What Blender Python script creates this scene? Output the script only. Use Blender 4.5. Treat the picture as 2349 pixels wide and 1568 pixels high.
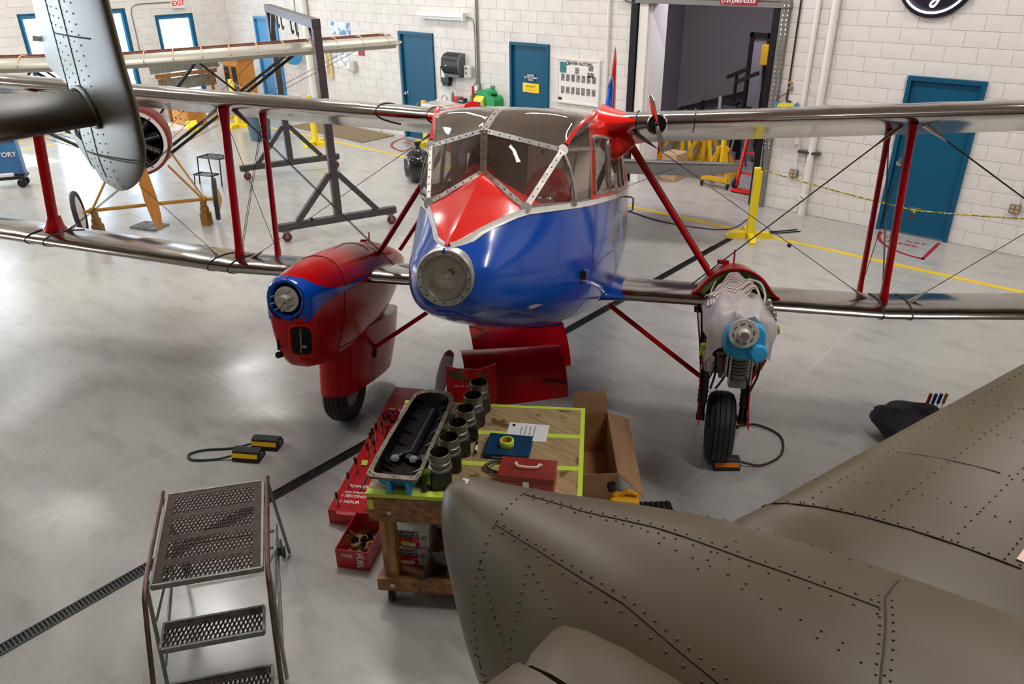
import bpy, bmesh, math, random
from mathutils import Vector, Matrix, Quaternion
random.seed(7)
for o in list(bpy.data.objects): bpy.data.objects.remove(o, do_unlink=True)
scene = bpy.context.scene
COL = scene.collection
pi = math.pi

# ---------------- camera (photo frame 2349 x 1568) ----------------
CAM_F, CAM_PITCH, CAM_ROLL, CAM_YAW, CAM_H = 1751.95, .4726, -.01303, -.71844, 3.850
_f = Vector((math.sin(CAM_YAW)*math.cos(CAM_PITCH), math.cos(CAM_YAW)*math.cos(CAM_PITCH), -math.sin(CAM_PITCH)))
_r0 = Vector((math.cos(CAM_YAW), -math.sin(CAM_YAW), 0)); _u0 = _r0.cross(_f)
_r = _r0*math.cos(CAM_ROLL) + _u0*math.sin(CAM_ROLL); _u = -_r0*math.sin(CAM_ROLL) + _u0*math.cos(CAM_ROLL)
cd = bpy.data.cameras.new('camera'); cam = bpy.data.objects.new('camera', cd); COL.objects.link(cam)
cd.sensor_fit = 'HORIZONTAL'; cd.sensor_width = 36.0; cd.lens = 36.0*CAM_F/2349.0; cd.clip_start = .05; cd.clip_end = 200
_m = Matrix.Identity(4)
for i in range(3): _m[i][0], _m[i][1], _m[i][2] = _r[i], _u[i], -_f[i]
_m[2][3] = CAM_H
cam.matrix_world = _m
scene.camera = cam

# ---------------- view, world, lights ----------------
vs = scene.view_settings
vs.view_transform = 'Standard'; vs.look = 'None'; vs.gamma = 1.0; vs.use_curve_mapping = False
vs.exposure = 0.1
world = bpy.data.worlds.new('daylight'); scene.world = world; world.use_nodes = True
bg = world.node_tree.nodes['Background']; bg.inputs[0].default_value = (.80, .91, 1.0, 1); bg.inputs[1].default_value = 6.0

def area(name, loc, rot, sx, sy, power, color):
    l = bpy.data.lights.new(name, 'AREA'); l.shape = 'RECTANGLE'; l.size = sx; l.size_y = sy; l.energy = power; l.color = color
    o = bpy.data.objects.new(name, l); COL.objects.link(o); o.location = loc; o.rotation_euler = rot; return o
sun = bpy.data.lights.new('sun', 'SUN'); sun.energy = 5; sun.angle = .01; sun.color = (1, .97, .9)
suno = bpy.data.objects.new('sun', sun); COL.objects.link(suno)
suno.rotation_euler = (Vector((-.629, -.135, .765))).to_track_quat('Z', 'Y').to_euler()   # daylight through the open bay door in the window wall
CEIL_Z = 7.2
LAMPS = [(x, y) for x in (-17.5, -11.5, -5.5, .5) for y in (4.2, 9.2)]+[(-17.5, -1.0), (-11.5, -1.0)]  # last two are extra lamps, added to brighten the left side and fin
STORE_LAMP = area('store_lamp_light', (-6.3, 13.6, 3.78), (0, .3, 0), .3, 1.1, 60, (.86, .80, 1.0))
for i, (x, y) in enumerate(LAMPS):
    area('ceiling_lamp_light', (x, y, CEIL_Z-.36), (0, 0, 0), 2.3, .34, 165, (1.0, .968, .93))

# ---------------- helpers ----------------
def tag(o, label=None, cat=None, group=None, kind=None):
    if label: o['label'] = label
    if cat: o['category'] = cat
    if group: o['group'] = group
    if kind: o['kind'] = kind
    return o
def thing(name, label, cat, loc=(0, 0, 0), rz=0, group=None):
    o = bpy.data.objects.new(name, None); COL.objects.link(o); o.empty_display_size = .1
    o.location = loc; o.rotation_euler = (0, 0, rz)
    return tag(o, label, cat, group)
V = Vector
def ortho(d):
    d = V(d).normalized(); x = d.cross(V((0, 0, 1)))
    if x.length < 1e-4: x = d.cross(V((0, 1, 0)))
    x.normalize(); return x, d.cross(x).normalized()
class MB:
    def __init__(s): s.v = []; s.f = []; s.mi = []; s.cur = 0
    def add(s, verts, faces):
        n = len(s.v); s.v += [tuple(p) for p in verts]; s.f += [tuple(i+n for i in f) for f in faces]; s.mi += [s.cur]*len(faces); return s
    def box(s, c, size, R=None, bev=0):
        hx, hy, hz = [k/2 for k in size]; R = R or Matrix.Identity(3); c = V(c)
        if bev <= 0:
            pts = [V((x, y, z)) for z in (-hz, hz) for x, y in ((-hx, -hy), (hx, -hy), (hx, hy), (-hx, hy))]
            return s.add([c+R@p for p in pts], [(3, 2, 1, 0), (4, 5, 6, 7), (0, 1, 5, 4), (1, 2, 6, 5), (2, 3, 7, 6), (3, 0, 4, 7)])
        b = min(bev, hx*.9, hy*.9, hz*.9)
        bm = bmesh.new(); bmesh.ops.create_cube(bm, size=1)
        for v in bm.verts: v.co = V((v.co.x*hx*2, v.co.y*hy*2, v.co.z*hz*2))
        bmesh.ops.bevel(bm, geom=bm.edges[:], offset=b, segments=2, affect='EDGES', profile=.5)
        s.bm(bm, R, c); return s
    def bm(s, bm, R=None, c=(0, 0, 0)):
        R = R or Matrix.Identity(3); c = V(c); bm.verts.index_update()
        s.add([c+R@v.co for v in bm.verts], [tuple(v.index for v in f.verts) for f in bm.faces]); bm.free()
    def bar(s, p0, p1, w, h, up=(0, 0, 1)):
        p0, p1 = V(p0), V(p1); d = (p1-p0).normalized(); x = d.cross(V(up))
        if x.length < 1e-4: x = d.cross(V((0, 1, 0)))
        x.normalize(); z = x.cross(d)
        R = Matrix((x, d, z)).transposed()
        return s.box((p0+p1)/2, (w, (p1-p0).length, h), R)
    def cyl(s, p0, p1, r0, r1=None, n=12, caps=True):
        r1 = r0 if r1 is None else r1; p0, p1 = V(p0), V(p1); x, y = ortho(p1-p0)
        vs_ = [p+(x*math.cos(2*pi*i/n)+y*math.sin(2*pi*i/n))*r for p, r in ((p0, r0), (p1, r1)) for i in range(n)]
        fs = [(i, (i+1) % n, n+(i+1) % n, n+i) for i in range(n)]
        if caps: fs += [tuple(range(n))[::-1], tuple(range(n, 2*n))]
        return s.add(vs_, fs)
    def tube(s, pts, r, n=8, closed=False):
        pts = [V(p) for p in pts]; N = len(pts); vs_ = []; px = None
        for k, p in enumerate(pts):
            a = pts[(k-1) % N] if (closed or k > 0) else p; b = pts[(k+1) % N] if (closed or k < N-1) else p
            d = (b-a).normalized()
            if px is None: x, y = ortho(d)
            else:
                x = (px - d*px.dot(d))
                if x.length < 1e-5: x, _ = ortho(d)
                x.normalize(); y = d.cross(x)
            px = x; rr = r[k] if isinstance(r, (list, tuple)) else r
            vs_ += [p+(x*math.cos(2*pi*i/n)+y*math.sin(2*pi*i/n))*rr for i in range(n)]
        fs = []; M_ = N if closed else N-1
        for k in range(M_):
            a, b = k*n, ((k+1) % N)*n
            fs += [(a+i, a+(i+1) % n, b+(i+1) % n, b+i) for i in range(n)]
        if not closed: fs += [tuple(range(n))[::-1], tuple(range((N-1)*n, N*n))]
        return s.add(vs_, fs)
    def loft(s, secs, closed=True, cap0=True, cap1=True):
        n = len(secs[0]); vs_ = [p for c in secs for p in c]; fs = []
        m = n if closed else n-1
        for k in range(len(secs)-1):
            a, b = k*n, (k+1)*n
            fs += [(a+i, a+(i+1) % n, b+(i+1) % n, b+i) for i in range(m)]
        if closed and cap0: fs.append(tuple(range(n))[::-1])
        if closed and cap1: fs.append(tuple(range((len(secs)-1)*n, len(secs)*n)))
        return s.add(vs_, fs)
    def lathe(s, prof, p0, axis, n=24, x=None, a0=0, a1=2*pi):
        """prof: (radius, distance along axis)"""
        p0 = V(p0); d = V(axis).normalized(); xx, yy = ortho(d)
        if x is not None: xx = V(x).normalized(); yy = d.cross(xx)
        full = abs(a1-a0-2*pi) < 1e-6; m = n if full else n+1
        secs = [[p0+d*h+(xx*math.cos(a0+(a1-a0)*i/n)+yy*math.sin(a0+(a1-a0)*i/n))*max(r, 1e-5) for i in range(m)] for r, h in prof]
        return s.loft(secs, closed=full, cap0=False, cap1=False)
    def extrude(s, poly, d, cap=True):
        """poly: list of 3-D points, d: extrusion vector"""
        d = V(d); n = len(poly); vs_ = [V(p) for p in poly]+[V(p)+d for p in poly]
        fs = [(i, (i+1) % n, n+(i+1) % n, n+i) for i in range(n)]
        if cap: fs += [tuple(range(n))[::-1], tuple(range(n, 2*n))]
        return s.add(vs_, fs)
    def sheet(s, rows, th=0):
        """grid of points -> surface, solid if th"""
        m, n = len(rows), len(rows[0])
        if not th:
            return s.add([p for r_ in rows for p in r_], [(i*n+j, i*n+j+1, (i+1)*n+j+1, (i+1)*n+j) for i in range(m-1) for j in range(n-1)])
        top = [[V(p) for p in r_] for r_ in rows]; bot = []
        for i in range(m):
            br = []
            for j in range(n):
                du = top[min(i+1, m-1)][j]-top[max(i-1, 0)][j]; dv = top[i][min(j+1, n-1)]-top[i][max(j-1, 0)]
                nn = du.cross(dv)
                nn = nn.normalized() if nn.length > 1e-9 else V((0, 0, 1))
                br.append(top[i][j]-nn*th)
            bot.append(br)
        N = m*n; F = [(i*n+j, i*n+j+1, (i+1)*n+j+1, (i+1)*n+j) for i in range(m-1) for j in range(n-1)]
        F2 = [tuple(k+N for k in f[::-1]) for f in F]; S = []
        ring = [j for j in range(n)]+[i*n+n-1 for i in range(1, m)]+[(m-1)*n+j for j in range(n-2, -1, -1)]+[i*n for i in range(m-2, 0, -1)]
        for k in range(len(ring)):
            a, b = ring[k], ring[(k+1) % len(ring)]; S.append((b, a, a+N, b+N))
        return s.add([p for r_ in top for p in r_]+[p for r_ in bot for p in r_], F+F2+S)
    def sphere(s, c, r, n=12, m=8, sc=(1, 1, 1)):
        c = V(c); secs = []
        for k in range(m+1):
            t = -pi/2+pi*k/m
            secs.append([c+V((math.cos(t)*math.cos(2*pi*i/n)*r*sc[0], math.cos(t)*math.sin(2*pi*i/n)*r*sc[1], math.sin(t)*r*sc[2])) for i in range(n)])
        return s.loft(secs)
    def build(s, name, mat, parent=None, smooth=False, sharp=40, origin=None):
        me = bpy.data.meshes.new(name)
        off = V((0, 0, 0))
        p = parent
        while p is not None: off += p.location; p = p.parent
        if origin is not None: off = V(origin)
        me.from_pydata([(x-off.x, y-off.y, z-off.z) for x, y, z in s.v], [], s.f)
        mats = mat if isinstance(mat, (list, tuple)) else [mat]
        for m_ in mats: me.materials.append(m_)
        if len(mats) > 1:
            for i, k in enumerate(s.mi): me.polygons[i].material_index = k
        bm = bmesh.new(); bm.from_mesh(me)
        bmesh.ops.remove_doubles(bm, verts=bm.verts, dist=1e-5)
        bmesh.ops.recalc_face_normals(bm, faces=bm.faces)
        if smooth:
            for f in bm.faces: f.smooth = True
            for e in bm.edges:
                if len(e.link_faces) == 2 and e.calc_face_angle(0) > math.radians(sharp): e.smooth = False
        bm.to_mesh(me); bm.free(); me.update()
        o = bpy.data.objects.new(name, me); COL.objects.link(o)
        if origin is not None: o.location = origin
        if parent is not None: o.parent = parent
        return o
def copy_tree(o, parent=None):
    c = o.copy(); COL.objects.link(c); c.parent = parent
    if parent is not None and 'category' in c.keys(): del c['category']
    for ch in o.children: copy_tree(ch, c)
    return c
def lerp(a, b, t): return a+(b-a)*t
def table(tb):
    """monotone-ish cubic interpolation over (x, y) pairs"""
    tb = sorted(tb); xs = [t[0] for t in tb]; ys = [t[1] for t in tb]; n = len(xs)
    d = [(ys[i+1]-ys[i])/(xs[i+1]-xs[i]) for i in range(n-1)]
    m = [d[0]]+[0 if d[i-1]*d[i] <= 0 else 2*d[i-1]*d[i]/(d[i-1]+d[i]) for i in range(1, n-1)]+[d[-1]]
    def f(x):
        if x <= xs[0]: return ys[0]
        if x >= xs[-1]: return ys[-1]
        i = max(k for k in range(n-1) if xs[k] <= x); h = xs[i+1]-xs[i]; t = (x-xs[i])/h
        return ys[i]*(1+2*t)*(1-t)**2+m[i]*h*t*(1-t)**2+ys[i+1]*t*t*(3-2*t)+m[i+1]*h*t*t*(t-1)
    return f
def bez(pts, n=24):
    """Catmull-Rom through points"""
    P = [V(p) for p in pts]; P = [P[0]*2-P[1]]+P+[P[-1]*2-P[-2]]; out = []
    for i in range(1, len(P)-2):
        for k in range(n):
            t = k/n; a, b, c, d = P[i-1:i+3]
            out.append(.5*((2*b)+(c-a)*t+(2*a-5*b+4*c-d)*t*t+(3*b-a-3*c+d)*t**3))
    out.append(P[-2]); return out
_textmesh = {}
def text(txt, mat, size, loc, xdir, ydir, parent=None, name='lettering', align='CENTER', depth=.001, spacing=1.0, shear=0, sx=1.0, bold=0.0):
    cu = bpy.data.curves.new(name, 'FONT'); cu.body = txt; cu.size = size; cu.align_x = align; cu.align_y = 'CENTER'; cu.extrude = depth; cu.space_character = spacing; cu.shear = shear; cu.offset = bold; cu.resolution_u = 3
    o = bpy.data.objects.new(name, cu); COL.objects.link(o)
    me = bpy.data.meshes.new_from_object(o.evaluated_get(bpy.context.evaluated_depsgraph_get()))
    bpy.data.objects.remove(o, do_unlink=True)
    x = V(xdir).normalized(); y = (V(ydir)-x*V(ydir).dot(x)).normalized(); z = x.cross(y); loc = V(loc)
    off = V((0, 0, 0)); p = parent
    while p is not None: off += p.location; p = p.parent
    for v in me.vertices: v.co = loc+x*v.co.x*sx+y*v.co.y+z*v.co.z-off
    me.materials.clear(); me.materials.append(mat)
    o = bpy.data.objects.new(name, me); COL.objects.link(o)
    if parent is not None: o.parent = parent
    return o

# ---------------- materials ----------------
def srgb(h):
    if isinstance(h, str):
        h = h.lstrip('#'); c = [int(h[i:i+2], 16)/255 for i in (0, 2, 4)]
    else: c = h
    return tuple(((x/12.92) if x <= .04045 else ((x+.055)/1.055)**2.4) for x in c)+(1,)
def mat(name, col, rough=.5, metal=0, coat=0, col2=None, nscale=6, bump=0, bscale=30, spec=.5, detail=4, stretch=None, emit=0, contrast=(.35, .65)):
    m = bpy.data.materials.new(name); m.use_nodes = True; nt = m.node_tree; b = nt.nodes['Principled BSDF']
    b.inputs['Base Color'].default_value = srgb(col); b.inputs['Roughness'].default_value = rough; b.inputs['Metallic'].default_value = metal
    b.inputs['Specular IOR Level'].default_value = spec
    b.inputs['Coat Weight'].default_value = coat; b.inputs['Coat Roughness'].default_value = .06
    tc = None
    if col2 is not None or bump:
        tc = nt.nodes.new('ShaderNodeTexCoord'); src = tc.outputs['Object']
        if stretch:
            mp = nt.nodes.new('ShaderNodeMapping'); mp.inputs['Scale'].default_value = stretch; nt.links.new(src, mp.inputs[0]); src = mp.outputs[0]
    if col2 is not None:
        nz = nt.nodes.new('ShaderNodeTexNoise'); nz.inputs['Scale'].default_value = nscale; nz.inputs['Detail'].default_value = detail
        nt.links.new(src, nz.inputs['Vector'])
        r_ = nt.nodes.new('ShaderNodeValToRGB'); r_.color_ramp.elements[0].position, r_.color_ramp.elements[1].position = contrast
        r_.color_ramp.elements[0].color = srgb(col); r_.color_ramp.elements[1].color = srgb(col2)
        nt.links.new(nz.outputs['Fac'], r_.inputs[0]); nt.links.new(r_.outputs[0], b.inputs['Base Color'])
    if bump:
        n2 = nt.nodes.new('ShaderNodeTexNoise'); n2.inputs['Scale'].default_value = bscale; nt.links.new(src, n2.inputs['Vector'])
        bp = nt.nodes.new('ShaderNodeBump'); bp.inputs['Strength'].default_value = bump; bp.inputs['Distance'].default_value = .01
        nt.links.new(n2.outputs['Fac'], bp.inputs['Height']); nt.links.new(bp.outputs[0], b.inputs['Normal'])
    if emit:
        b.inputs['Emission Color'].default_value = srgb(col); b.inputs['Emission Strength'].default_value = emit
    return m
def glass(name, tint, ior=1.45, rough=.02, haze=0, hcol='#ffffff'):
    m = bpy.data.materials.new(name); m.use_nodes = True; nt = m.node_tree; nt.nodes.clear()
    out = nt.nodes.new('ShaderNodeOutputMaterial'); mx = nt.nodes.new('ShaderNodeMixShader'); tr = nt.nodes.new('ShaderNodeBsdfTransparent'); gl = nt.nodes.new('ShaderNodeBsdfGlossy')
    fr = nt.nodes.new('ShaderNodeFresnel'); fr.inputs[0].default_value = ior
    tr.inputs[0].default_value = srgb(tint); gl.inputs['Roughness'].default_value = rough; gl.inputs['Color'].default_value = (1, 1, 1, 1)
    ge = nt.nodes.new('ShaderNodeNewGeometry'); sb = nt.nodes.new('ShaderNodeMath'); sb.operation = 'SUBTRACT'; sb.inputs[0].default_value = 1.0; nt.links.new(ge.outputs['Backfacing'], sb.inputs[1]); ml = nt.nodes.new('ShaderNodeMath'); ml.operation = 'MULTIPLY'; nt.links.new(fr.outputs[0], ml.inputs[0]); nt.links.new(sb.outputs[0], ml.inputs[1])   # one reflecting face per thin pane
    body = tr.outputs[0]
    if haze:   # milky perspex
        df = nt.nodes.new('ShaderNodeBsdfDiffuse'); df.inputs[0].default_value = srgb(hcol); tl = nt.nodes.new('ShaderNodeBsdfTranslucent'); tl.inputs[0].default_value = srgb(hcol)
        m1 = nt.nodes.new('ShaderNodeMixShader'); m1.inputs[0].default_value = .4; nt.links.new(df.outputs[0], m1.inputs[1]); nt.links.new(tl.outputs[0], m1.inputs[2])
        m2 = nt.nodes.new('ShaderNodeMixShader'); m2.inputs[0].default_value = haze; nt.links.new(tr.outputs[0], m2.inputs[1]); nt.links.new(m1.outputs[0], m2.inputs[2]); body = m2.outputs[0]
    nt.links.new(ml.outputs[0], mx.inputs[0]); nt.links.new(body, mx.inputs[1]); nt.links.new(gl.outputs[0], mx.inputs[2]); nt.links.new(mx.outputs[0], out.inputs[0])
    return m
M = {}
M['silver'] = mat('silver dope', '#948e88', .17, 1.0, bump=.05, bscale=5)
M['silver2'] = mat('dull silver fabric', '#a3a194', .42, .35, bump=.03, bscale=6)
M['silver3'] = mat('grey silver tail fabric', '#6d6a66', .38, .45)
M['chrome'] = mat('polished metal', '#d8d6d4', .08, 1.0)
M['alu'] = mat('brushed aluminium', '#c9c5c0', .34, .85, col2='#a9a49e', nscale=18)
M['red'] = mat('gloss red paint', '#b80008', .24, 0, coat=.08, spec=.28)
M['redcab'] = mat('gloss bright red paint', '#dc1a12', .2, 0, coat=.15, spec=.32)
M['blue'] = mat('gloss blue paint', '#0448ac', .16, 0, coat=.18, spec=.34)
M['white'] = mat('white paint', '#e8e4de', .3, 0, coat=.3)
M['olive'] = mat('olive drab paint', '#544a37', .42, 0, spec=.32, col2='#4a3d29', nscale=1.6, bump=.04, bscale=3)
M['olivegrey'] = mat('grey blue underside paint', '#93a2a2', .36, .1, col2='#a3b0ae', nscale=3, bump=.04, bscale=4)
M['rivet'] = mat('painted rivet', '#463f31', .4)
M['seam'] = mat('dark panel gap', '#352d22', .7)
M['black'] = mat('black plastic', '#161616', .42)
M['rubber'] = mat('black rubber', '#1d1d1f', .6, col2='#2a2a2b', nscale=30)
M['grease'] = mat('oily black metal', '#171312', .22, .4, col2='#2a2420', nscale=14)
M['steel'] = mat('bare dark steel', '#4a4746', .42, .55, col2='#5d5957', nscale=10, stretch=(1, 1, 6))
M['grey'] = mat('grey metal', '#85837f', .45, .4)
M['grating'] = mat('rusty steel grating', '#2d211b', .55, .4, col2='#46362d', nscale=25)
M['galv'] = mat('galvanised steel', '#767a74', .45, .5, col2='#8b8d86', nscale=12)
M['wood'] = mat('weathered pine', '#8d7a58', .6, col2='#6f5c3f', nscale=3, stretch=(1, 14, 14), bump=.1, bscale=20, detail=6)
M['woodside'] = mat('stained lumber', '#a07040', .55, col2='#6d4726', nscale=3, stretch=(1, 10, 10), detail=6)
M['woodleg'] = mat('varnished pine post', '#b0843f', .45, col2='#7d521f', nscale=4, stretch=(9, 9, 1), detail=6)
M['propwood'] = mat('golden varnished wood', '#c98a36', .3, coat=.6, col2='#b87527', nscale=5, stretch=(8, 8, 1))
M['tape'] = mat('lime masking tape', '#c9e04a', .6)
M['card'] = mat('brown cardboard', '#b08a66', .8, col2='#a27b58', nscale=5)
M['card_in'] = mat('inner cardboard', '#a5774a', .85)
M['boxred'] = mat('red printed carton', '#b5171f', .35, coat=.2)
M['carton'] = mat('grey printed carton', '#c3c1c0', .5)
M['yellow'] = mat('safety yellow paint', '#f0d310', .42, coat=.2)
M['doorblue'] = mat('teal blue door paint', '#075274', .42, spec=.3)
M['bluepale'] = mat('light blue door paint', '#3f8fc6', .4)
M['wall'] = mat('painted white block', '#e2dfdc', .62, col2='#d9d6d2', nscale=3, bump=.06, bscale=60)
M['mortar'] = mat('painted mortar joint', '#d8d5d1', .8)
M['plaster'] = mat('grey plaster', '#8f8c8e', .8, col2='#85828a', nscale=1)
M['ceiling'] = mat('beige ceiling', '#cfc6ba', .9)
M['wallfar'] = mat('beige far wall', '#bdb3a6', .9)
M['paper'] = mat('white paper', '#e9e6e6', .7)
M['ink'] = mat('black ink', '#202024', .6)
M['lime'] = mat('lime green plastic', '#a9c51e', .5)
M['cyan'] = mat('bright blue tape', '#1f8fc6', .5, col2='#2a9bd2', nscale=9)
M['green'] = mat('green zinc primer', '#5d6b35', .45, .1, col2='#6d7a3f', nscale=8)
M['beige'] = mat('cream lining', '#ece4d8', .7)
M['maroon'] = mat('maroon paint', '#9a1830', .5)
M['lamp'] = mat('lit lamp diffuser', '#fff2dc', .5, emit=6)
M['bag'] = mat('black plastic bag', '#17171a', .16, 0, coat=.8, bump=.5, bscale=9)
M['plasticsheet'] = mat('milky plastic sheet', '#b8b0ac', .4, col2='#a8a0a4', nscale=6)
M['rope'] = mat('yellow black rope', '#c9c23a', .8, col2='#3d3d18', nscale=60, contrast=(.48, .52))
M['glass'] = glass('clear perspex', '#f6f3ef', 1.45, .02, .05, '#cfc6bc')
M['smoke'] = glass('smoked roof perspex', '#efeae2', 1.8, .03, .26, '#a3978a')
M['pane'] = glass('window pane', '#f4f8ff')
M['lens'] = glass('clear lens', '#fbfbfb', 1.5, .01)
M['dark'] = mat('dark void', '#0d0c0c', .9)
# =====================================================================  THE ROOM
WY = 12.131; WX = -20.9; CO = .2032; BL = .4064; X0 = -4.3906
def struct(mb, name, m, parent=None, **k):
    o = mb.build(name, m, parent, **k)
    if parent is None: o['kind'] = 'structure'
    return o
# floor: glossy painted concrete with saw joints, scuffs and faint stains
def floor_mat():
    m = bpy.data.materials.new('painted concrete floor'); m.use_nodes = True; nt = m.node_tree; b = nt.nodes['Principled BSDF']; L = nt.links.new
    tc = nt.nodes.new('ShaderNodeTexCoord'); P = tc.outputs['Object']
    def noise(sc, det, st=(1, 1, 1)):
        mp = nt.nodes.new('ShaderNodeMapping'); mp.inputs['Scale'].default_value = st; L(P, mp.inputs[0])
        n = nt.nodes.new('ShaderNodeTexNoise'); n.inputs['Scale'].default_value = sc; n.inputs['Detail'].default_value = det; L(mp.outputs[0], n.inputs['Vector']); return n.outputs['Fac']
    def ramp(src, p0, c0, p1, c1):
        r = nt.nodes.new('ShaderNodeValToRGB'); e = r.color_ramp.elements; e[0].position, e[1].position = p0, p1; e[0].color, e[1].color = c0, c1; L(src, r.inputs[0]); return r.outputs[0]
    base = ramp(noise(.35, 3), .35, srgb('#a5a4a0'), .65, srgb('#aeaca8'))
    def mix(a, bc, fac, mode='MULTIPLY'):
        x = nt.nodes.new('ShaderNodeMix'); x.data_type = 'RGBA'; x.blend_type = mode
        if hasattr(fac, 'node'): L(fac, x.inputs['Factor'])
        else: x.inputs['Factor'].default_value = fac
        L(a, x.inputs['A'])
        if hasattr(bc, 'node'): L(bc, x.inputs['B'])
        else: x.inputs['B'].default_value = bc
        return x.outputs['Result']
    # scuffs and drips
    sc = ramp(noise(2.2, 10, (1, 2.5, 1)), .5, (0, 0, 0, 1), .95, (.55, .55, .55, 1))
    base = mix(base, srgb('#8b8681'), sc)
    sp = ramp(noise(26, 3), .765, (0, 0, 0, 1), .80, (1, 1, 1, 1))
    base = mix(base, srgb('#6d6864'), sp)
    # saw joints: thin lines every 3.2 m in x and y
    sep = nt.nodes.new('ShaderNodeSeparateXYZ'); L(P, sep.inputs[0])
    def line(sock, off, step, w):
        a = nt.nodes.new('ShaderNodeMath'); a.operation = 'ADD'; a.inputs[1].default_value = off; L(sock, a.inputs[0])
        md = nt.nodes.new('ShaderNodeMath'); md.operation = 'PINGPONG'; md.inputs[1].default_value = step/2; L(a.outputs[0], md.inputs[0])
        lt = nt.nodes.new('ShaderNodeMath'); lt.operation = 'LESS_THAN'; lt.inputs[1].default_value = w; L(md.outputs[0], lt.inputs[0]); return lt.outputs[0]
    j1 = line(sep.outputs[0], 2.2+3.66*20, 3.66, .006); j2 = line(sep.outputs[1], .55+3.66*20, 3.66, .006)
    mx = nt.nodes.new('ShaderNodeMath'); mx.operation = 'MAXIMUM'; L(j1, mx.inputs[0]); L(j2, mx.inputs[1])
    hf = nt.nodes.new('ShaderNodeMath'); hf.operation = 'MULTIPLY'; hf.inputs[1].default_value = .45; L(mx.outputs[0], hf.inputs[0])
    base = mix(base, srgb('#c9c6c2'), hf.outputs[0], 'MIX')
    L(base, b.inputs['Base Color'])
    rr = ramp(noise(1.1, 5), .3, (.2, .2, .2, 1), .7, (.32, .32, .32, 1)); L(rr, b.inputs['Roughness'])
    b.inputs['Specular IOR Level'].default_value = .62
    bp = nt.nodes.new('ShaderNodeBump'); bp.inputs['Strength'].default_value = .05; bp.inputs['Distance'].default_value = .01
    L(noise(1.6, 4), bp.inputs['Height']); L(bp.outputs[0], b.inputs['Normal'])
    return m
M['floor'] = floor_mat()
mb = MB(); mb.box((-6.2, 6.0, -.1), (31.4, 32.0, .2)); struct(mb, 'floor', M['floor'])
mb = MB(); mb.box((-6.2, 2.5, CEIL_Z+.1), (31.4, 20.5, .2)); struct(mb, 'ceiling', M['ceiling'])
mb = MB(); mb.box((-6.2, -7.6, CEIL_Z/2), (31.4, .2, CEIL_Z)); struct(mb, 'wall_front', M['wallfar'])
mb = MB(); mb.box((8.9, 2.2, CEIL_Z/2), (.2, 20.0, CEIL_Z)); struct(mb, 'wall_right', M['wallfar'])
for (x, y) in LAMPS:  # includes housings for the two added front-left fill lamps
    t = thing('ceiling_light', 'long white fluorescent ceiling fixture hung above the hangar floor', 'ceiling light', (x, y, CEIL_Z), group='hangar ceiling lights')
    MB().box((x, y, CEIL_Z-.29), (2.4, .4, .10), bev=.01).build('housing', M['white'], t)
    for k in (-1, 1): MB().cyl((x+k, y, CEIL_Z-.24), (x+k, y, CEIL_Z), .006).build('hanger', M['steel'], t)

# back wall with openings ------------------------------------------------
OPEN = [(-3.145, -2.155, 2.235), (-7.40, -5.10, 3.05), (-10.545, -9.56, 2.27), (-13.80, -12.73, 2.31), (-19.55, -18.50, 2.40)]
def wall_panels(mb, x0, x1, ztop, openings, mk):
    xs = sorted([x0, x1]+[e for o in openings for e in o[:2]])
    for a, b in zip(xs[:-1], xs[1:]):
        mid = (a+b)/2; z0 = 0
        for o in openings:
            if o[0] < mid < o[1]: z0 = o[2]
        if z0 < ztop: mk(mb, a, b, z0, ztop)
mb = MB()
wall_panels(mb, WX, 9.0, CEIL_Z, OPEN, lambda m_, a, b, z0, z1: m_.box(((a+b)/2, WY+.104, (z0+z1)/2), (b-a, .2, z1-z0)))
wall_back = struct(mb, 'wall_back', M['mortar'])
cells = []
NC = 17
for n in range(NC):
    z0, z1 = n*CO, (n+1)*CO; par = 0 if (14-n) % 2 == 0 else BL/2
    k = math.floor((WX-X0-par)/BL)
    while True:
        a = X0+par+k*BL; b = a+BL; k += 1
        if a > .2: break
        a = max(a, WX)
        if b-a < .03: continue
        segs = [(a, b)]; zz0 = z0
        for o in OPEN:
            if z0 >= o[2]-.004: continue
            if z1 > o[2]+.02 and b > o[0] and a < o[1]:   # lintel row: cut from below
                if a >= o[0]-.001 and b <= o[1]+.001: zz0 = max(z0, o[2]); continue
            new = []
            for s_ in segs:
                if s_[1] <= o[0] or s_[0] >= o[1]: new.append(s_)
                else:
                    if s_[0] < o[0]-.03: new.append((s_[0], o[0]))
                    if s_[1] > o[1]+.03: new.append((o[1], s_[1]))
            segs = new
        for s_ in segs: cells.append((s_[0], s_[1], zz0, z1))
def block_geo(w, h):
    g = .003; c = .003; hx, hz = w/2-g, h/2-g; y0, y1 = .008, 0
    v = [(-hx, y0, -hz), (hx, y0, -hz), (hx, y0, hz), (-hx, y0, hz), (-hx+c, y1, -hz+c), (hx-c, y1, -hz+c), (hx-c, y1, hz-c), (-hx+c, y1, hz-c)]
    return v, [(7, 6, 5, 4), (0, 1, 5, 4), (1, 2, 6, 5), (2, 3, 7, 6), (3, 0, 4, 7)]
cells.sort(key=lambda c: -(c[0]+c[1]))
meshes = {}
rest = MB()
for i, (a, b, z0, z1) in enumerate(cells):
    w, h = round(b-a, 3), round(z1-z0, 3); cx, cz = (a+b)/2, (z0+z1)/2
    v, f = block_geo(w, h)
    if i < 300:
        key = (w, h)
        if key not in meshes:
            me = bpy.data.meshes.new('block'); me.from_pydata(v, [], f); me.materials.append(M['wall']); meshes[key] = me
        o = bpy.data.objects.new('block', meshes[key]); COL.objects.link(o); o.location = (cx, WY-.003+random.uniform(-.0008, .0008), cz); o.parent = wall_back
    else:
        rest.add([(cx+x, WY-.003+y, cz+z) for x, y, z in v], f)
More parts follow.
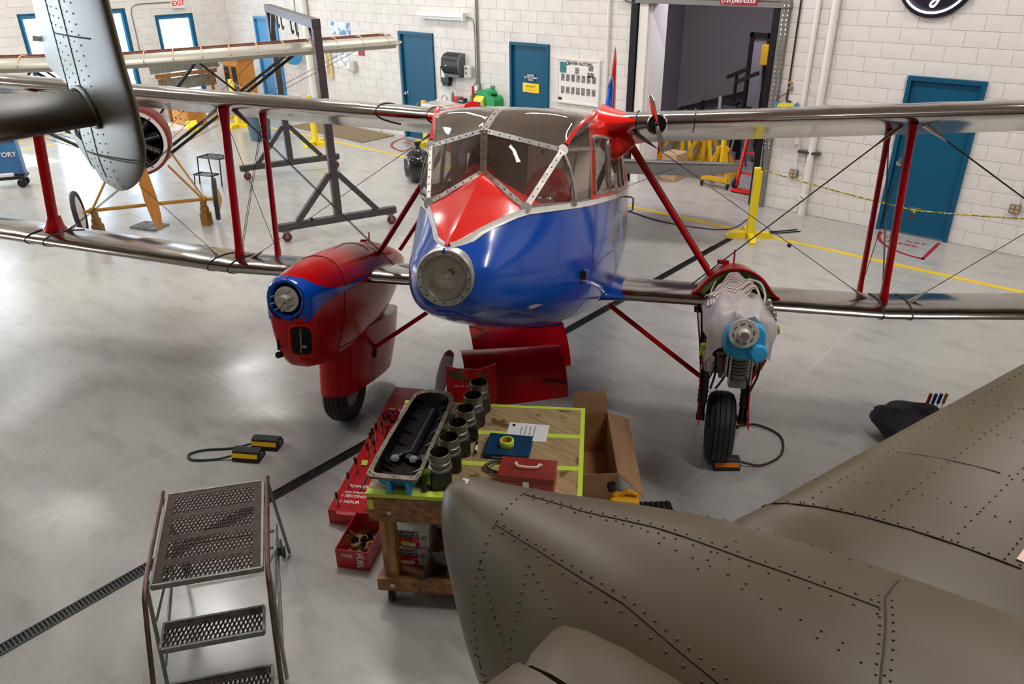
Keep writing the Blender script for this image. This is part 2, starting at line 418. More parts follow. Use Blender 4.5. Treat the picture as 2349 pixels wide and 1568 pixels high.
tag(rest.build('blockwork', M['wall'], wall_back), kind='stuff')

# window wall (left) -----------------------------------------------------
LOPEN = [(-4.0, 5.35, 4.0), (6.90, 7.95, 2.70), (8.40, 9.38, 2.70), (10.10, 11.14, 2.49)]
mb = MB()
wall_panels(mb, -7.6, WY+.2, CEIL_Z, LOPEN, lambda m_, a, b, z0, z1: m_.box((WX-.104, (a+b)/2, (z0+z1)/2), (.2, b-a, z1-z0)))
wall_left = struct(mb, 'wall_left', M['mortar'])
rest = MB()
for n in range(17):
    z0, z1 = n*CO, (n+1)*CO; y = 5.35+(0 if n % 2 else -BL/2)
    while y < WY:
        a, b = max(y, 5.35), min(y+BL, WY); y += BL
        segs = [(a, b)]
        for o in LOPEN:
            if z0 >= o[2]-.05: continue
            new = []
            for s_ in segs:
                if s_[1] <= o[0] or s_[0] >= o[1]: new.append(s_)
                else:
                    if s_[0] < o[0]-.03: new.append((s_[0], o[0]))
                    if s_[1] > o[1]+.03: new.append((o[1], s_[1]))
            segs = new
        for a, b in segs:
            if b-a < .04: continue
            v, f = block_geo(b-a, CO); rest.add([(WX+.003-yy, (a+b)/2+xx, (z0+z1)/2+zz) for xx, yy, zz in v], f)
tag(rest.build('blockwork', M['wall'], wall_left), kind='stuff')
# glass doors in the window wall
for i, (y0, y1, zt) in enumerate(LOPEN[1:]):
    t = thing('window_%d' % (i+1), None, None, (WX-.05, (y0+y1)/2, 0)); t['kind'] = 'structure'
    f = MB(); w = .06
    f.box((WX-.06, y0+w/2, zt/2), (.12, w, zt)); f.box((WX-.06, y1-w/2, zt/2), (.12, w, zt)); f.box((WX-.06, (y0+y1)/2, zt-w/2), (.12, y1-y0-2*w, w))
    f.build('frame', M['doorblue'], t)
    d = MB(); a, b = y0+w+.005, y1-w-.005; s_ = .05; z1 = zt-w-.005
    d.box((WX-.06, a+s_/2, z1/2), (.045, s_, z1)); d.box((WX-.06, b-s_/2, z1/2), (.045, s_, z1)); d.box((WX-.06, (a+b)/2, z1-s_/2), (.045, b-a-2*s_, s_)); d.box((WX-.06, (a+b)/2, .16), (.045, b-a-2*s_, .30))
    lf = d.build('door_leaf', M['bluepale'], t)
    MB().box((WX-.06, (a+b)/2, (z1-s_+.31)/2), (.008, b-a-2*s_, z1-s_-.31)).build('pane', M['pane'], lf)
    MB().tube([(WX+.0, b-.1, 1.0), (WX+.05, b-.1, 1.0), (WX+.05, b-.1, 1.25), (WX+.0, b-.1, 1.25)], .01).build('handle', M['alu'], lf)
# blue steel doors in the back wall --------------------------------------
def steel_door(n, x0, x1, zt, m, hinge, knob_z=.98, frame_white=True, depth=.06):
    t = thing('door_%d' % n, None, None, ((x0+x1)/2, WY, 0)); t['kind'] = 'structure'
    w = .055; f = MB(); y = WY+depth/2-.02
    for a, b in ((x0, x0+w), (x1-w, x1)): f.box(((a+b)/2, y, (zt-w)/2), (w, depth+.05, zt-w))
    f.box(((x0+x1)/2, y, zt-w/2), (x1-x0, depth+.05, w))
    f.build('frame', m, t)
    d = MB(); d.box(((x0+x1)/2, WY+.035, (zt-w)/2), (x1-x0-2*w-.012, .05, zt-w-.012), bev=.002); lf = d.build('door_leaf', m, t)
    kx = x0+w+.07 if hinge == 'R' else x1-w-.07
    k = MB(); k.lathe([(0, 0), (.04, 0), (.04, .012), (.014, .014), (.014, .045), (.03, .055), (.034, .075), (.02, .09), (0, .092)], (kx, WY+.012, knob_z), (0, -1, 0), 16); k.build('knob', M['chrome'], lf, smooth=True)
    hx = x1-w if hinge == 'R' else x0+w
    for z in (.25, zt*.5, zt-.32): MB().cyl((hx, WY+.0, z-.05), (hx, WY+.0, z+.05), .012).build('hinge', m, lf)
    MB().box(((x0+x1)/2, WY+.02, .008), (x1-x0-2*w, .14, .016)).build('threshold', M['alu'], t)
    return t, lf
d1, l1 = steel_door(1, *OPEN[0], M['doorblue'], 'R', 1.02)
MB().box((-3.02, WY+.005, 1.05), (.02, .012, .1)).build('latch_plate', M['alu'], l1)
d2, l2 = steel_door(2, *OPEN[2], M['doorblue'], 'L')
d3, l3 = steel_door(3, *OPEN[3], M['doorblue'], 'R', 1.0)
d4, l4 = steel_door(4, *OPEN[4], M['bluepale'], 'R')
for t_, (x0, x1, zt) in ((d2, OPEN[2]), (d3, OPEN[3]), (d4, OPEN[4])):
    MB().box((x0-.022, WY-.01, zt/2), (.044, .05, zt)).build('reveal', M['grey'] if t_ is d3 else M['white'], t_)
b_ = MB()
for (x, z) in ((-13.38, 1.76), (-13.07, 1.75), (-13.37, 1.62), (-13.06, 1.60)): b_.cyl((x, WY+.012, z), (x, WY+.004, z), .018, n=10)
b_.build('bolt', M['black'], l3)
sg = MB(); sg.box((-10.03, WY+.004, 1.632), (.245, .008, .15)); p = sg.build('notice_plate', mat('dark blue sign', '#0b3a57', .5), l2)
for i, tx in enumerate(('FIGHTER', 'FACTORY CREW', 'ONLY')): text(tx, M['paper'], .044, (-10.03, WY-.001, 1.675-.043*i), (1, 0, 0), (0, 0, 1), l2, bold=.001)
sg = MB(); sg.box((-10.028, WY+.004, 1.44), (.41, .008, .175)); sg.build('warning_plate', M['yellow'], l2)
text('NO ENTRY', M['ink'], .05, (-10.028, WY-.001, 1.465), (1, 0, 0), (0, 0, 1), l2)
for k in range(7): MB().box((-10.15+.04*k, WY-.001, 1.405), (.022, .002, .014), Matrix.Rotation(-.6, 3, 'Y')).build('stripe', mat('orange dash', '#e06a2a', .5) if k == 0 else bpy.data.materials['orange dash'], l2)

# roll-up door: opening, tracks, curtain box and the dark store behind it --
ry = WY+.0
t = thing('door_5', None, None, (-6.25, WY, 0)); t['kind'] = 'structure'
MB().box((-7.49, WY-.03, 1.55), (.17, .08, 3.1)).build('jamb', M['white'], t)
MB().box((-7.66, WY-.05, 1.62), (.13, .10, 3.24)).build('track', mat('black track', '#17181c', .4, .3), t)
MB().box((-5.03, WY-.04, 1.6), (.13, .10, 3.2)).build('track', M['grey'], t)
MB().box((-5.16, WY+.02, 1.52), (.10, .2, 3.04)).build('track_guide', bpy.data.materials['black track'], t)
MB().box((-6.3, WY-.04, 3.085), (2.7, .14, .07)).build('bottom_bar', M['grey'], t)
for k in range(5): MB().box((-6.3, WY+.0, 3.165+.085*k), (2.5, .05, .08), bev=.012).build('slat', M['grey'], t)
MB().box((-5.78, WY-.116, 3.135), (.62, .01, .12)).build('sticker', M['maroon'], t)
text('(757)363-0333', M['paper'], .095, (-5.78, WY-.123, 3.135), (1, 0, 0), (0, 0, 1), t, bold=.002)
MB().box((-7.86, WY-.09, 3.12), (.16, .06, .06)).build('bracket', M['black'], t)
MB().tube([(-7.86, WY-.1, 3.08), (-7.7, WY-.1, 3.04), (-7.55, WY-.1, 3.1)], .01).build('lever', M['steel'], t)
# store room: floor, walls, ceiling and ramp
SY = 17.2
mb = MB(); mb.box((-6.3, SY+.1, 2.0), (6.6, .2, 4.0)); struct(mb, 'wall_store_back', M['plaster'])
mb = MB(); mb.box((-9.5, (WY+SY)/2+.2, 2.0), (.2, SY-WY-.2, 4.0)); struct(mb, 'wall_store_left', M['plaster'])
mb = MB(); mb.box((-3.1, (WY+SY)/2+.2, 2.0), (.2, SY-WY-.2, 4.0)); struct(mb, 'wall_store_right', M['plaster'])
mb = MB(); mb.box((-6.3, (WY+SY)/2+.2, 4.1), (6.6, SY-WY, .2)); struct(mb, 'ceiling_store', M['plaster'])
t = thing('store_lamp', 'plain white lamp housing on the store room ceiling', 'ceiling light', (-6.3, 13.6, 4.0))
MB().box((-6.3, 13.6, 3.92), (.4, 1.2, .16), bev=.01).build('housing', M['white'], t)
# white jamb return of the opening
MB().box((-7.42, WY+.25, 1.52), (.12, .5, 3.04)).build('trim_1', M['white'])['kind'] = 'structure'
# =====================================================================  RED AND BLUE TWIN-ENGINED BIPLANE
TH, ML, AL, ROLL = .495, -1.159, math.radians(13.0), .007
EF = V((math.sin(TH), -math.cos(TH), 0)); EW0 = V((math.cos(TH), math.sin(TH), 0)); EW = EW0+V((0, 0, ROLL))
FA = EF*math.cos(AL)+V((0, 0, math.sin(AL))); FC = -EF*math.sin(AL)+V((0, 0, math.cos(AL)))
OO = EW0*ML+EF*-6.0+V((0, 0, 1.9))
def A(a, b, c): return OO+FA*a+EW*b+FC*c
def AD(a, b, c): return FA*a+EW*b+FC*c
plane = thing('biplane', 'red and blue twin-engined biplane with silver wings standing in the hangar', 'airplane', (OO.x, OO.y, 0))
def part(mb, name, m, parent=plane, smooth=True, sharp=40, label=None):
    o = mb.build(name, m, parent, smooth, sharp)
    if label: o['label'] = label
    return o
# hull tables (a = forward, half widths and heights in the body frame)
wm = table([(2.535, .02), (2.52, .085), (2.47, .17), (2.40, .225), (2.2, .305), (2.0, .37), (1.75, .45), (1.5, .525), (1.0, .645), (.5, .70), (0, .715), (-1, .70), (-2, .62), (-3, .51), (-5, .28), (-6.5, .12), (-7.0, .05)])
ws = table([(2.47, .0), (2.40, .06), (2.27, .12), (2.1, .195), (1.9, .29), (1.72, .385), (1.5, .47), (1.3, .535), (1.0, .585), (.5, .645), (0, .685), (-1, .68), (-2, .60), (-3, .49), (-5, .26), (-6.5, .10), (-7.0, .04)])
cs = table([(2.49, .03), (2.42, .045), (2.27, .10), (2.1, .145), (1.88, .185), (1.5, .195), (0, .20), (-3, .2), (-7, .22)])
cbt = table([(2.535, -.15), (2.50, -.26), (2.44, -.33), (2.3, -.39), (2.0, -.48), (1.5, -.61), (.7, -.745), (0, -.78), (-1, -.74), (-3, -.52), (-5, -.25), (-7, .05)])
cm = table([(2.53, -.12), (2.0, -.16), (1.0, -.22), (0, -.25), (-3, -.05), (-7, .12)])
def hull_side(a, n=30):
    """right half from stripe down to keel"""
    w0, c0, w1, c1, cb = ws(a), cs(a), wm(a), cm(a), cbt(a); out = []
    for k in range(n+1):
        t = k/n
        if t < .4:
            u = t/.4; out.append((lerp(w0, w1, math.sin(u*pi/2)), lerp(c0, c1, u)))
        else:
            u = (t-.4)/.6; ph = u*pi/2; e = .72
            out.append((w1*math.cos(ph)**e if u < 1 else 0, c1-(c1-cb)*math.sin(ph)**e))
    return out
st = [2.535, 2.53, 2.525, 2.518, 2.51, 2.5, 2.49, 2.475, 2.46, 2.44, 2.42, 2.39, 2.36, 2.32, 2.27, 2.18, 2.08, 1.98, 1.88, 1.75, 1.6, 1.45, 1.3, 1.15, 1.0, .8, .6, .4, .2, 0, -.3, -.6, -1, -1.5, -2, -2.6, -3.2, -4, -5, -6, -6.5, -7]
mb = MB(); secs = []
for a in st:
    h = hull_side(a); secs.append([A(a, b, c) for b, c in h]+[A(a, -b, c) for b, c in h[-2::-1]])
mb.loft(secs, closed=False)
_lc, _ax = A(2.47, 0, -.125), (FA*.985-FC*.05+EW*.06).normalized(); keep = []
for f in mb.f:
    c_ = sum((V(mb.v[i]) for i in f), V((0, 0, 0)))/len(f)-_lc; al_ = c_.dot(_ax)
    keep.append(not (al_ > -.12 and (c_-_ax*al_).length < .128))
mb.f = [f for f, k in zip(mb.f, keep) if k]; mb.mi = [0]*len(mb.f)
hull = part(mb, 'fuselage_hull', M['blue'], label='glossy blue lower fuselage')
# white cheat line
for sg in (1, -1):
    s = MB(); rows = []
    for a in [x for x in st if x <= 2.47]:
        h = hull_side(a, 40); b0, c0 = h[0]
        hh = .017 if a < 2.3 else .02
        rows.append([A(a, sg*(b0+.004), c0+.017), A(a, sg*(b0+.006), c0), A(a, sg*(lerp(b0, wm(a), .12)+.005), c0-hh)])
    s.sheet(rows); part(s, 'white_stripe', M['white'], hull)
# red nose deck between the cheat lines
ridge = table([(2.49, .03), (2.4, .075), (2.27, .14), (2.1, .225), (1.9, .325), (1.744, .395), (1.6, .40)])
d = MB(); rows = []
for a in [2.49, 2.46, 2.42, 2.36, 2.27, 2.18, 2.08, 1.98, 1.9, 1.83, 1.76, 1.70]:
    r_ = []
    for k in range(-8, 9):
        u = k/8; b = ws(a)*u; cc = lerp(ridge(a), cs(a)+.01, abs(u)**1.08)-.012*math.sin(abs(u)*pi)
        r_.append(A(a+(.0 if a > 1.88 else 0), b, cc))
    rows.append(r_)
d.sheet(rows); part(d, 'nose_deck', M['redcab'], hull, label='red pointed nose deck below the windscreen')
# landing light
lt = MB(); lc = A(2.47, 0, -.125); ax = (FA*.985-FC*.05+EW*.06).normalized()
lt.lathe([(.118, -.03), (.118, .045), (.122, .056), (.148, .05), (.156, .03), (.158, -.10)], lc, ax, 40); lamp = part(lt, 'landing_light_ring', M['alu'], hull)
for k in range(16):
    x, y = ortho(ax); q_ = lc+ax*.053+(x*math.cos(2*pi*k/16)+y*math.sin(2*pi*k/16))*.134
    if k == 0: sm = MB()
    sm.sphere(q_, .006, 6, 4)
part(sm, 'screws', M['steel'], lamp)
lt = MB(); lt.lathe([(.118, .03), (.105, -.02), (.08, -.05), (.04, -.07), (0, -.075)], lc, ax, 32); part(lt, 'reflector', mat('silvered reflector', '#e8e6e2', .22, .9), lamp)
lt = MB(); lt.sphere(lc+ax*-.02, .026, 12, 8); lt.cyl(lc-ax*.06, lc-ax*.02, .016); part(lt, 'bulb', M['chrome'], lamp)
lt = MB(); lt.lathe([(.118, .04), (.10, .058), (.07, .072), (.035, .08), (0, .082)], lc, ax, 32); part(lt, 'lens', M['lens'], lamp)
# small hull details: dark scoop, step slot, grab handle, seam
sc_ = MB(); p0 = A(1.30, wm(1.3)*1.0, -.27)
h_ = hull_side(1.32, 40)
sc_.box(A(1.28, wm(1.28)+.002, -.255), (.05, .09, .07), Matrix((EW, FA, FC)).transposed(), bev=.012); part(sc_, 'air_scoop', mat('navy scoop', '#0a2a5c', .3, coat=.5), hull)
sc_ = MB(); sc_.box(A(1.335, wm(1.335)+.012, -.255), (.045, .012, .05), Matrix((EW, FA, FC)).transposed()); part(sc_, 'scoop_mouth', M['dark'], hull)
def hull_line(pts, r=.0035):
    out = []
    for a, t in pts:
        h = hull_side(a, 40); k = t*40; i = min(int(k), 39); u = k-i; out.append(A(a, lerp(h[i][0], h[i+1][0], u), lerp(h[i][1], h[i+1][1], u)))
    return out
sm = MB(); sm.tube(hull_line([(1.22, .47), (1.1, .42), (.9, .38), (.7, .36), (.5, .355)]), .003, 5); part(sm, 'panel_seam', M['seam'], hull)
sm = MB(); sm.tube(hull_line([(-.12, k/20) for k in range(0, 16)]), .004, 5); part(sm, 'panel_seam', M['white'], hull)
sm = MB(); sm.tube(hull_line([(1.12, k/20) for k in range(1, 19)]), .0016, 5); part(sm, 'panel_seam', M['blue'], hull)
g = MB(); b0 = wm(-.2)+.0; g.tube([A(-.45, .69, .16), A(-.45, .755, .16), A(-.45, .775, .145), A(-.45, .775, .05), A(-.45, .74, .03)], .008); part(g, 'grab_handle', M['alu'], hull)
g = MB(); g.cyl(A(.25, -.70, -.42), A(.25, -.86, -.42), .045, .04, 12); part(g, 'step_fairing', M['blue'], hull)
# ---------------- cabin ----------------
JN, AP, JR, BR_, AR = (1.754, 0, .631), (1.744, 0, .398), (1.446, .425, .534), (1.885, .292, .203), (1.0, .542, .753)
FB = (1.38, .515, .205)
def arch(t): # roof glazing side edge, J -> top
    return tuple(lerp(JR[i], AR[i], t)+(0, .0, .035)[i]*math.sin(pi*t) for i in range(3)) if t <= 1 else None
def roofpt(u, v):
    e = arch(u); ce = (lerp(1.754, .86, u**.9), 0, table([(0, .631), (.25, .735), (.5, .785), (.75, .80), (1, .805)])(u))
    av = abs(v); k = min(1, u*2.2)
    b = e[1]*lerp(av, math.sin(av*pi/2), k)
    a = ce[0]+(e[0]-ce[0])*lerp(av, 1-math.cos(av*pi/2), k*.6)
    c = e[2]+(ce[2]-e[2])*lerp(1-av, math.cos(av*pi/2)**.75 if av < 1 else 0, k)
    return A(a, math.copysign(b, v), c)
cab = MB(); cab.sheet([[roofpt(i/14, v/12) for v in range(-12, 13)] for i in range(15)], .006); roof = part(cab, 'roof_glazing', M['smoke'], label='smoked transparent cockpit roof')
def strip(mb, pts, w, nrm, th=.006):
    """flat riveted strip along points with local normal nrm"""
    pts = [V(p) for p in pts]
    for p, q_ in zip(pts[:-1], pts[1:]): mb.bar(p, q_, w, th, nrm)
def rivs(mb, p, q_, n, off, r=.0045):
    for k in range(n): mb.sphere(V(p).lerp(V(q_), (k+.5)/n)+off, r, 6, 4)
fr = MB(); rv = MB()
outv = AD(.8, 0, .5).normalized()
# centre post up over the roof
post = [A(*AP), A(*JN)]+[roofpt(u/10, 0) for u in range(1, 8)]
strip(fr, [p+outv*.004 for p in post], .042, outv); rivs(rv, post[0], post[1], 5, outv*.010); 
for p, q_ in zip(post[1:5], post[2:6]): rivs(rv, p, q_, 1, outv*.01)
for sg in (1, -1):
    S = lambda t: A(t[0], t[1]*sg, t[2])
    nf = AD(.85, .45*sg, .25).normalized(); ns = AD(.35, .93*sg, .1).normalized()
    strip(fr, [S(JN)+nf*.004, S(JR)+nf*.004], .03, nf); rivs(rv, S(JN), S(JR), 8, nf*.009)
    strip(fr, [S(AP)+nf*.004, S(BR_)+nf*.004], .03, nf); rivs(rv, S(AP), S(BR_), 7, nf*.009)
    strip(fr, [S(BR_)+nf*.005, S(JR)+nf*.005], .036, nf); rivs(rv, S(BR_), S(JR), 8, nf*.010)
    # curved pillar J -> F, with sill B -> F and gussets
    pil = bez([S(JR), S((1.43, .475, .42)), S((1.405, .505, .30)), S(FB)], 5); strip(fr, [p+ns*.004 for p in pil], .026, ns)
    rivs(rv, pil[0], pil[-1], 7, ns*.012)
    strip(fr, [S(BR_)+ns*.004, S((1.63, .405, .208))+ns*.004, S(FB)+ns*.004], .03, ns)
    strip(fr, [S(FB), S((1.2, .552, .21)), S((1.06, .575, .212))], .022, ns)
    strip(fr, [S(JR), S((1.25, .52, .545)), S((1.04, .565, .55))], .02, ns); rivs(rv, S(JR), S((1.04, .565, .55)), 5, ns*.008)
    for q_ in (BR_, JR): fr.lathe([(0, .008), (.034, .008), (.034, -.004)], S(q_)+nf*.004, nf, 12)
part(fr, 'glazing_frame', M['alu'], plane, False, label='riveted aluminium cockpit window frame'); part(rv, 'rivets', M['steel'], bpy.data.objects['glazing_frame'])
def quad_pane(name, pts, m=M['glass'], par=plane, n=6):
    p = [V(x) for x in pts]; mb = MB()
    mb.sheet([[p[0].lerp(p[1], i/n).lerp(p[3].lerp(p[2], i/n), j/n) for i in range(n+1)] for j in range(n+1)], .003); return part(mb, name, m, par)
for sg in (1, -1):
    S = lambda t: A(t[0], t[1]*sg, t[2])
    quad_pane('windscreen_pane', [S(AP), S(JN), S(JR), S(BR_)])
    quad_pane('quarter_pane', [S(BR_), S(JR), S((1.40, .50, .33)), S(FB)])
    quad_pane('side_pane', [S(FB), S(JR), S((1.04, .565, .55)), S((1.06, .575, .212))])
    quad_pane('side_pane', [S(JR), S(arch(.5)), S((1.02, .558, .74)), S((1.04, .565, .55))])
# red arch and red cabin sides / roof behind it
for sg in (1, -1):
    pts = [V(A(p[0], p[1]*sg, p[2])) for p in [arch(t/10) for t in range(11)]]
    ar = MB(); ar.tube(pts[1:]+[A(.93, .555*sg, .785)], [.016]*10+[.02], 8); part(ar, 'cabin_arch', M['redcab'])
rf = table([(1.05, .805), (.8, .81), (.4, .80), (0, .78), (-1, .70), (-2, .60), (-4, .46), (-6, .36), (-7, .30)])
def cab_sec(a, n=10):
    """right half from sill up to roof centre"""
    w0, c0, ct = ws(a), cs(a)+.012, rf(a); top = w0*table([(1.05, .92), (.5, .93), (0, .9), (-2, .8), (-7, .6)])(a); out = []
    for k in range(n+1):
        t = k/n
        if t < .5: u = t/.5; out.append((lerp(w0, top, u**1.5), lerp(c0, lerp(c0, ct, .78), u)))
        else: u = (t-.5)/.5; ph = u*pi/2; out.append((top*math.cos(ph)**.55 if u < 1 else 0, lerp(lerp(c0, ct, .78), ct, math.sin(ph)**.8)))
    return out
# side window openings between stations: windows are framed panes set in the red side
WIN = [(.965, .565), (.49, .105), (.04, -.34)]
stc = [1.05, .965, .565, .49, .105, .04, -.34, -.6, -1, -1.5, -2, -3, -4, -5, -6, -7]
for sg in (1, -1):
    side = MB(); rows = []
    for a in stc: rows.append([A(a, b*sg, c) for b, c in cab_sec(a, 20)])
    # faces, leaving the three windows open (rows 1..8 of 20 over the sill)
    n = 21; vs_ = [p for r_ in rows for p in r_]; fs = []
    for i in range(len(stc)-1):
        hole = any(abs(stc[i]-w[0]) < .01 for w in WIN)
        for j in range(20):
            if hole and 1 <= j < 9: continue
            fs.append((i*n+j, i*n+j+1, (i+1)*n+j+1, (i+1)*n+j))
    side.add(vs_, fs); part(side, 'cabin_side', M['redcab'], label='bright red cabin side with windows')
    for (a0, a1) in WIN:
        s0, s1 = cab_sec(a0, 20), cab_sec(a1, 20)
        lo, hi = 1, 9
        P = lambda s_, a, k: A(a, (s_[k][0]+.006)*sg, s_[k][1])
        ring = [P(s0, a0, k) for k in range(lo, hi+1)]+[P(s1, a1, k) for k in range(hi, lo-1, -1)]
        fr = MB()
        # rounded frame: shrink corners
        cen = sum(ring, V((0, 0, 0)))/len(ring); rr = bez(ring+[ring[0]], 3)[:-1]
        fr.tube(rr, .011, 6, closed=True); f_ = part(fr, 'window_frame', M['alu'])
        rv = MB()
        for k in range(0, len(rr), 3): rv.sphere(rr[k]+EW*sg*.011, .0045, 6, 4)
        part(rv, 'rivets', M['chrome'], f_)
        quad_pane('cabin_pane', [P(s0, a0, lo), P(s0, a0, hi), P(s1, a1, hi), P(s1, a1, lo)], par=f_)
# interior: floor, side lining, rear bulkhead, seats, panel, wheel, straps
it = MB(); it.sheet([[A(a, b*wm(a)*.93, -.38) for b in (-1, 0, 1)] for a in (1.95, 1.4, .8, 0, -1.2)], .02); cabin_int = part(it, 'cabin_floor', mat('dark cabin floor', '#857a70', .8), plane, False)
for sg in (1, -1):
    it = MB(); it.sheet([[A(a, sg*(min(ws(a), wm(a))-.035), c) for c in (-.36, -.1, .19)] for a in (1.9, 1.6, 1.3, 1.0, .5, 0, -.6, -1.2)], .004); part(it, 'side_lining', M['beige'], cabin_int)
it = MB()
bw = .56
it.box(A(.55, 0, .62), (2*bw, .03, .26), Matrix((EW, FA, FC)).transposed()); it.box(A(.55, 0, .1), (.13, .03, .8), Matrix((EW, FA, FC)).transposed())
for sg in (1, -1): it.box(A(.55, sg*.50, .1), (.12, .03, .8), Matrix((EW, FA, FC)).transposed())
it.box(A(.55, 0, -.2), (2*bw, .03, .36), Matrix((EW, FA, FC)).transposed())
part(it, 'bulkhead', mat('maroon bulkhead', '#8f6a64', .7), cabin_int, False)
it = MB(); it.box(A(-.6, 0, .15), (1.1, .03, 1.0), Matrix((EW, FA, FC)).transposed()); part(it, 'rear_lining', M['beige'], cabin_int, False)
RB = Matrix((EW, FA, FC)).transposed()
it = MB(); it.box(A(.58, .27, .22), (.46, .02, .70), RB, bev=.005); part(it, 'partition_panel', M['beige'], cabin_int)
it = MB(); it.sheet([[A(a, (b-.02)*sg2, c-.02) for sg2 in (1,) for b, c in cab_sec(a, 20)[9:]]+[A(a, -(b-.02), c-.02) for b, c in cab_sec(a, 20)[9:-1][::-1]] for a in (.92, .6, .2, -.2, -.6)]); part(it, 'headlining', M['beige'], cabin_int)
for sg in (1, -1):
    s_ = MB(); rows = []
    for i in range(9):
        u = i/8
        rows.append([A(.95-.08*u-.03*math.cos(v*1.4), sg*.25+v*.2*math.sqrt(max(0, 1-(u*.98)**3)), -.1+u*.52) for v in [k/5 for k in range(-5, 6)]])
    s_.sheet(rows, .07); so = part(s_, 'seat', M['red'], cabin_int, label='red leather pilot seat')
    s2 = MB(); s2.box(A(1.12, sg*.25, -.12), (.4, .4, .1), RB, bev=.03); part(s2, 'seat_cushion', M['red'], so)
s_ = MB(); s_.bar(A(1.12, .47, .52), A(1.22, .44, .12), .05, .006, EW); part(s_, 'harness_strap', mat('navy webbing', '#1c1f55', .8), cabin_int, False)
s_ = MB(); s_.box(A(1.55, 0, .17), (.5, .05, .1), RB, bev=.01); part(s_, 'instrument_panel', M['black'], cabin_int)
s_ = MB(); cc = A(1.48, .36, .19); s_.tube([cc+AD(0, .07*math.cos(t*pi/8), .07*math.sin(t*pi/8)) for t in range(16)], .008, 6, True); part(s_, 'control_wheel', M['black'], cabin_int)
s_ = MB()
for b in (.36, .42): s_.cyl(A(1.64, b-.03, .19), A(1.64, b-.03, .235), .004); s_.sphere(A(1.64, b-.03, .245), .014, 8, 6)
part(s_, 'throttle_knob', M['chrome'], cabin_int)
s_ = MB(); s_.box(A(1.1, .30, .60), (.2, .02, .11), RB, bev=.005); s_.cyl(A(1.2, .26, .52), A(1.12, .29, .56), .017); s_.bar(A(1.1, .30, .65), A(.9, .42, .76), .02, .02); part(s_, 'overhead_mirror', mat('grey trim', '#5d5853', .5), cabin_int, False)
# ---------------- wings ----------------
def airfoil(ch, th, n=18):
    pts = []
    for k in range(n+1):
        x = (1-math.cos(pi*k/n))/2; y = 5*th*(.2969*math.sqrt(x)-.126*x-.3516*x*x+.2843*x**3-.1036*x**4); cam_ = .035*4*x*(1-x); pts.append((x*ch, (y+cam_*.9)*ch))
    lo = []
    for k in range(n, 0, -1):
        x = (1-math.cos(pi*k/n))/2; y = 5*th*(.2969*math.sqrt(x)-.126*x-.3516*x*x+.2843*x**3-.1036*x**4); cam_ = .035*4*x*(1-x); lo.append((x*ch, (-y*.75+cam_*.9)*ch))
    return pts+lo
def wing(name, sg, b0, b1, le, te, cle, cte, th, tip, lab):
    mb = MB(); secs = []; nb = int((b1-b0)/.09)
    for i in range(nb+1):
        b = lerp(b0, b1, i/nb); rib = (b/.36) % 1; sag = .94+.06*abs(2*rib-1)**1.5
        t = max(0, (b-(b1-tip))/tip); k = math.sqrt(max(.0004, 1-t*t)); l, e = le(b), te(b); ch = (l-e)
        l2 = l-ch*.25*(1-k); e2 = e+ch*.75*(1-k)*.8; inc = (cle(b)-cte(b))/ch
        sec = []
        for x, y in airfoil(l2-e2, th*sag*(.4+.6*k)):
            a = l2-x; c = cle(b)-inc*(l-a)+y; sec.append(A(a, b*sg, c))
        secs.append(sec)
    mb.loft(secs); return part(mb, name, M['silver'], plane, True, 60, lab)
LEu, TEu = (lambda b: .43), (lambda b: -.93)
cLu, cTu = (lambda b: .715+.05*b), (lambda b: .575+.058*b)
dih = lambda b: max(0, b-2.8)*.072
cLl, cTl = (lambda b: -.605+dih(b)), (lambda b: -.70+dih(b))
LEl, TEl = (lambda b: .19), (lambda b: -1.12)
uw = {}; lw = {}
for sg, nm in ((1, 'right-hand in view'), (-1, 'left-hand in view')):
    uw[sg] = wing('upper_wing', sg, .70, 6.5, LEu, TEu, cLu, cTu, .125, .8, 'polished silver upper wing')
    lw[sg] = wing('lower_wing', sg, .62, 6.3, LEl, TEl, cLl, cTl, .125, .8, 'polished silver lower wing')
def wing_band(sg, b, LE, TE, cL, cT, th, par, r=.006, frac=.42):
    """dark strap round the leading edge"""
    ch = LE(b)-TE(b); inc = (cL(b)-cT(b))/ch; pts = []
    af = airfoil(ch, th*1.02); n = len(af)
    seq = [p for p in af[n//2+1:] if p[0] < frac*ch]+[p for p in af[:n//2] if p[0] < frac*ch]
    for x, y in seq: pts.append(A(LE(b)-x, b*sg, cL(b)-inc*x+y))
    mb = MB(); mb.tube(pts, r, 6); return part(mb, 'strap', M['black'], par)
for sg in (1, -1):
    for b in (2.74, 2.94): wing_band(sg, b, LEl, TEl, cLl, cTl, .125, lw[sg])
    for b in (.80, 1.22): wing_band(sg, b, LEu, TEu, cLu, cTu, .125, uw[sg])
    for b in (4.66, 4.86): wing_band(sg, b, LEl, TEl, cLl, cTl, .125, lw[sg])
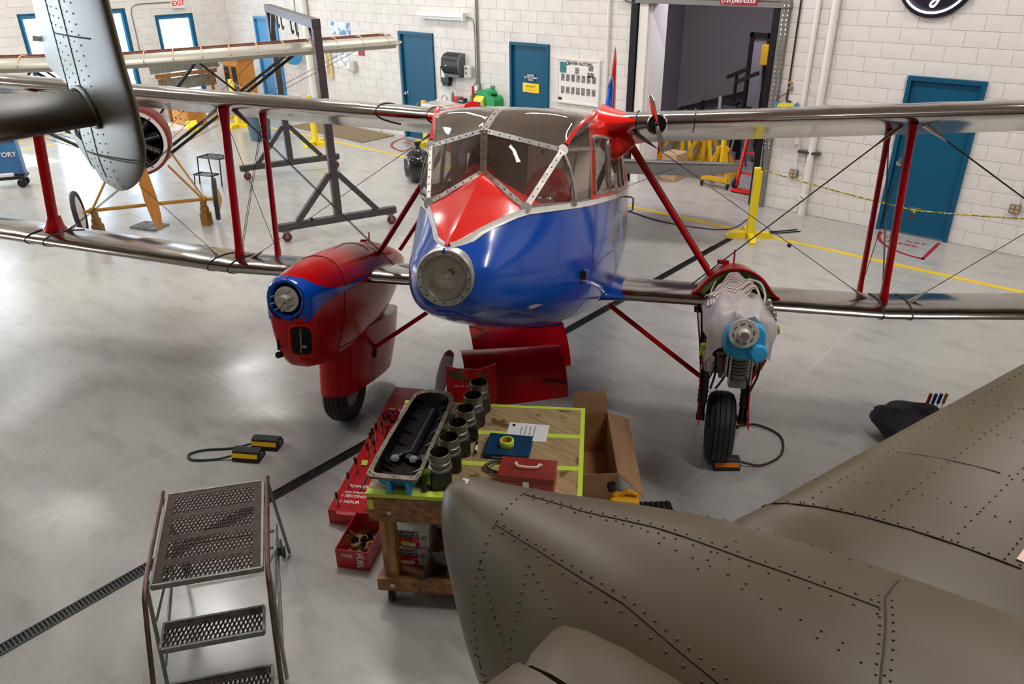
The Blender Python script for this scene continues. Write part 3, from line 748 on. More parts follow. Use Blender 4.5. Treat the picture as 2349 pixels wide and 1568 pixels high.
# struts ----------------------------------------------------------------
def strut(p0, p1, w0, t0, name='interplane_strut', m=M['red'], cuff=.0, par=plane, lab=None, flare=1.0):
    """streamline section swept between two body-frame points; long axis along FA"""
    P0, P1 = A(*p0), A(*p1); d = (P1-P0).normalized(); x = (FA-d*FA.dot(d)).normalized(); y = d.cross(x); mb = MB(); secs = []
    for t, k in ((0, flare), (.05, flare*.92), (.11, 1.05), (.16, 1), (.5, 1), (.84, 1), (.89, 1.05), (.95, flare*.92), (1, flare)):
        c = P0.lerp(P1, t); secs.append([c+x*(w0*k*math.cos(q*pi/7)-(0))+y*(t0*(1+(k-1)*.4)*math.sin(q*pi/7)) for q in range(14)])
    mb.loft(secs); return part(mb, name, m, par, True, 50, lab)
for sg in (1, -1):
    strut((-.13, 2.80*sg, -.575), (.09, 2.755*sg, .80), .056, .026, flare=1.45)
    strut((-.75, 2.755*sg, -.625), (-.54, 2.745*sg, .77), .045, .021, flare=1.4)
    strut((-.13, 4.80*sg, -.43), (.09, 4.70*sg, .87), .06, .035, flare=1.3)
    # fairing at the foot of the outer front strut
    mb = MB(); b0 = 4.80*sg
    mb.loft([[A(-.13+r_[0]*math.cos(q*pi/8), b0+r_[1]*math.sin(q*pi/8), c) for q in range(16)] for c, r_ in ((-.455, (.20, .15)), (-.40, (.15, .10)), (-.33, (.10, .06)), (-.24, (.07, .042)))])
    part(mb, 'strut_fairing', M['red'])
    mb = MB(); mb.tube([A(-.06, 4.80*sg-.035*sg, -.25+k*.12) for k in range(10)], .008, 6); part(mb, 'pitot_line', M['black'])
    # nacelle N struts and lower struts
    strut((-.22, 1.462*sg, -.43), (.02, .705*sg, .64), .034, .024, 'nacelle_strut', flare=1.1)
    strut((-.80, 1.47*sg, -.46), (-.62, .69*sg, .64), .030, .020, 'nacelle_strut', flare=1.1)
    strut((-.12, 1.47*sg, -1.29), (0, .66*sg, -.70), .03, .02, 'undercarriage_strut', flare=1.0)
# bracing wires -----------------------------------------------------------
def wire(p, q_, r=.0035, name='bracing_wire', double=0, cuffs=(1, 1)):
    P, Q = A(*p), A(*q_)
    o_ = AD(1, 0, 0)*.045
    mb = MB()
    for k in ((-.5, .5) if double else (0,)): mb.cyl(P+o_*k*.6, Q+o_*k*.6, r, n=6)
    w_ = part(mb, name, M['steel'])
    d = (Q-P).normalized()
    for on, s_, dd in ((cuffs[0], P, d), (cuffs[1], Q, -d)):
        if on:
            c = MB(); x = (FA-dd*FA.dot(dd)).normalized(); y = dd.cross(x)
            c.loft([[s_+dd*h+x*(rr*1.7*math.cos(q*pi/5))+y*(rr*.7*math.sin(q*pi/5)) for q in range(10)] for h, rr in ((-.01, .028), (.08, .024), (.16, .013), (.2, .007))]); part(c, 'wire_cuff', M['alu'], w_)
    return w_
for sg in (1, -1):
    wire((.0, 2.70*sg, .78), (-.25, 1.30*sg, -.55), double=1, cuffs=(1, 0))
    wire((.12, .78*sg, .68), (-.13, 2.72*sg, -.56), .003)
    wire((.0, 2.86*sg, .79), (-.15, 4.72*sg, -.42), double=1)
    wire((-.05, 2.92*sg, -.56), (.05, 4.62*sg, .85), .003)
    wire((-.13, 2.79*sg, -.50), (-.54, 2.75*sg, .72), .003, 'incidence_wire', 1, (0, 0)); wire((.07, 2.76*sg, .72), (-.73, 2.76*sg, -.54), .003, 'incidence_wire', 0, (0, 0))
    k = MB(); k.sphere(A(-.08, 2.04*sg, -.14), .018, 8, 6); part(k, 'wire_clamp', M['steel'])
# wind-driven generator on the right-hand upper wing ------------------------
gc = A(.43, .955, .735); mb = MB(); mb.lathe([(.03, -.35), (.075, -.2), (.078, 0), (.074, .05), (.066, .06), (.066, .02), (0, .02)], gc, FA, 28); gen = part(mb, 'wind_generator', M['chrome'])
mb = MB(); mb.lathe([(0, .022), (.064, .022), (.064, .03)], gc, FA, 24); part(mb, 'generator_face', M['black'], gen)
mb = MB(); dirp = AD(0, -.30, .95).normalized(); side = dirp.cross(FA).normalized(); ctr = gc+FA*.10
for s_ in (1, -1):
    secs = []
    for t, w, tw in ((.0, .022, 1.2), (.03, .026, 1.0), (.08, .022, .6), (.14, .021, .35), (.19, .017, .22), (.205, .008, .2)):
        x = (side*math.cos(tw)+FA*math.sin(tw)*s_); y = dirp.cross(x)
        secs.append([ctr+dirp*s_*t+x*(w*math.cos(q*pi/5))+y*(.006*math.sin(q*pi/5)) for q in range(10)])
    mb.loft(secs)
part(mb, 'generator_propeller', M['chrome'], gen)
mb = MB(); mb.cyl(ctr-FA*.07, ctr+FA*.025, .018); mb.sphere(ctr+FA*.025, .014, 8, 6); part(mb, 'generator_hub', M['black'], gen)
# red wing-root fairings
for sg in (1, -1):
    mb = MB(); secs = []
    for b, k in ((.52, 1.5), (.60, 1.32), (.68, 1.18), (.76, 1.07), (.80, 1.03)):
        sec = []
        for x, y in airfoil(1.36*(.8+.2*k), .10*k): sec.append(A(.43+.03*(k-1)*4-x, b*sg, .715+.05*b-.1*x+y*k-.07*(k-1)))
        secs.append(sec)
    mb.loft(secs); part(mb, 'wing_root_fairing', M['redcab'])
    mb = MB(); secs = []
    for b, k in ((.60, 1.0), (.66, 1.0), (.72, .7), (.765, .35), (.79, .12)):
        secs.append([A(.20+.13*k*math.cos(q*pi/8), b*sg, .60+.13*k*math.sin(q*pi/8)) for q in range(16)])
    mb.loft(secs); part(mb, 'strut_root_fairing', M['redcab'])
    mb = MB(); secs = []  # blue lower wing root fillet
    for b, k in ((.58, 1.7), (.66, 1.45), (.74, 1.2), (.80, 1.04)):
        secs.append([A(.19+.05*(k-1)-x, b*sg, -.605-.07*x+y*k) for x, y in airfoil(1.31+.05*(k-1), .10)])
    mb.loft(secs); part(mb, 'lower_root_fillet', M['blue'])
# tail ----------------------------------------------------------------------
def finpoly(pts, th, name, m, par=plane):
    """solid plate from (a, c) outline at b = 0"""
    mb = MB(); n = len(pts); cen = (sum(p[0] for p in pts)/n, sum(p[1] for p in pts)/n)
    rim = [A(p[0], 0, p[1]) for p in pts]; inn = [(lerp(cen[0], p[0], .8), lerp(cen[1], p[1], .8)) for p in pts]
    for sg in (1, -1):
        vs_ = rim+[A(p[0], sg*th/2, p[1]) for p in inn]
        mb.add(vs_, [(i, (i+1) % n, n+(i+1) % n, n+i) for i in range(n)]+[tuple(range(n, 2*n))])
    return part(mb, name, m, par, True, 30)
fin = finpoly([(-5.2, .42), (-5.42, .9), (-5.62, 1.32), (-5.85, 1.60), (-6.05, 1.66), (-6.05, .3)], .07, 'fin', M['blue'])
finpoly([(-6.07, .1), (-6.07, 1.55), (-6.12, 1.95), (-6.2, 2.1), (-6.35, 1.8), (-6.6, 1.3), (-6.75, .8), (-6.7, .3), (-6.5, .05)], .06, 'rudder', M['redcab'])
for sg in (1, -1):
    mb = MB(); secs = []
    for i in range(13):
        b = .1+1.85*i/12; t = max(0, (b-1.0)/.95); k = math.sqrt(max(.001, 1-t*t)); le, te = -4.9-.25*(1-k), -6.3+.55*(1-k)
        secs.append([A(le-x, b*sg, .40-.15*x+y) for x, y in airfoil(le-te, .07)])
    mb.loft(secs); part(mb, 'tailplane', M['silver3'], plane, True, 60)
    mb = MB(); mb.cyl(A(-5.6, .03*sg, 1.15), A(-5.55, 1.2*sg, .42), .004, n=6); mb.cyl(A(-5.6, 1.1*sg, .34), A(-5.6, .1*sg, -.1), .004, n=6); part(mb, 'tail_wire', M['steel'])
mb = MB(); mb.cyl(A(-6.2, 0, -.05), A(-6.35, 0, -.35), .025); mb.lathe([(.0, -.05), (.09, -.05), (.11, -.02), (.11, .02), (.09, .05), (0, .05)], EF*-12.30+EW0*ML+V((0, 0, .11)), EW, 16); part(mb, 'tail_wheel', M['rubber'])
# ---------------- left-hand nacelle, cowled ----------------
nt_ = table([(1.15, -.475), (1.12, -.455), (1.05, -.43), (.9, -.395), (.56, -.35), (0, -.325), (-.4, -.35), (-.8, -.43), (-1.1, -.52), (-1.35, -.64)])
nb_ = table([(1.15, -.76), (1.145, -.80), (1.12, -.98), (1.08, -1.08), (1.03, -1.14), (.95, -1.19), (.57, -1.235), (0, -1.20), (-.5, -1.08), (-1, -.86), (-1.35, -.72)])
nw_ = table([(1.15, .148), (1.12, .165), (1.05, .185), (.9, .205), (.6, .235), (.2, .25), (-.3, .24), (-.7, .19), (-1.1, .10), (-1.35, .02)])
def nac_sec(a, bc, n=36, grow=0):
    t, bt, w = nt_(a)+grow, nb_(a)-grow, nw_(a)+grow; ctop = min(t-.02, -.61 if a > .9 else lerp(-.61, -.62, 1)); r_ = []
    for k in range(n):
        ph = 2*pi*k/n; x = math.sin(ph); y = math.cos(ph)
        if y >= 0: r_.append((w*abs(x)**.85*(1 if x > 0 else -1), ctop+(t-ctop)*abs(y)**.95))
        else: e = .45; r_.append((w*(abs(x)**e)*(1 if x > 0 else -1)*(1-.28*abs(y)**1.2), ctop-(ctop-bt)*abs(y)**.62))
    return [A(a, bc+b, c) for b, c in r_]
na = [1.15, 1.145, 1.135, 1.12, 1.10, 1.07, 1.03, .98, .93, .88, .82, .76, .70, .64, .57, .5, .42, .34, .26, .18, .1, 0, -.1, -.2, -.35, -.5, -.65, -.8, -.95, -1.1, -1.25, -1.35]
mb = MB(); mb.loft([nac_sec(a, -1.65, 128) for a in na], cap0=False)
nacL = part(mb, 'engine_nacelle', M['red'], plane, True, 60, 'closed red engine nacelle with blue nose flash')
flash = table([(1.15, .19), (1.10, .165), (1.05, .125), (1.0, .09), (.9, .055), (.8, .035), (.62, .018), (.4, .012), (.2, .003)])
for sg in (1, -1):
    rows = []
    for k in range(40):
        a = lerp(1.149, .2, k/39); sec = [p-OO for p in nac_sec(a, -1.65, 256, .006)]
        hv = flash(a); c0 = -.612+.12*max(0, .62-a)
        pts = sorted([(p.dot(FC), p) for p in sec if sg*(p.dot(EW0)+1.65) > -.002 and p.dot(FA) > -5]); row = []
        for u in range(11):
            cc = c0-hv+2*hv*u/10
            cc = max(pts[0][0], min(pts[-1][0], cc)); q = next((i for i in range(len(pts)-1) if pts[i+1][0] >= cc), len(pts)-2)
            d_ = pts[q+1][0]-pts[q][0]; row.append(OO+FA*(.007 if a > 1.0 else .007*max(0, (a-.9)/.1))+pts[q][1].lerp(pts[q+1][1], (cc-pts[q][0])/d_ if d_ > 1e-6 else 0))
        rows.append(row)
    fl = MB(); fl.sheet(rows); part(fl, 'blue_flash', M['blue'], nacL)
# front opening, hub flange, bolts
hubL = A(1.15, -1.65, -.612)
mb = MB(); mb.lathe([(.150, -.03), (.152, .0), (.146, .012), (.128, .006), (.122, -.02), (.122, -.12), (0, -.12)], hubL, FA, 40); part(mb, 'nose_ring', M['blue'], nacL)
mb = MB(); mb.lathe([(.119, -.05), (.0, -.05)], hubL, FA, 30); part(mb, 'nose_void', M['dark'], nacL)
M['flange'] = mat('pale machined flange', '#cfcac2', .42, .35)
def hub(c, par):
    mb = MB(); mb.lathe([(0, -.06), (.045, -.06), (.045, -.015), (.096, -.012), (.099, .004), (.096, .012), (.04, .012), (.036, .05), (.028, .055), (.028, .07)], c, FA, 32); h_ = part(mb, 'propeller_flange', M['flange'], par)
    mb = MB(); mb.lathe([(.03, .06), (.03, .10), (.0, .10)], c, FA, 6); part(mb, 'hub_nut', M['alu'], h_, False)
    return h_
hL = hub(hubL+FA*-.015, nacL)
mb = MB(); x, y = ortho(FA)
for k in range(8):
    q_ = hubL+(x*math.cos(k*pi/4+.3)+y*math.sin(k*pi/4+.3))*.07; mb.cyl(q_, q_+FA*.11, .006, n=6)
part(mb, 'hub_bolt', M['alu'], hL)
# air intake in the chin, drain holes
mb = MB(); ic = A(1.01, -1.59, -.95)
fx = EW; fn = FA
def rrect(c, w, h, r, ux, uy, n=5):
    out = []
    for sx, sy, a0 in ((1, 1, 0), (-1, 1, pi/2), (-1, -1, pi), (1, -1, 3*pi/2)):
        for k in range(n+1):
            t = a0+pi/2*k/n; out.append(V(c)+ux*(sx*(w/2-r)+r*math.cos(t))+uy*(sy*(h/2-r)+r*math.sin(t)))
    return out
up = (FC*.985+FA*.12).normalized()
iux = (EW*.93-FA*.37).normalized(); ringo = rrect(A(1.128, -1.545, -.925), .165, .24, .05, iux, up); mb.tube(ringo, .012, 8, True); part(mb, 'intake_lip', M['red'], nacL)
mb = MB(); mb.extrude(rrect(A(1.116, -1.545, -.925), .155, .23, .045, iux, up), FA*.02); part(mb, 'intake_void', M['dark'], nacL)
mb = MB(); mb.cyl(A(1.142, -1.545, -.83), A(1.138, -1.545, -1.02), .006); mb.cyl(A(1.14, -1.53, -.97), A(1.14, -1.50, -.97), .012); part(mb, 'intake_rod', M['grey'], nacL)
mb = MB(); mb.extrude(rrect(A(1.11, -1.745, -.98), .018, .09, .008, EW, up), FA*.012); mb.cyl(A(1.05, -1.755, -1.07), A(1.10, -1.765, -1.07), .025); part(mb, 'cowl_hole', M['dark'], nacL)
# seams on the cowl
for a, k0, k1 in ((.62, 2, 46), (-.05, 2, 14), (-.05, 34, 46)):
    s_ = nac_sec(a, -1.65, 48, .002); mb = MB(); mb.tube([s_[k % 48] for k in range(k0-12, k1-12)] if a > .5 else [s_[k % 48] for k in range(k0-8, k1-8)], .003, 5); part(mb, 'cowl_seam', M['seam'], nacL)
for c_ in (-.68, -1.12):
    mb = MB(); pts = []
    for a in [.6, .5, .4, .3, .2, .1, 0, -.1]:
        s_ = nac_sec(a, -1.65, 96, .002)
        best = min(s_[:48], key=lambda p: abs((p-OO).dot(FC)-(c_ if c_ < -1 else c_+.12*(.6-a)))); pts.append(best)
    mb.tube(pts, .003, 5); part(mb, 'cowl_seam', M['seam'], nacL)
mb = MB(); mb.cyl(A(-.45, -1.65, -.36), A(-.45, -1.65, -.27), .006); mb.box(A(-.38, -1.67, -.338), (.05, .06, .02), RB); part(mb, 'filler_pin', M['red'], nacL)
# ---------------- wheel trousers ----------------
def trouser(bc, c0, c1, fa_, ra_, w, grow=0, n=32, lean=0):
    secs = []
    for i in range(9):
        t = i/8; c = lerp(c0, c1, t); f_, r_ = fa_(t), ra_(t); ww = w(t)
        secs.append([A(((f_+r_)/2)+((f_-r_)/2)*math.copysign(abs(math.cos(q*2*pi/n))**.8, math.cos(q*2*pi/n)), bc+ww*math.copysign(abs(math.sin(q*2*pi/n))**.7, math.sin(q*2*pi/n)), c+lean*(1-math.cos(q*2*pi/n))) for q in range(n)])
    return secs
mb = MB(); mb.loft(trouser(-1.65, -1.05, -1.60, lambda t: .50-.03*t, lambda t: -.95+.16*t*t, lambda t: .20-.02*t), cap1=False); trL = part(mb, 'wheel_trouser', M['red'], nacL)
mb = MB(); mb.tube([A(-.06, -1.452, c) for c in (-1.28, -1.40, -1.52, -1.60)], .003, 5); part(mb, 'trouser_seam', M['seam'], trL)
mb = MB(); mb.box(A(-.10, -1.452, -1.33), (.012, .04, .09), RB); part(mb, 'strut_slot', M['dark'], trL)
def wheel(bc, par, s_at):
    c = EW0*(ML+bc)+EF*s_at+V((0, 0, .30)); mb = MB(); R_, w = .30, .108
    prof = [(.15, -w*.75), (.19, -w*.98), (.24, -w), (.275, -w*.86), (.292, -w*.60), (.284, -w*.56), (.298, -w*.50), (.299, -w*.24), (.290, -w*.2), (.300, -w*.16), (.300, w*.16), (.290, w*.2), (.299, w*.24), (.298, w*.50), (.284, w*.56), (.292, w*.6), (.275, w*.86), (.24, w), (.19, w*.98), (.15, w*.75)]
    mb.lathe(prof, c, EW0, 40); t_ = part(mb, 'tyre', M['rubber'], par, True, 35)
    mb = MB(); mb.lathe([(0, -.07), (.06, -.07), (.08, -.04), (.15, -.075), (.155, -.05), (.12, 0), (.155, .05), (.15, .075), (.08, .04), (.06, .07), (0, .07)], c, EW0, 24); part(mb, 'wheel_rim', M['grey'], t_)
    return t_


wheel(-1.68, plane, -5.56)
# ---------------- right-hand nacelle, uncowled ----------------
BC = 1.66
def arch_pts(a, grow=0, n=16, shrink=0):
    """arched nacelle rim, flaring out to flanges on the wing"""
    prof = [(-.335, -.545), (-.30, -.525), (-.265, -.49), (-.235, -.45), (-.195, -.405), (-.14, -.365), (-.07, -.338), (0, -.33), (.07, -.338), (.14, -.365), (.195, -.405), (.235, -.45), (.265, -.49), (.30, -.525), (.335, -.545)]
    k = table([(.05, 1), (-.4, .9), (-.8, .62), (-1.1, .35), (-1.35, .1)])(a)
    return [A(a, BC+b*k*(1-shrink), -.60+(c+.60)*(k**.7)*(1-shrink*.6)-.06*(1-k)+grow) for b, c in prof]
mb = MB(); mb.sheet([arch_pts(a) for a in (.08, .03, -.1, -.25, -.4, -.6, -.8, -1.0, -1.2, -1.35)], .008); nacR = part(mb, 'engine_nacelle', M['red'], plane, True, 50, 'opened red engine nacelle with exposed engine')
mb = MB(); mb.tube(bez(arch_pts(.085), 4), .011, 6); part(mb, 'nacelle_rim', M['red'], nacR)
mb = MB(); pts = arch_pts(-.02, 0, 16, .05); mb.extrude(pts+[A(-.02, BC+.30, -.72), A(-.02, BC-.30, -.72)], FA*-.02); part(mb, 'firewall', M['green'], nacR, False)
mb = MB(); p_in = arch_pts(.06, 0, 16, .06); p_in2 = arch_pts(.06, 0, 16, .24); mb.sheet([p_in, p_in2], .006); part(mb, 'firewall_flange', M['green'], nacR)
mb = MB(); mb.cyl(A(-.45, BC, -.36), A(-.45, BC, -.24), .007); mb.lathe([(.05, 0), (.05, .03), (0, .03)], A(-.4, BC-.09, -.36), FC, 14); part(mb, 'filler_pin', M['red'], nacR)
mb = MB(); mb.extrude([A(-.03, BC+b, c) for b, c in ((-.25, -.70), (.25, -.70), (.21, -1.0), (.17, -1.22), (-.19, -1.22), (-.22, -1.0))], FA*-.02); part(mb, 'lower_firewall', M['green'], nacR, False)
# lower side cowls
mb = MB(); mb.sheet([[A(a, 1.375+.095*t+.02*math.sin(t*pi)-(.03*(a-.1)), lerp(-.66, -1.60, t)) for t in [k/10 for k in range(11)]] for a in (.25, .1, -.1, -.3, -.5, -.7)], .008); shL = part(mb, 'side_cowl', M['red'], nacR)
mb = MB(); rows = []
bcv = table([(-1.0, 1.93), (-1.08, 1.895), (-1.14, 1.855), (-1.20, 1.835), (-1.30, 1.832), (-1.45, 1.845), (-1.60, 1.86)])
for a in (.25, .1, -.1, -.3, -.5, -.7): rows.append([A(a, bcv(c)+.02*(.25-a), c) for c in [-1.0-.6*k/12 for k in range(13)]])
mb.sheet(rows, .008); part(mb, 'side_cowl', M['red'], nacR)
for b_ in (1.42, 1.47):
    mb = MB(); mb.cyl(A(.22, b_, -.60), A(.18, b_+.02, -1.06), .012); part(mb, 'engine_mount_tube', M['black'], nacR)
mb = MB(); mb.tube([A(.3, 1.95, -.66), A(.3, 1.93, -.75), A(.25, 1.88, -.95), A(.15, 1.845, -1.12)], .018); part(mb, 'engine_mount_tube', M['black'], nacR)
mb = MB(); mb.box(A(.15, 1.66, -1.045), (.44, .02, .11), RB); part(mb, 'mount_plate', M['green'], nacR, False)
mb = MB(); mb.box(A(.16, 1.905, -1.03), (.03, .02, .16), RB); part(mb, 'mount_plate', M['green'], nacR, False)
# engine: crankcase, cylinders with fins, magneto, rods
hubR = A(1.145, 1.655, -.605)
mb = MB(); mb.loft([[A(a, 1.665+w*math.copysign(abs(math.cos(q*pi/12))**.8, math.cos(q*pi/12)), c_+h*math.copysign(abs(math.sin(q*pi/12))**.8, math.sin(q*pi/12))) for q in range(24)] for a, w, h, c_ in ((1.09, .06, .06, -.62), (1.085, .105, .10, -.64), (1.0, .125, .125, -.66), (.8, .13, .13, -.66), (.2, .13, .13, -.66), (-.02, .12, .12, -.66))]); eng = part(mb, 'crankcase', M['grease'], nacR)
mb = MB(); mb.loft([[A(a, 1.675+w*math.copysign(abs(math.cos(q*pi/12))**.65, math.cos(q*pi/12)), c_+h*math.copysign(abs(math.sin(q*pi/12))**.65, math.sin(q*pi/12))) for q in range(24)] for a, w, h, c_ in ((1.115, .08, .07, -.66), (1.11, .125, .115, -.668), (1.04, .14, .135, -.675), (.92, .142, .14, -.675))]); part(mb, 'blue_masking', M['cyan'], eng)
mb = MB(); mb.lathe([(0, .04), (.05, .035), (.066, .015), (.066, -.06)], A(1.10, 1.762, -.742), (FA+EW*.25).normalized(), 18); part(mb, 'blue_masking', M['cyan'], eng)
hR = hub(hubR, eng)
mb = MB(); x, y = ortho(FA)
for k in range(8):
    q_ = hubR+(x*math.cos(k*pi/4+.2)+y*math.sin(k*pi/4+.2))*.066; d_ = (x*-math.sin(k*pi/4+.2)+y*math.cos(k*pi/4+.2)); mb.bar(q_+FA*.014-d_*.013, q_+FA*.014+d_*.013, .006, .008, FA)
part(mb, 'flange_slots', M['steel'], hR, False)['kind'] = 'stuff'
for i, a in enumerate((.88, .62, .36)):
    mb = MB(); mb.lathe([(.045, 0), (.045, .26)], A(a, 1.67, -.76), -FC, 16)
    for k in range(7): mb.lathe([(.045, .05+.024*k), (.066, .052+.024*k), (.066, .06+.024*k), (.045, .062+.024*k)], A(a, 1.67, -.76), -FC, 18)
    mb.box(A(a, 1.67, -1.02), (.12, .12, .06), RB, bev=.01); part(mb, 'cylinder', M['grey'] if i == 0 else M['grease'], eng)
for b_, c1_ in ((1.585, -1.06), (1.61, -1.12), (1.735, -1.08), (1.755, -1.12)):
    mb = MB(); mb.cyl(A(.95, b_, -.80), A(.93, b_, c1_+.1), .007); part(mb, 'push_rod', M['alu'], eng)
mb = MB(); mb.lathe([(0, .0), (.035, .0), (.05, .03), (.05, .10), (.035, .13), (.03, .17)], A(.75, 1.475, -.82), -FC, 16); mb.cyl(A(.8, 1.475, -.84), A(.9, 1.475, -.86), .03); part(mb, 'magneto', M['alu'], eng)
mb = MB(); mb.lathe([(0, 0), (.028, 0), (.03, .05), (.022, .12), (.012, .16)], A(.8, 1.56, -.86), -FC, 12); part(mb, 'fuel_filter', mat('bronze casting', '#6d5a4c', .4, .5), eng)
mb = MB(); mb.cyl(A(.72, 1.425, -.80), A(.70, 1.425, -.885), .022); part(mb, 'tape_roll_end', M['lime'], eng)
mb = MB(); mb.bar(A(.6, 1.80, -.95), A(.4, 1.86, -.86), .05, .03); part(mb, 'orange_plug', mat('orange plastic', '#d8541c', .5), eng, False)
for k, pts in enumerate(([(.1, 1.74, -.40), (.15, 1.83, -.42), (.2, 1.87, -.50), (.25, 1.865, -.58)], [(.12, 1.70, -.42), (.18, 1.79, -.44), (.24, 1.83, -.52), (.28, 1.83, -.58)], [(.06, 1.50, -.44), (.2, 1.47, -.48), (.3, 1.455, -.53)])):
    mb = MB(); mb.tube(bez([A(*p) for p in pts], 5), .009 if k < 2 else .005, 6); part(mb, 'white_hose', M['white'], eng)
for p0, p1 in (((.85, 1.50, -.80), (.82, 1.50, -1.10)), ((.55, 1.53, -.88), (.5, 1.49, -1.14)), ((.7, 1.83, -.82), (.6, 1.80, -1.16)), ((.6, 1.44, -.78), (.5, 1.43, -1.12)), ((.75, 1.60, -.9), (.75, 1.54, -1.12))):
    mb = MB(); mb.tube(bez([A(*p0), A(lerp(p0[0], p1[0], .5)+.03, lerp(p0[1], p1[1], .5)+.02, lerp(p0[2], p1[2], .5)), A(*p1)], 5), .009, 6); part(mb, 'pipe', M['grease'], eng)
for b_, c_ in ((1.90, -.57), (1.93, -.62), (1.885, -.53)):
    mb = MB(); mb.sphere(A(.35, b_, c_), .028, 8, 6, (1, .8, 1.2)); part(mb, 'fitting', M['alu'], eng)
mb = MB(); mb.bar(A(.6, 1.93, -.66), A(.5, 1.95, -.72), .04, .03); part(mb, 'green_plug', M['lime'], eng, False)
# milky plastic sheet over the engine
rows = []; R3 = random.Random(3)
prof = [(.10, -.50), (.3, -.47), (.5, -.455), (.7, -.45), (.85, -.46), (.96, -.475), (1.02, -.50), (1.04, -.56), (1.04, -.62), (1.04, -.68), (1.04, -.74)]
nb2 = 20
for i, (a, c) in enumerate(prof):
    r_ = []
    for k in range(nb2+1):
        u = k/nb2; b = lerp(1.40, 1.90, u); side = max(0, abs(u-.5)*2-.45)/.55
        # the sheet is cut back round the hub in the middle, longer at the left
        lim = lerp(.52, 1, max(0, min(1, (abs(u-.60)-.20)/.12)))*(.84+.16*(1-u)) if i > 6 else 1
        cc = -.50-(-c-.50)*lim if i > 6 else c
        r_.append(A(a-.10*side*(1 if i > 5 else 1)+R3.uniform(-.012, .012), b-(.03*(u-.5)*2 if i > 6 else 0)*side, cc-.10*side*side-.05*side+.016*math.sin(u*23+i*.9)+.012*math.sin(u*11-i*1.7)+R3.uniform(-.010, .010)))
    rows.append(r_)
mb = MB(); mb.sheet(rows, .002); sheet_o = mb.build('plastic_sheet', M['plasticsheet'], None, True, 60); tag(sheet_o, 'crumpled milky plastic sheet draped over the uncowled engine', 'plastic sheet')
M['check'] = mat('checked cloth', '#b9aaa8', .9)
nt = M['check'].node_tree; L_ = nt.links.new; tc = nt.nodes.new('ShaderNodeTexCoord'); br = nt.nodes.new('ShaderNodeTexBrick'); br.offset = 0; br.inputs['Scale'].default_value = 1; br.inputs['Brick Width'].default_value = .021; br.inputs['Row Height'].default_value = .021; br.inputs['Mortar Size'].default_value = .0024; br.inputs['Mortar Smooth'].default_value = 0
br.inputs['Color1'].default_value = br.inputs['Color2'].default_value = srgb('#d5c9c6'); br.inputs['Mortar'].default_value = srgb('#5d4038'); L_(tc.outputs['UV'], br.inputs['Vector']); L_(br.outputs['Color'], nt.nodes['Principled BSDF'].inputs['Base Color'])
def cloth(name, f, nu, nv, su, sv, m, th=.003):
    mb = MB(); mb.sheet([[f(i/nu, j/nv) for j in range(nv+1)] for i in range(nu+1)], th); o = mb.build(name, m, None, True, 70)
    me = o.data; uv = me.uv_layers.new(name='UVMap'); c0, cu, cv = V(f(0, 0)), V(f(1, 0)), V(f(0, 1)); e1 = (cu-c0).normalized(); e2 = (cv-c0).normalized()
    for lp in me.loops:
        p = me.vertices[lp.vertex_index].co-c0; uv.data[lp.index].uv = (p.dot(e1), p.dot(e2))
    return o
c00, c10, c01, c11 = (.50, 1.40, -.50), (.66, 1.60, -.50), (.22, 1.62, -.335), (.40, 1.78, -.41)
def clf(u, v):
    p = [lerp(lerp(c00[i], c10[i], u), lerp(c01[i], c11[i], u), v) for i in range(3)]
    return A(p[0]+.02*math.sin(7*u+5*v), p[1], p[2]+.028*math.sin(pi*u)+.014*math.sin(9*u-6*v)+.01*math.sin(17*v))
tag(cloth('checked_cloth', clf, 16, 20, .2, .3, M['check']), 'checked cloth rag lying on the plastic sheet over the engine', 'cloth')
def clf2(u, v): return A(.62+.06*v, 1.42+.28*u, -.505-.03*v+.012*math.sin(12*u)+.03*math.sin(pi*u))
tag(cloth('checked_cloth', clf2, 14, 5, .2, .1, M['check']), 'narrow folded strip of checked cloth in front of the larger checked rag', 'cloth')
# right undercarriage legs, wheel arch
for b_ in (1.485, 1.815):
    mb = MB(); mb.cyl(A(.20, b_, -1.10), A(.14, b_, -1.56), .034, .03, 14); mb.lathe([(.036, 0), (.042, .02), (.036, .04), (.042, .06), (.036, .08), (.042, .10), (.036, .12), (.042, .14), (.036, .16), (.042, .18), (.036, .20)], A(.18, b_, -1.22), -FC, 14); mb.box(A(.14, b_, -1.55), (.07, .06, .06), RB, bev=.01); part(mb, 'undercarriage_leg', M['grease'], nacR)
mb = MB(); mb.cyl(A(.18, 1.50, -1.08), A(.14, 1.49, -1.22), .022); mb.cyl(A(.14, 1.49, -1.22), A(.1, 1.49, -1.29), .032); part(mb, 'brake_cylinder', M['galv'], nacR)
mb = MB(); rows = []
for a in (.1, -.1, -.3): rows.append([A(a, 1.64+.135*math.cos(t*pi/12), -1.27+.17*math.sin(t*pi/12)) for t in range(13)])
mb.sheet(rows, .006); part(mb, 'wheel_arch', M['black'], nacR)
wheel(1.655, plane, -5.60)
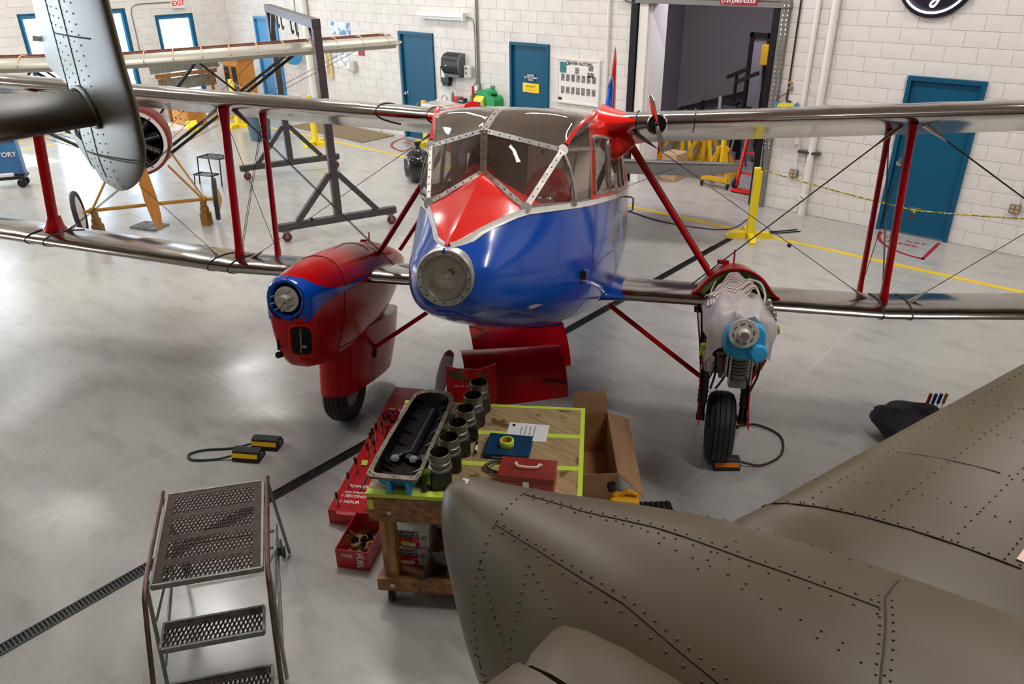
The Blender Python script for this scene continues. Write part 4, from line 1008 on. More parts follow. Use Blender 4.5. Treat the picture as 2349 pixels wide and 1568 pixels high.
# =====================================================================  OLIVE AIRCRAFT, FOREGROUND
oa = thing('olive_aircraft', 'olive drab riveted aircraft fuselage with a swept wing in the foreground', 'airplane', (.6, 1.45, 0))
_x = [-1.515, -1.505, -1.49, -1.46, -1.42, -1.36, -1.2, -1.0, -.7, -.3, .3, 1.2, 2.2]
ty0 = table(list(zip(_x, [1.40, 1.40, 1.40, 1.40, 1.40, 1.40, 1.40, 1.41, 1.42, 1.43, 1.44, 1.45, 1.46])))
tz0 = table(list(zip(_x, [2.245, 2.242, 2.235, 2.215, 2.18, 2.13, 2.035, 1.985, 1.955, 1.935, 1.92, 1.92, 1.92])))
twy = table(list(zip(_x, [.004, .03, .055, .09, .125, .165, .26, .365, .515, .62, .70, .72, .6])))
twz = table(list(zip(_x, [.004, .035, .06, .10, .145, .20, .325, .41, .475, .51, .53, .53, .45])))
def OB(x, ang, off=0):
    """point on the body, ang from the top, + towards the far side"""
    s_, c_ = math.sin(ang), math.cos(ang); e = .92
    return V((x, ty0(x)+(twy(x)+off)*math.copysign(abs(s_)**e, s_), tz0(x)+(twz(x)+off)*math.copysign(abs(c_)**e, c_)))
mb = MB(); xs_ = [-1.515, -1.512, -1.505, -1.495, -1.48, -1.46, -1.43, -1.4, -1.36, -1.3, -1.22, -1.14, -1.06, -.98, -.9, -.8, -.7, -.6, -.5, -.4, -.3, -.15, 0, .3, .6, 1.2, 2.2]
mb.loft([[OB(x, 2*pi*k/64) for k in range(64)] for x in xs_]); obody = part(mb, 'fuselage', M['olive'], oa)
def oang(x, y):  # angle on the top surface for a given y
    t = max(-1, min(1, (y-ty0(x))/twy(x))); return math.copysign(math.asin(abs(t)**(1/.92)), t)
def oline(pts, n=40):
    out = []
    for i in range(n+1):
        t = i/n*(len(pts)-1); k = min(int(t), len(pts)-2); u = t-k; x = lerp(pts[k][0], pts[k+1][0], u); out.append((x, lerp(pts[k][1], pts[k+1][1], u)))
    return out
seamA = [(x, oang(x, y)) for x, y in ((-1.226, 1.445), (-1.015, 1.455), (-.80, 1.505), (-.55, 1.535), (-.22, 1.585))]
seamB = [(x, oang(x, y)) for x, y in ((-1.213, 1.30), (-.97, 1.26), (-.716, 1.228), (-.545, 1.19), (-.2, 1.13))]
ring = [(x, a) for x, a in ((-1.245, .62), (-1.226, .18), (-1.213, -.35), (-1.18, -.95), (-1.15, -1.25), (-1.08, -1.55), (-1.02, -1.8))]
ring2 = [(-1.02, -.52), (-.99, -.75), (-.965, -1.0), (-.94, -1.25)]
for sm in (seamA, seamB):
    mb = MB(); mb.tube([OB(x, a, .0005) for x, a in oline(sm, 50)], .0022, 5); part(mb, 'panel_seam', M['seam'], obody)
mb = MB()
def rrow(mb, pts, step, off=0, r=.0034, da=0, dx=0, f=OB):
    L = oline(pts, 400); acc = 1e9; prev = None
    for x, a in L:
        p = f(x+dx, a+da, .0006)
        if prev is not None: acc += (p-prev).length
        prev = p
        if acc >= step: mb.sphere(p, r, 6, 4); acc = 0
for sm in (seamA, seamB): rrow(mb, sm, .034, da=.035); rrow(mb, sm, .05, da=-.04)
rrow(mb, ring, .024); rrow(mb, ring2, .024); rrow(mb, [(-1.02, -.52), (-.9, -.62), (-.8, -.72)], .03)
rrow(mb, [(-1.19, -.8), (-1.10, -.95), (-1.02, -1.05), (-.96, -1.1)], .024)
for k in range(5): rrow(mb, [(-1.15+.06*k, -1.5), (-.9, -1.62)], .04)
for (x, a) in ((-1.0, .12), (-.75, .05), (-.5, 0), (-.3, -.05)): rrow(mb, [(x, a), (x+.25, a-.02)], .05)
rrow(mb, [(-.9, .75), (-.3, .62)], .05); rrow(mb, [(-.7, .95), (-.1, .85)], .06); rrow(mb, [(-.62, .0), (-.60, .3)], .045); rrow(mb, [(-.24, .3), (-.16, -.1), (-.1, -.4)], .03); rrow(mb, [(-.21, .3), (-.13, -.1), (-.07, -.4)], .03)
part(mb, 'rivets', M['rivet'], obody)['kind'] = 'stuff'
mb = MB(); mb.tube([OB(x, a, .0005) for x, a in oline([(-.225, .55), (-.225, .3), (-.15, -.1), (-.09, -.4)], 30)], .003, 5); part(mb, 'panel_seam', M['seam'], obody)
mb = MB(); mb.tube([OB(x, a, .0003) for x, a in oline([(-1.455, .1), (-1.43, .05), (-1.42, -.05)], 8)], [.002, .005, .003, .006, .007, .004, .006, .003, .002], 5); part(mb, 'paint_chip', M['white'], obody)
for z, y in ((2.19, 1.37), (2.12, 1.36)):
    mb = MB(); mb.lathe([(.012, .02), (.026, .02), (.03, 0), (.032, -.06)], (-1.45 if z > 2.15 else -1.415, y, z), (-1, -.25, -.1), 14); part(mb, 'vent_tube', M['rivet'], obody)
# far wing (upper right): root fillet blends into a tapered slab
def slab(name, outline, zf, th, m, par, n=10):
    """solid wing-like slab: outline rows from leading edge to trailing edge, rounded nose"""
    mb = MB(); secs = []
    for (le, te) in outline:
        le, te = V(le), V(te); ch = (te-le); sec = []
        for x, y in airfoil(1.0, th/ch.length, 12): sec.append(le+ch*x+V((0, 0, y*ch.length)))
        secs.append(sec)
    mb.loft(secs); return part(mb, name, m, par, True, 50)
wg = slab('wing', [((-.80, 1.86, 2.09), (.55, 1.80, 2.12)), ((-.755, 1.99, 2.155), (.50, 2.1, 2.13)), ((-.715, 2.06, 2.17), (.45, 2.3, 2.14)), ((-.60, 2.45, 2.18), (.40, 2.6, 2.16)), ((-.235, 3.70, 2.20), (.50, 3.9, 2.20)), ((.10, 4.85, 2.22), (.6, 5.0, 2.22))], None, .13, M['olive'], oa)
def WP(u, v, off=.0015):
    """point on the far wing's top: u along span 0..1 from root, v along chord 0..1"""
    le = V((-.715, 2.06, 2.17)).lerp(V((-.235, 3.70, 2.20)), u); te = V((.45, 2.3, 2.14)).lerp(V((.50, 3.9, 2.20)), u); ch = te-le; x = max(v, .001); th = .13/ch.length
    y = 5*th*(.2969*math.sqrt(x)-.126*x-.3516*x*x+.2843*x**3-.1036*x**4)+.035*4*x*(1-x)*.9
    return le+ch*v+V((0, 0, y*ch.length+off))
mb = MB(); W_ = lambda u, v, off=0: WP(u, v)
for v in (.10, .28, .46, .64): rrow(mb, [(0.02, v), (1, v)], .042, f=W_, r=.0033)
for u in (.02, .14, .30, .46, .62): rrow(mb, [(u, .0), (u, .7)], .04, f=W_, r=.0033)
rrow(mb, [(0.02, .58), (1, .58)], .03, f=W_, r=.0033)
part(mb, 'rivets', M['rivet'], wg)['kind'] = 'stuff'
mb = MB(); mb.tube([WP(.01, v) for v in [k/20*.62 for k in range(21)]], .0026, 6); part(mb, 'root_gap', M['seam'], wg)
mb = MB(); mb.tube([WP(.30, v) for v in [.12+k/12*.3 for k in range(13)]], .002, 5); part(mb, 'panel_seam', M['seam'], wg)
mb = MB(); mb.sheet([[WP(u, v, .004) for u in (.03, .3, .6, 1)] for v in (.60, .64, .68)], .004); part(mb, 'trim_strip', mat('worn bare metal strip', '#b39a86', .35, .5), wg)
# near wing (bottom): inboard fillet and outboard panel with a dark slot between
slab('wing_fillet', [((-.86, 1.20, 2.27), (.5, 1.1, 2.25)), ((-.84, 1.10, 2.325), (.5, 1.0, 2.28)), ((-.825, 1.00, 2.345), (.5, .9, 2.30)), ((-.81, .955, 2.35), (.45, .86, 2.30))], None, .13, M['olive'], oa)
nw = slab('wing', [((-.835, .945, 2.35), (.45, .83, 2.31)), ((-.85, .85, 2.35), (.4, .74, 2.31)), ((-.89, .6, 2.36), (.35, .5, 2.32)), ((-.95, .2, 2.37), (.2, .1, 2.33))], None, .12, M['olive'], oa)
mb = MB(); mb.sheet([[V((-.80+.06*k, .953-.0055*k, 2.36+.0045*k)) for k in range(16)], [V((-.80+.06*k, .945-.0055*k, 2.36+.0045*k)) for k in range(16)]], .02); part(mb, 'flap_slot', M['dark'], nw)
# undercarriage that carries it, under the body
mb = MB(); mb.cyl((.6, 1.45, .25), (.6, 1.45, 1.6), .05); mb.lathe([(0, -.1), (.2, -.1), (.3, -.07), (.33, 0), (.3, .07), (.2, .1), (0, .1)], (.6, 1.3, .33), (0, 1, 0), 24); part(mb, 'main_gear', M['steel'], oa)

# =====================================================================  TWIN-FINNED TAIL, UPPER LEFT
ta = thing('twin_tail_aircraft', 'grey and olive aircraft tail fin with tailplane at the left edge', 'airplane', (-5.6, -.6, 0))
FP0 = V((-4.605, 1.853, 0)); FCH = V((-1.19, .28, 0)).normalized(); FNO = V((FCH.y, -FCH.x, 0))   # chord runs aft, FNO faces the camera side
if FNO.y > 0: FNO = -FNO
le_t = table([(2.51, .75), (2.53, .45), (2.60, .10), (2.70, -.22), (2.80, -.47), (2.90, -.64), (3.02, -.75), (3.2, -.77), (3.4, -.70), (3.7, -.65), (4.4, -.5), (4.7, -.3), (4.8, .1)])
te_t = table([(2.51, 1.0), (2.53, 1.5), (2.58, 1.78), (2.65, 2.03), (2.75, 2.13), (2.97, 2.31), (3.26, 2.27), (3.57, 2.18), (4.2, 1.95), (4.6, 1.6), (4.8, 1.2)])
hg = 1.08
def fin_half(z, u): # half thickness
    l, t = le_t(z), te_t(z); x = max(0, min(1, (u-l)/(t-l))); th = .105; return 5*th*(.2969*math.sqrt(x)-.126*x-.3516*x*x+.2843*x**3-.1036*x**4)*1.05*min(1, (z-2.49)/.25)**.5+.002
def fin_mesh(z0, z1, ua, ub, nz=46, nu=24, hinge=False):
    mb = MB(); secs = []
    for i in range(nz+1):
        z = lerp(z0, z1, i/nz); l, t = ua(z), ub(z); us = [lerp(l, t, (1-math.cos(pi*k/nu))/2) for k in range(nu+1)]
        ring_ = [FP0+FCH*u+FNO*fin_half(z, u)+V((0, 0, z)) for u in us]+[FP0+FCH*u-FNO*fin_half(z, u)+V((0, 0, z)) for u in us[::-1]]
        secs.append(ring_)
    mb.loft(secs); return mb
def two_tone(mb, cond):
    for i, f in enumerate(mb.f):
        c_ = sum((V(mb.v[k]) for k in f), V((0, 0, 0)))/len(f); u = (c_-FP0).dot(FCH); mb.mi[i] = 1 if cond(u, c_.z) else 0
# the olive leading edge fades into the grey side: paint boundary done in the material
def fin_mat():
    m = mat('two tone fin paint', '#93a2a2', .42, 0, spec=.25); nt = m.node_tree; L = nt.links.new; b = nt.nodes['Principled BSDF']
    tc = nt.nodes.new('ShaderNodeTexCoord'); dt = nt.nodes.new('ShaderNodeVectorMath'); dt.operation = 'DOT_PRODUCT'; dt.inputs[1].default_value = FCH; L(tc.outputs['Object'], dt.inputs[0])
    nz = nt.nodes.new('ShaderNodeTexNoise'); nz.inputs['Scale'].default_value = 3; L(tc.outputs['Object'], nz.inputs['Vector'])
    ad = nt.nodes.new('ShaderNodeMath'); ad.operation = 'MULTIPLY_ADD'; ad.inputs[1].default_value = .25; L(nz.outputs['Fac'], ad.inputs[0]); L(dt.outputs['Value'], ad.inputs[2])
    off = FP0-V(ta.location); base = off.dot(FCH)
    mr = nt.nodes.new('ShaderNodeMapRange'); mr.inputs['From Min'].default_value = base+.10; mr.inputs['From Max'].default_value = base+.30; L(ad.outputs[0], mr.inputs['Value'])
    mx = nt.nodes.new('ShaderNodeMix'); mx.data_type = 'RGBA'; mx.inputs['A'].default_value = srgb('#544a37'); mx.inputs['B'].default_value = srgb('#b4c5c8'); L(mr.outputs[0], mx.inputs['Factor']); L(mx.outputs['Result'], b.inputs['Base Color'])
    bp = nt.nodes.new('ShaderNodeBump'); bp.inputs['Strength'].default_value = .12; bp.inputs['Distance'].default_value = .02; n2 = nt.nodes.new('ShaderNodeTexNoise'); n2.inputs['Scale'].default_value = 4; L(tc.outputs['Object'], n2.inputs['Vector']); L(n2.outputs['Fac'], bp.inputs['Height']); L(bp.outputs[0], b.inputs['Normal'])
    return m
M['fin'] = fin_mat()
mb = fin_mesh(2.512, 4.79, le_t, lambda z: min(hg, te_t(z)-.01)); fino = part(mb, 'tail_fin', M['fin'], ta, True, 50, 'olive and pale grey riveted fin')
mb = fin_mesh(3.10, 4.7, lambda z: hg+.025, lambda z: max(hg+.03, te_t(z)), 30, 12); part(mb, 'rudder', M['fin'], ta, True, 50)
mb = fin_mesh(2.53, 2.90, lambda z: hg+.025, lambda z: max(hg+.03, te_t(z)), 16, 12); part(mb, 'rudder', M['fin'], ta, True, 50)
def FS(z, u, off=.001): return FP0+FCH*u+FNO*(fin_half(z, u)+off)+V((0, 0, z))
mb = MB(); F_ = lambda a, b, off=0: FS(a, b)
for u in (.02, .22, .40, .62, .86, 1.04): rrow(mb, [(2.60+.15*max(0, .3-u), u), (3.75, u-.02)], .05, f=F_, r=.005)
rrow(mb, [(2.68, 1.0), (2.92, -.62)], .03, f=F_, r=.005); rrow(mb, [(3.42, 1.04), (3.48, -.3)], .04, f=F_, r=.005)
part(mb, 'rivets', mat('grey rivet', '#7f8c8c', .4), fino)['kind'] = 'stuff'
for pts in ([(2.62, .42), (3.75, .40)], [(2.675, 1.02), (2.91, -.66)]):
    mb = MB(); mb.tube([FS(z, u) for z, u in oline(pts, 24)], .004, 5); part(mb, 'panel_seam', M['seam'], fino)
mb = MB(); mb.tube([FS(z, hg-.005, -.01) for z in [2.56+k*.06 for k in range(22)]], .016, 6); part(mb, 'hinge_gap', M['dark'], fino)
mb = MB(); mb.box(FS(2.76, 1.2, .0), (.20, .02, .045), Matrix.Rotation(math.atan2(FCH.y, FCH.x), 3, 'Z')); part(mb, 'trim_tab_slot', M['dark'], fino)
mb = MB(); mb.cyl(FS(3.30, 2.2, 0), FS(3.31, 2.2, .06), .02); part(mb, 'tab_horn', M['white'], fino)
# tailplane running left towards its fuselage
SP = V((-.12, -1.0, 0)).normalized(); SP = (SP-FCH*SP.dot(FCH)*.3).normalized()
mb = MB(); secs = []
for t, le, te in ((-.08, .02, 1.05), (.0, .0, 1.05), (.25, -.05, 1.1), (.6, -.12, 1.2), (1.2, -.25, 1.3), (2.2, -.45, 1.4)):
    sec = []
    for x, y in airfoil(te-le, .15, 16): sec.append(FP0+FCH*(le+x)+SP*t+V((0, 0, 3.03+y*1.0)))
    secs.append(sec)
mb.loft(secs); tp = part(mb, 'tailplane', M['olive'], ta, True, 50)
mb = MB(); pr_ = []
for x, y in airfoil(1.06, .185, 20): pr_.append(FP0+FCH*(-.012+x)+FNO*(fin_half(3.05, max(-.6, x))+.012)+V((0, 0, 3.03+y)))
n_ = len(pr_)//2; mb.tube(pr_[:n_-2][::-1]+pr_[n_+3:][::-1], .014, 8); part(mb, 'root_fillet', M['olive'], tp)
mb = MB(); TPf = lambda t, x, off=0: FP0+FCH*x+SP*t+V((0, 0, 3.03+.075+.001))
rr_ = MB()
for x in (.45, .62, .8): rrow(rr_, [(.05, x), (1.6, x)], .05, f=lambda t, x_, off=0: FP0+FCH*x_+SP*t+V((0, 0, 3.03+[p for p in airfoil(1.1, .15, 40)[:41] if p[0] >= x_*.98+.0][0][1]+.001)), r=.005)
part(rr_, 'rivets', M['rivet'], tp)['kind'] = 'stuff'
# fuselage stub and support out of view to the left
mb = MB(); mb.loft([[FP0+SP*2.35+FCH*u+V((0, 0, 2.9))+SP*(r_*.8*math.cos(q*pi/10))+V((0, 0, r_*math.sin(q*pi/10))) for q in range(20)] for u, r_ in ((1.6, .1), (1.2, .25), (.4, .38), (-.6, .5), (-2, .6))]); part(mb, 'rear_fuselage', M['olive'], ta)
mb = MB(); mb.cyl(FP0+SP*2.35+V((0, 0, 0)), FP0+SP*2.35+V((0, 0, 2.6)), .06); part(mb, 'tail_stand', M['steel'], ta)
# =====================================================================  BACKGROUND PARASOL MONOPLANE (rotary engine, uncovered wing)
BT = V((.487, .873, 0)).normalized(); BF = V((BT.y, -BT.x, 0)); BC0 = V((-12.13, 5.09, 0))
def BP(s, w, z): return BC0+BF*s+BT*(w+.08)+V((0, 0, z))
bpn = thing('vintage_monoplane', 'old high-winged aeroplane with half-uncovered wing and round rotary engine on wooden blocks', 'airplane', tuple(BC0))
def bpart(mb, name, m, par=bpn, smooth=True, sharp=40): return mb.build(name, m, par, smooth, sharp)
zw = lambda w: 2.47+.025*abs(w)
# leading-edge skin, spars, ribs
mb = MB(); secs = []
for i in range(41):
    w = -4.0+8.0*i/40; z = zw(w); secs.append([BP(.62+x, w, z+y) for x, y in ((-.40, .115), (-.30, .125), (-.18, .12), (-.08, .095), (-.02, .06), (0, .02), (-.01, -.02), (-.06, -.04), (-.18, -.035), (-.40, -.02), (-.40, -.012), (-.18, -.027), (-.06, -.03), (-.018, -.01), (-.01, .02), (-.03, .055), (-.085, .087), (-.18, .112), (-.30, .117), (-.40, .107))])
mb.loft(secs); bw_ = bpart(mb, 'wing_skin', M['silver2'])
for s_, h in ((.20, .13), (-.28, .11)):
    mb = MB()
    for a, b in ((-4.0, 0), (0, 4.0)): mb.add([BP(s_+ds, w, zw(w)+dz) for w in (a, b) for ds, dz in ((-.02, -.02), (.02, -.02), (.02, h), (-.02, h))], [(0, 1, 2, 3), (4, 7, 6, 5), (0, 4, 5, 1), (1, 5, 6, 2), (2, 6, 7, 3), (3, 7, 4, 0)])
    bpart(mb, 'spar', mat('dark red-brown spar', '#7a4630', .6), bpn, False)
M['ribwood'] = mat('pale rib wood', '#c2a27c', .6)
for i in range(21):
    w = -3.9+.39*i; z = zw(w); mb = MB()
    rows = [(BP(.62-x, w, z+.02+.125*math.sin(pi*min(1, (x+.02)/1.15)**.62)), BP(.62-x, w, z-.03+.02*(x/1.1))) for x in [k*.11 for k in range(11)]]
    mb.tube([r_[0] for r_ in rows], .009, 6); mb.tube([r_[1] for r_ in rows], .009, 6)
    for r_ in rows[3::2]: mb.cyl(r_[0], r_[1], .006, n=6)
    bpart(mb, 'rib', M['ribwood'], bpn)
mb = MB(); mb.tube([BP(-.48, w, zw(w)+.01) for w in [-4+.2*k for k in range(41)]], .01, 6); bpart(mb, 'trailing_edge', M['ribwood'])
mb = MB(); mb.tube(bez([BP(.60, 4.0, 2.58), BP(.45, 4.12, 2.60), BP(.1, 4.14, 2.58), BP(-.3, 4.08, 2.56)], 6), .014, 6); bpart(mb, 'wing_tip_bow', M['ribwood'])
# engine: cowl ring, cylinders, rods, propeller
ec = BP(.55, .02, 1.43)
mb = MB(); mb.lathe([(.50, -.42), (.50, .02), (.485, .05), (.45, .06), (.45, .04), (.478, .03), (.485, -.42)], ec, BF, 48); bpart(mb, 'cowl_ring', mat('dull red cowl', '#7d2620', .5))
mb = MB(); mb.lathe([(.452, .062), (.40, .064), (.40, .05), (.45, .045)], ec, BF, 48); bpart(mb, 'cowl_band', M['white'])
mb = MB(); mb.lathe([(.48, -.15), (0, -.15)], ec, BF, 30); bpart(mb, 'engine_bay', M['dark'])
x, y = V(BT), V((0, 0, 1))
for k in range(9):
    an = 2*pi*k/9+.2; d = x*math.cos(an)+y*math.sin(an); mb = MB(); mb.cyl(ec+d*.13, ec+d*.37, .055)
    for j in range(6): mb.lathe([(.05, .15+.035*j), (.075, .152+.035*j), (.075, .162+.035*j), (.05, .164+.035*j)], ec, d, 14)
    mb.box(ec+d*.39, (.07, .07, .06)); c_ = bpart(mb, 'cylinder', M['grease'])
    mb = MB(); mb.cyl(ec+BF*.055+d*.12, ec+BF*.05+d*.36, .0075); bpart(mb, 'push_rod', M['alu'], c_)
    if k % 2: mb = MB(); mb.sphere(ec+BF*.05+d*.40+x*.03, .022, 8, 6); bpart(mb, 'plug_cap', mat('blue cap', '#2a52b8', .5) if k == 1 else bpy.data.materials['blue cap'], c_)
mb = MB(); mb.lathe([(.14, -.1), (.14, .06), (.09, .09), (.05, .13), (.04, .2), (0, .2)], ec, BF, 20); bpart(mb, 'crankcase', M['black'])
mb = MB(); pd = V((0, 0, 1))+BT*-.08; pd.normalize(); pside = pd.cross(BF).normalized()
for s_ in (1, -1):
    secs = []
    for t, w, tw in ((0, .06, .9), (.12, .055, .8), (.4, .085, .55), (.8, .095, .38), (1.1, .075, .3), (1.26, .045, .26), (1.3, .012, .25)):
        xx = pside*math.cos(tw)+BF*math.sin(tw)*s_; yy = pd.cross(xx); secs.append([ec+BF*.19+pd*s_*t+xx*w*math.cos(q*pi/7)+yy*.02*math.sin(q*pi/7)*(1-t*.5) for q in range(14)])
    mb.loft(secs)
bpart(mb, 'propeller', M['propwood'])
# fuselage, cockpit coaming, cabane and lift struts
mb = MB(); mb.loft([[BP(s_, b*hw, z0+c*hh) for b, c in ((-1, -.8), (-.7, -1), (.7, -1), (1, -.8), (1, .6), (.6, 1), (-.6, 1), (-1, .6))] for s_, hw, hh, z0 in ((.1, .45, .45, 1.43), (-.6, .42, .48, 1.43), (-1.6, .38, .45, 1.4), (-3, .25, .28, 1.35), (-5, .08, .14, 1.3))]); bpart(mb, 'fuselage', mat('doped linen', '#b9ad96', .6))
mb = MB(); mb.tube([BP(-1.1+.28*math.cos(t*pi/8), .28*math.sin(t*pi/8), 1.93) for t in range(16)], .045, 8, True); bpart(mb, 'cockpit_coaming', mat('tan leather', '#9a6b34', .6))
mb = MB(); mb.extrude([BP(-.55+.25*math.cos(t*pi/9), .3, 1.75+.3*math.sin(t*pi/9)) for t in range(10)], BT*.03); bpart(mb, 'headrest_fairing', bpy.data.materials['tan leather'])
for w in (-1, 1):
    for p0, p1 in (((.25, 1.08*w, 2.46), (.05, .42*w, 1.72)), ((.25, 1.08*w, 2.46), (-.55, .42*w, 1.75)), ((-.25, 1.10*w, 2.46), (-.55, .42*w, 1.75)), ((.25, 1.08*w, 2.46), (.05, 1.55*w, 1.98))):
        mb = MB(); mb.cyl(BP(*p0), BP(*p1), .016, n=8); bpart(mb, 'cabane_strut', M['black'])
    for s0_, s1_ in ((.25, .05), (-.25, -.55)):
        mb = MB(); mb.cyl(BP(s0_, 2.55*w, 2.52), BP(s1_, .46*w, 1.12), .024, n=8); bpart(mb, 'lift_strut', M['black'])
    for p0, p1 in (((.2, 3.6*w, 2.55), (.0, .46*w, 1.15)), ((-.2, 3.6*w, 2.55), (-.5, .46*w, 1.15)), ((.2, 1.5*w, 2.5), (.1, .5*w, 1.5)), ((.1, 2.0*w, 2.5), (.1, .45*w, 1.3))):
        mb = MB(); mb.cyl(BP(*p0), BP(*p1), .004, n=6); bpart(mb, 'bracing_wire', M['steel'])
# undercarriage
M['gearyel'] = mat('ochre gear tube', '#b9862c', .4)
for w in (-1, 1):
    for s_ in (.45, -.55):
        mb = MB(); mb.cyl(BP(s_, .40*w, 1.02), BP(.38 if s_ > 0 else .25, .80*w, .42), .017, n=8); bpart(mb, 'gear_leg', M['gearyel'])
    wc = BP(.32, .98*w, .40); mb = MB(); mb.lathe([(.27, -.028), (.295, -.036), (.325, -.03), (.34, 0), (.325, .03), (.295, .036), (.27, .028)], wc, (BT+V((0, 0, -.06*w))), 36); t_ = bpart(mb, 'tyre', M['rubber'])
    mb = MB(); mb.lathe([(.0, .09*w), (.04, .09*w), (.28, .012*w), (.28, -.012*w), (.04, -.06*w), (0, -.06*w)], wc, (BT+V((0, 0, -.06*w))), 28); bpart(mb, 'wheel_cover', M['white'] if w < 0 else M['gearyel'], t_)
    mb = MB(); mb.cyl(BP(.32, .76*w, .42), BP(.32, 1.06*w, .40), .026); mb.lathe([(.03, 0), (.05, .02), (.05, .07), (.03, .09)], BP(.32, .80*w-.04, .42), BT, 12); bpart(mb, 'axle_end', M['gearyel'])
mb = MB(); mb.cyl(BP(.32, -.8, .42), BP(.32, .8, .42), .028); bpart(mb, 'axle', M['gearyel'])
for w, lb in ((-1, 'stack of wooden blocks under the left end of the ochre axle'), (1, 'stack of wooden blocks under the right end of the ochre axle')):
    bl = thing('block_stack', lb, 'wood blocks', tuple(BP(.32, .78*w, 0)), group='axle support blocks')
    for z0, z1, sz in ((0, .20, .13), (.205, .30, .10), (.305, .385, .075)):
        MB().box(BP(.32, .78*w, (z0+z1)/2), (sz, sz, z1-z0), Matrix.Rotation(.5+.3*z0, 3, 'Z'), bev=.004).build('wood_block', M['woodleg'], bl)
mb = MB(); c = V((-12.08, 5.05, .012)); R = Matrix.Rotation(.35, 3, 'Z')
tag(mb.box(c, (.5, .34, .022), R, bev=.006).build('absorbent_pad', mat('grey absorbent pad', '#8a8f8d', .9, col2='#5f6563', nscale=20)), 'grey oily absorbent pad on the floor under the wooden propeller', 'pad')

# =====================================================================  STEEL A-FRAME GANTRY
gt = thing('gantry', 'bare steel A-frame lifting gantry on casters with hooks on its top beam', 'gantry', (-11.2, 7.6, 0))
GA, GB = (V((-13.38, 7.55, 0)), V((-12.72, 9.28, 0))), (V((-9.76, 5.96, 0)), V((-9.13, 7.62, 0)))
tops = []
for (a, b) in (GA, GB):
    mid = (a+b)/2; d = (b-a).normalized(); zb = .23
    MB().bar(a-d*.04+V((0, 0, zb)), b+d*.04+V((0, 0, zb)), .10, .10).build('base_beam', M['steel'], gt)
    MB().bar(mid+V((0, 0, zb+.05)), mid+V((0, 0, 2.95)), .11, .11, d).build('post', M['steel'], gt)
    for s_ in (-1, 1): MB().bar(mid+d*s_*.62+V((0, 0, zb+.05)), mid+d*s_*.06+V((0, 0, .92)), .08, .08, d.cross(V((0, 0, 1)))).build('brace', M['steel'], gt)
    for p in (a+d*.06, b-d*.06):
        mb = MB(); mb.box(p+V((0, 0, .165)), (.1, .1, .02)); 
        x_ = d.cross(V((0, 0, 1)))
        for s_ in (-1, 1): mb.bar(p+x_*.035*s_+V((0, 0, .155)), p+x_*.035*s_+d*.02+V((0, 0, .06)), .045, .006, x_)
        cf = mb.build('caster_fork', M['galv'], gt)
        mb = MB(); mb.lathe([(0, -.025), (.055, -.025), (.07, -.018), (.07, .018), (.055, .025), (0, .025)], p+d*.02+V((0, 0, .07)), x_, 18); mb.build('caster_wheel', mat('maroon caster', '#6d2a2a', .5) if 'maroon caster' not in bpy.data.materials else bpy.data.materials['maroon caster'], cf, True)
    tops.append(mid+V((0, 0, 3.0)))
d = (tops[1]-tops[0]).normalized()
MB().bar(tops[0]-d*.08, tops[1]+d*.06, .12, .12).build('top_beam', M['steel'], gt)
for k, s_ in ((0, 1), (1, -1)): MB().bar(tops[k]+V((0, 0, -.5)), tops[k]+d*s_*.42+V((0, 0, -.05)), .07, .07, d.cross(V((0, 0, 1)))).build('knee_brace', M['steel'], gt)
for t in (.20, .30, .52, .62):
    p = tops[0].lerp(tops[1], t)+V((0, 0, -.06)); x_ = d.cross(V((0, 0, 1)))
    mb = MB(); mb.tube([p, p+V((0, 0, -.12))]+[p+V((0, 0, -.12))+d*(.07-.07*math.cos(q*pi/8))+V((0, 0, -.09*math.sin(q*pi/8))) for q in range(1, 8)], .012, 6); mb.build('hook', M['black'], gt, True)
# air hose drop with valve above the old aeroplane
t = thing('air_hose_drop', 'thin black air hose hanging with a brass valve near the gantry hooks', 'hose', (-14.4, 9.9, CEIL_Z))
mb = MB(); mb.tube([(-14.4, 9.9, CEIL_Z), (-14.4, 9.9, 2.05)], .008, 6); mb.build('hose', M['black'], t)
MB().box((-14.4, 9.9, 2.02), (.03, .03, .09), bev=.005).build('valve', M['gearyel'], t)
# =====================================================================  FLOOR OBJECTS, BACK OF THE HANGAR
def stanchion(x, y, h, lab, rz=.0, w=.085):
    t = thing('stanchion', lab, 'post', (x, y, 0), rz, 'yellow wooden rope posts')
    R = Matrix.Identity(3)
    def ab(name, c, size, b=.004): MB().box((c[0]+x, c[1]+y, c[2]), size, bev=b).build(name, M['yellow'], t)
    ab('post', (0, 0, h/2+.03), (w, w, h-.06)); ab('post', (0.055, .0, h/2), (.03, w*.8, h-.1))
    for k in range(4):
        an = k*pi/2; mb = MB(); dx, dy = math.cos(an), math.sin(an); px_ = V((-dy, dx, 0))
        o = V((x, y, 0)); mb.extrude([o+V((dx*.05, dy*.05, .0))+px_*.042, o+V((dx*.34, dy*.34, .0))+px_*.042, o+V((dx*.34, dy*.34, .035))+px_*.042, o+V((dx*.28, dy*.28, .09))+px_*.042, o+V((dx*.05, dy*.05, .09))+px_*.042], px_*-.084); mb.build('foot', M['yellow'], t)
    return t
stanchion(-4.47, 10.52, 1.05, 'yellow wooden rope post standing before the roll-up door opening', .62)
stanchion(-14.8, 10.25, 1.08, 'yellow wooden rope post behind the gantry near the rug', .3)
stanchion(-12.75, 11.75, .98, 'yellow wooden rope post in front of the blue door with bolts', .2)
stanchion(-18.0, 10.25, 1.15, 'yellow wooden rope post before the tall wooden cabinet', .4)
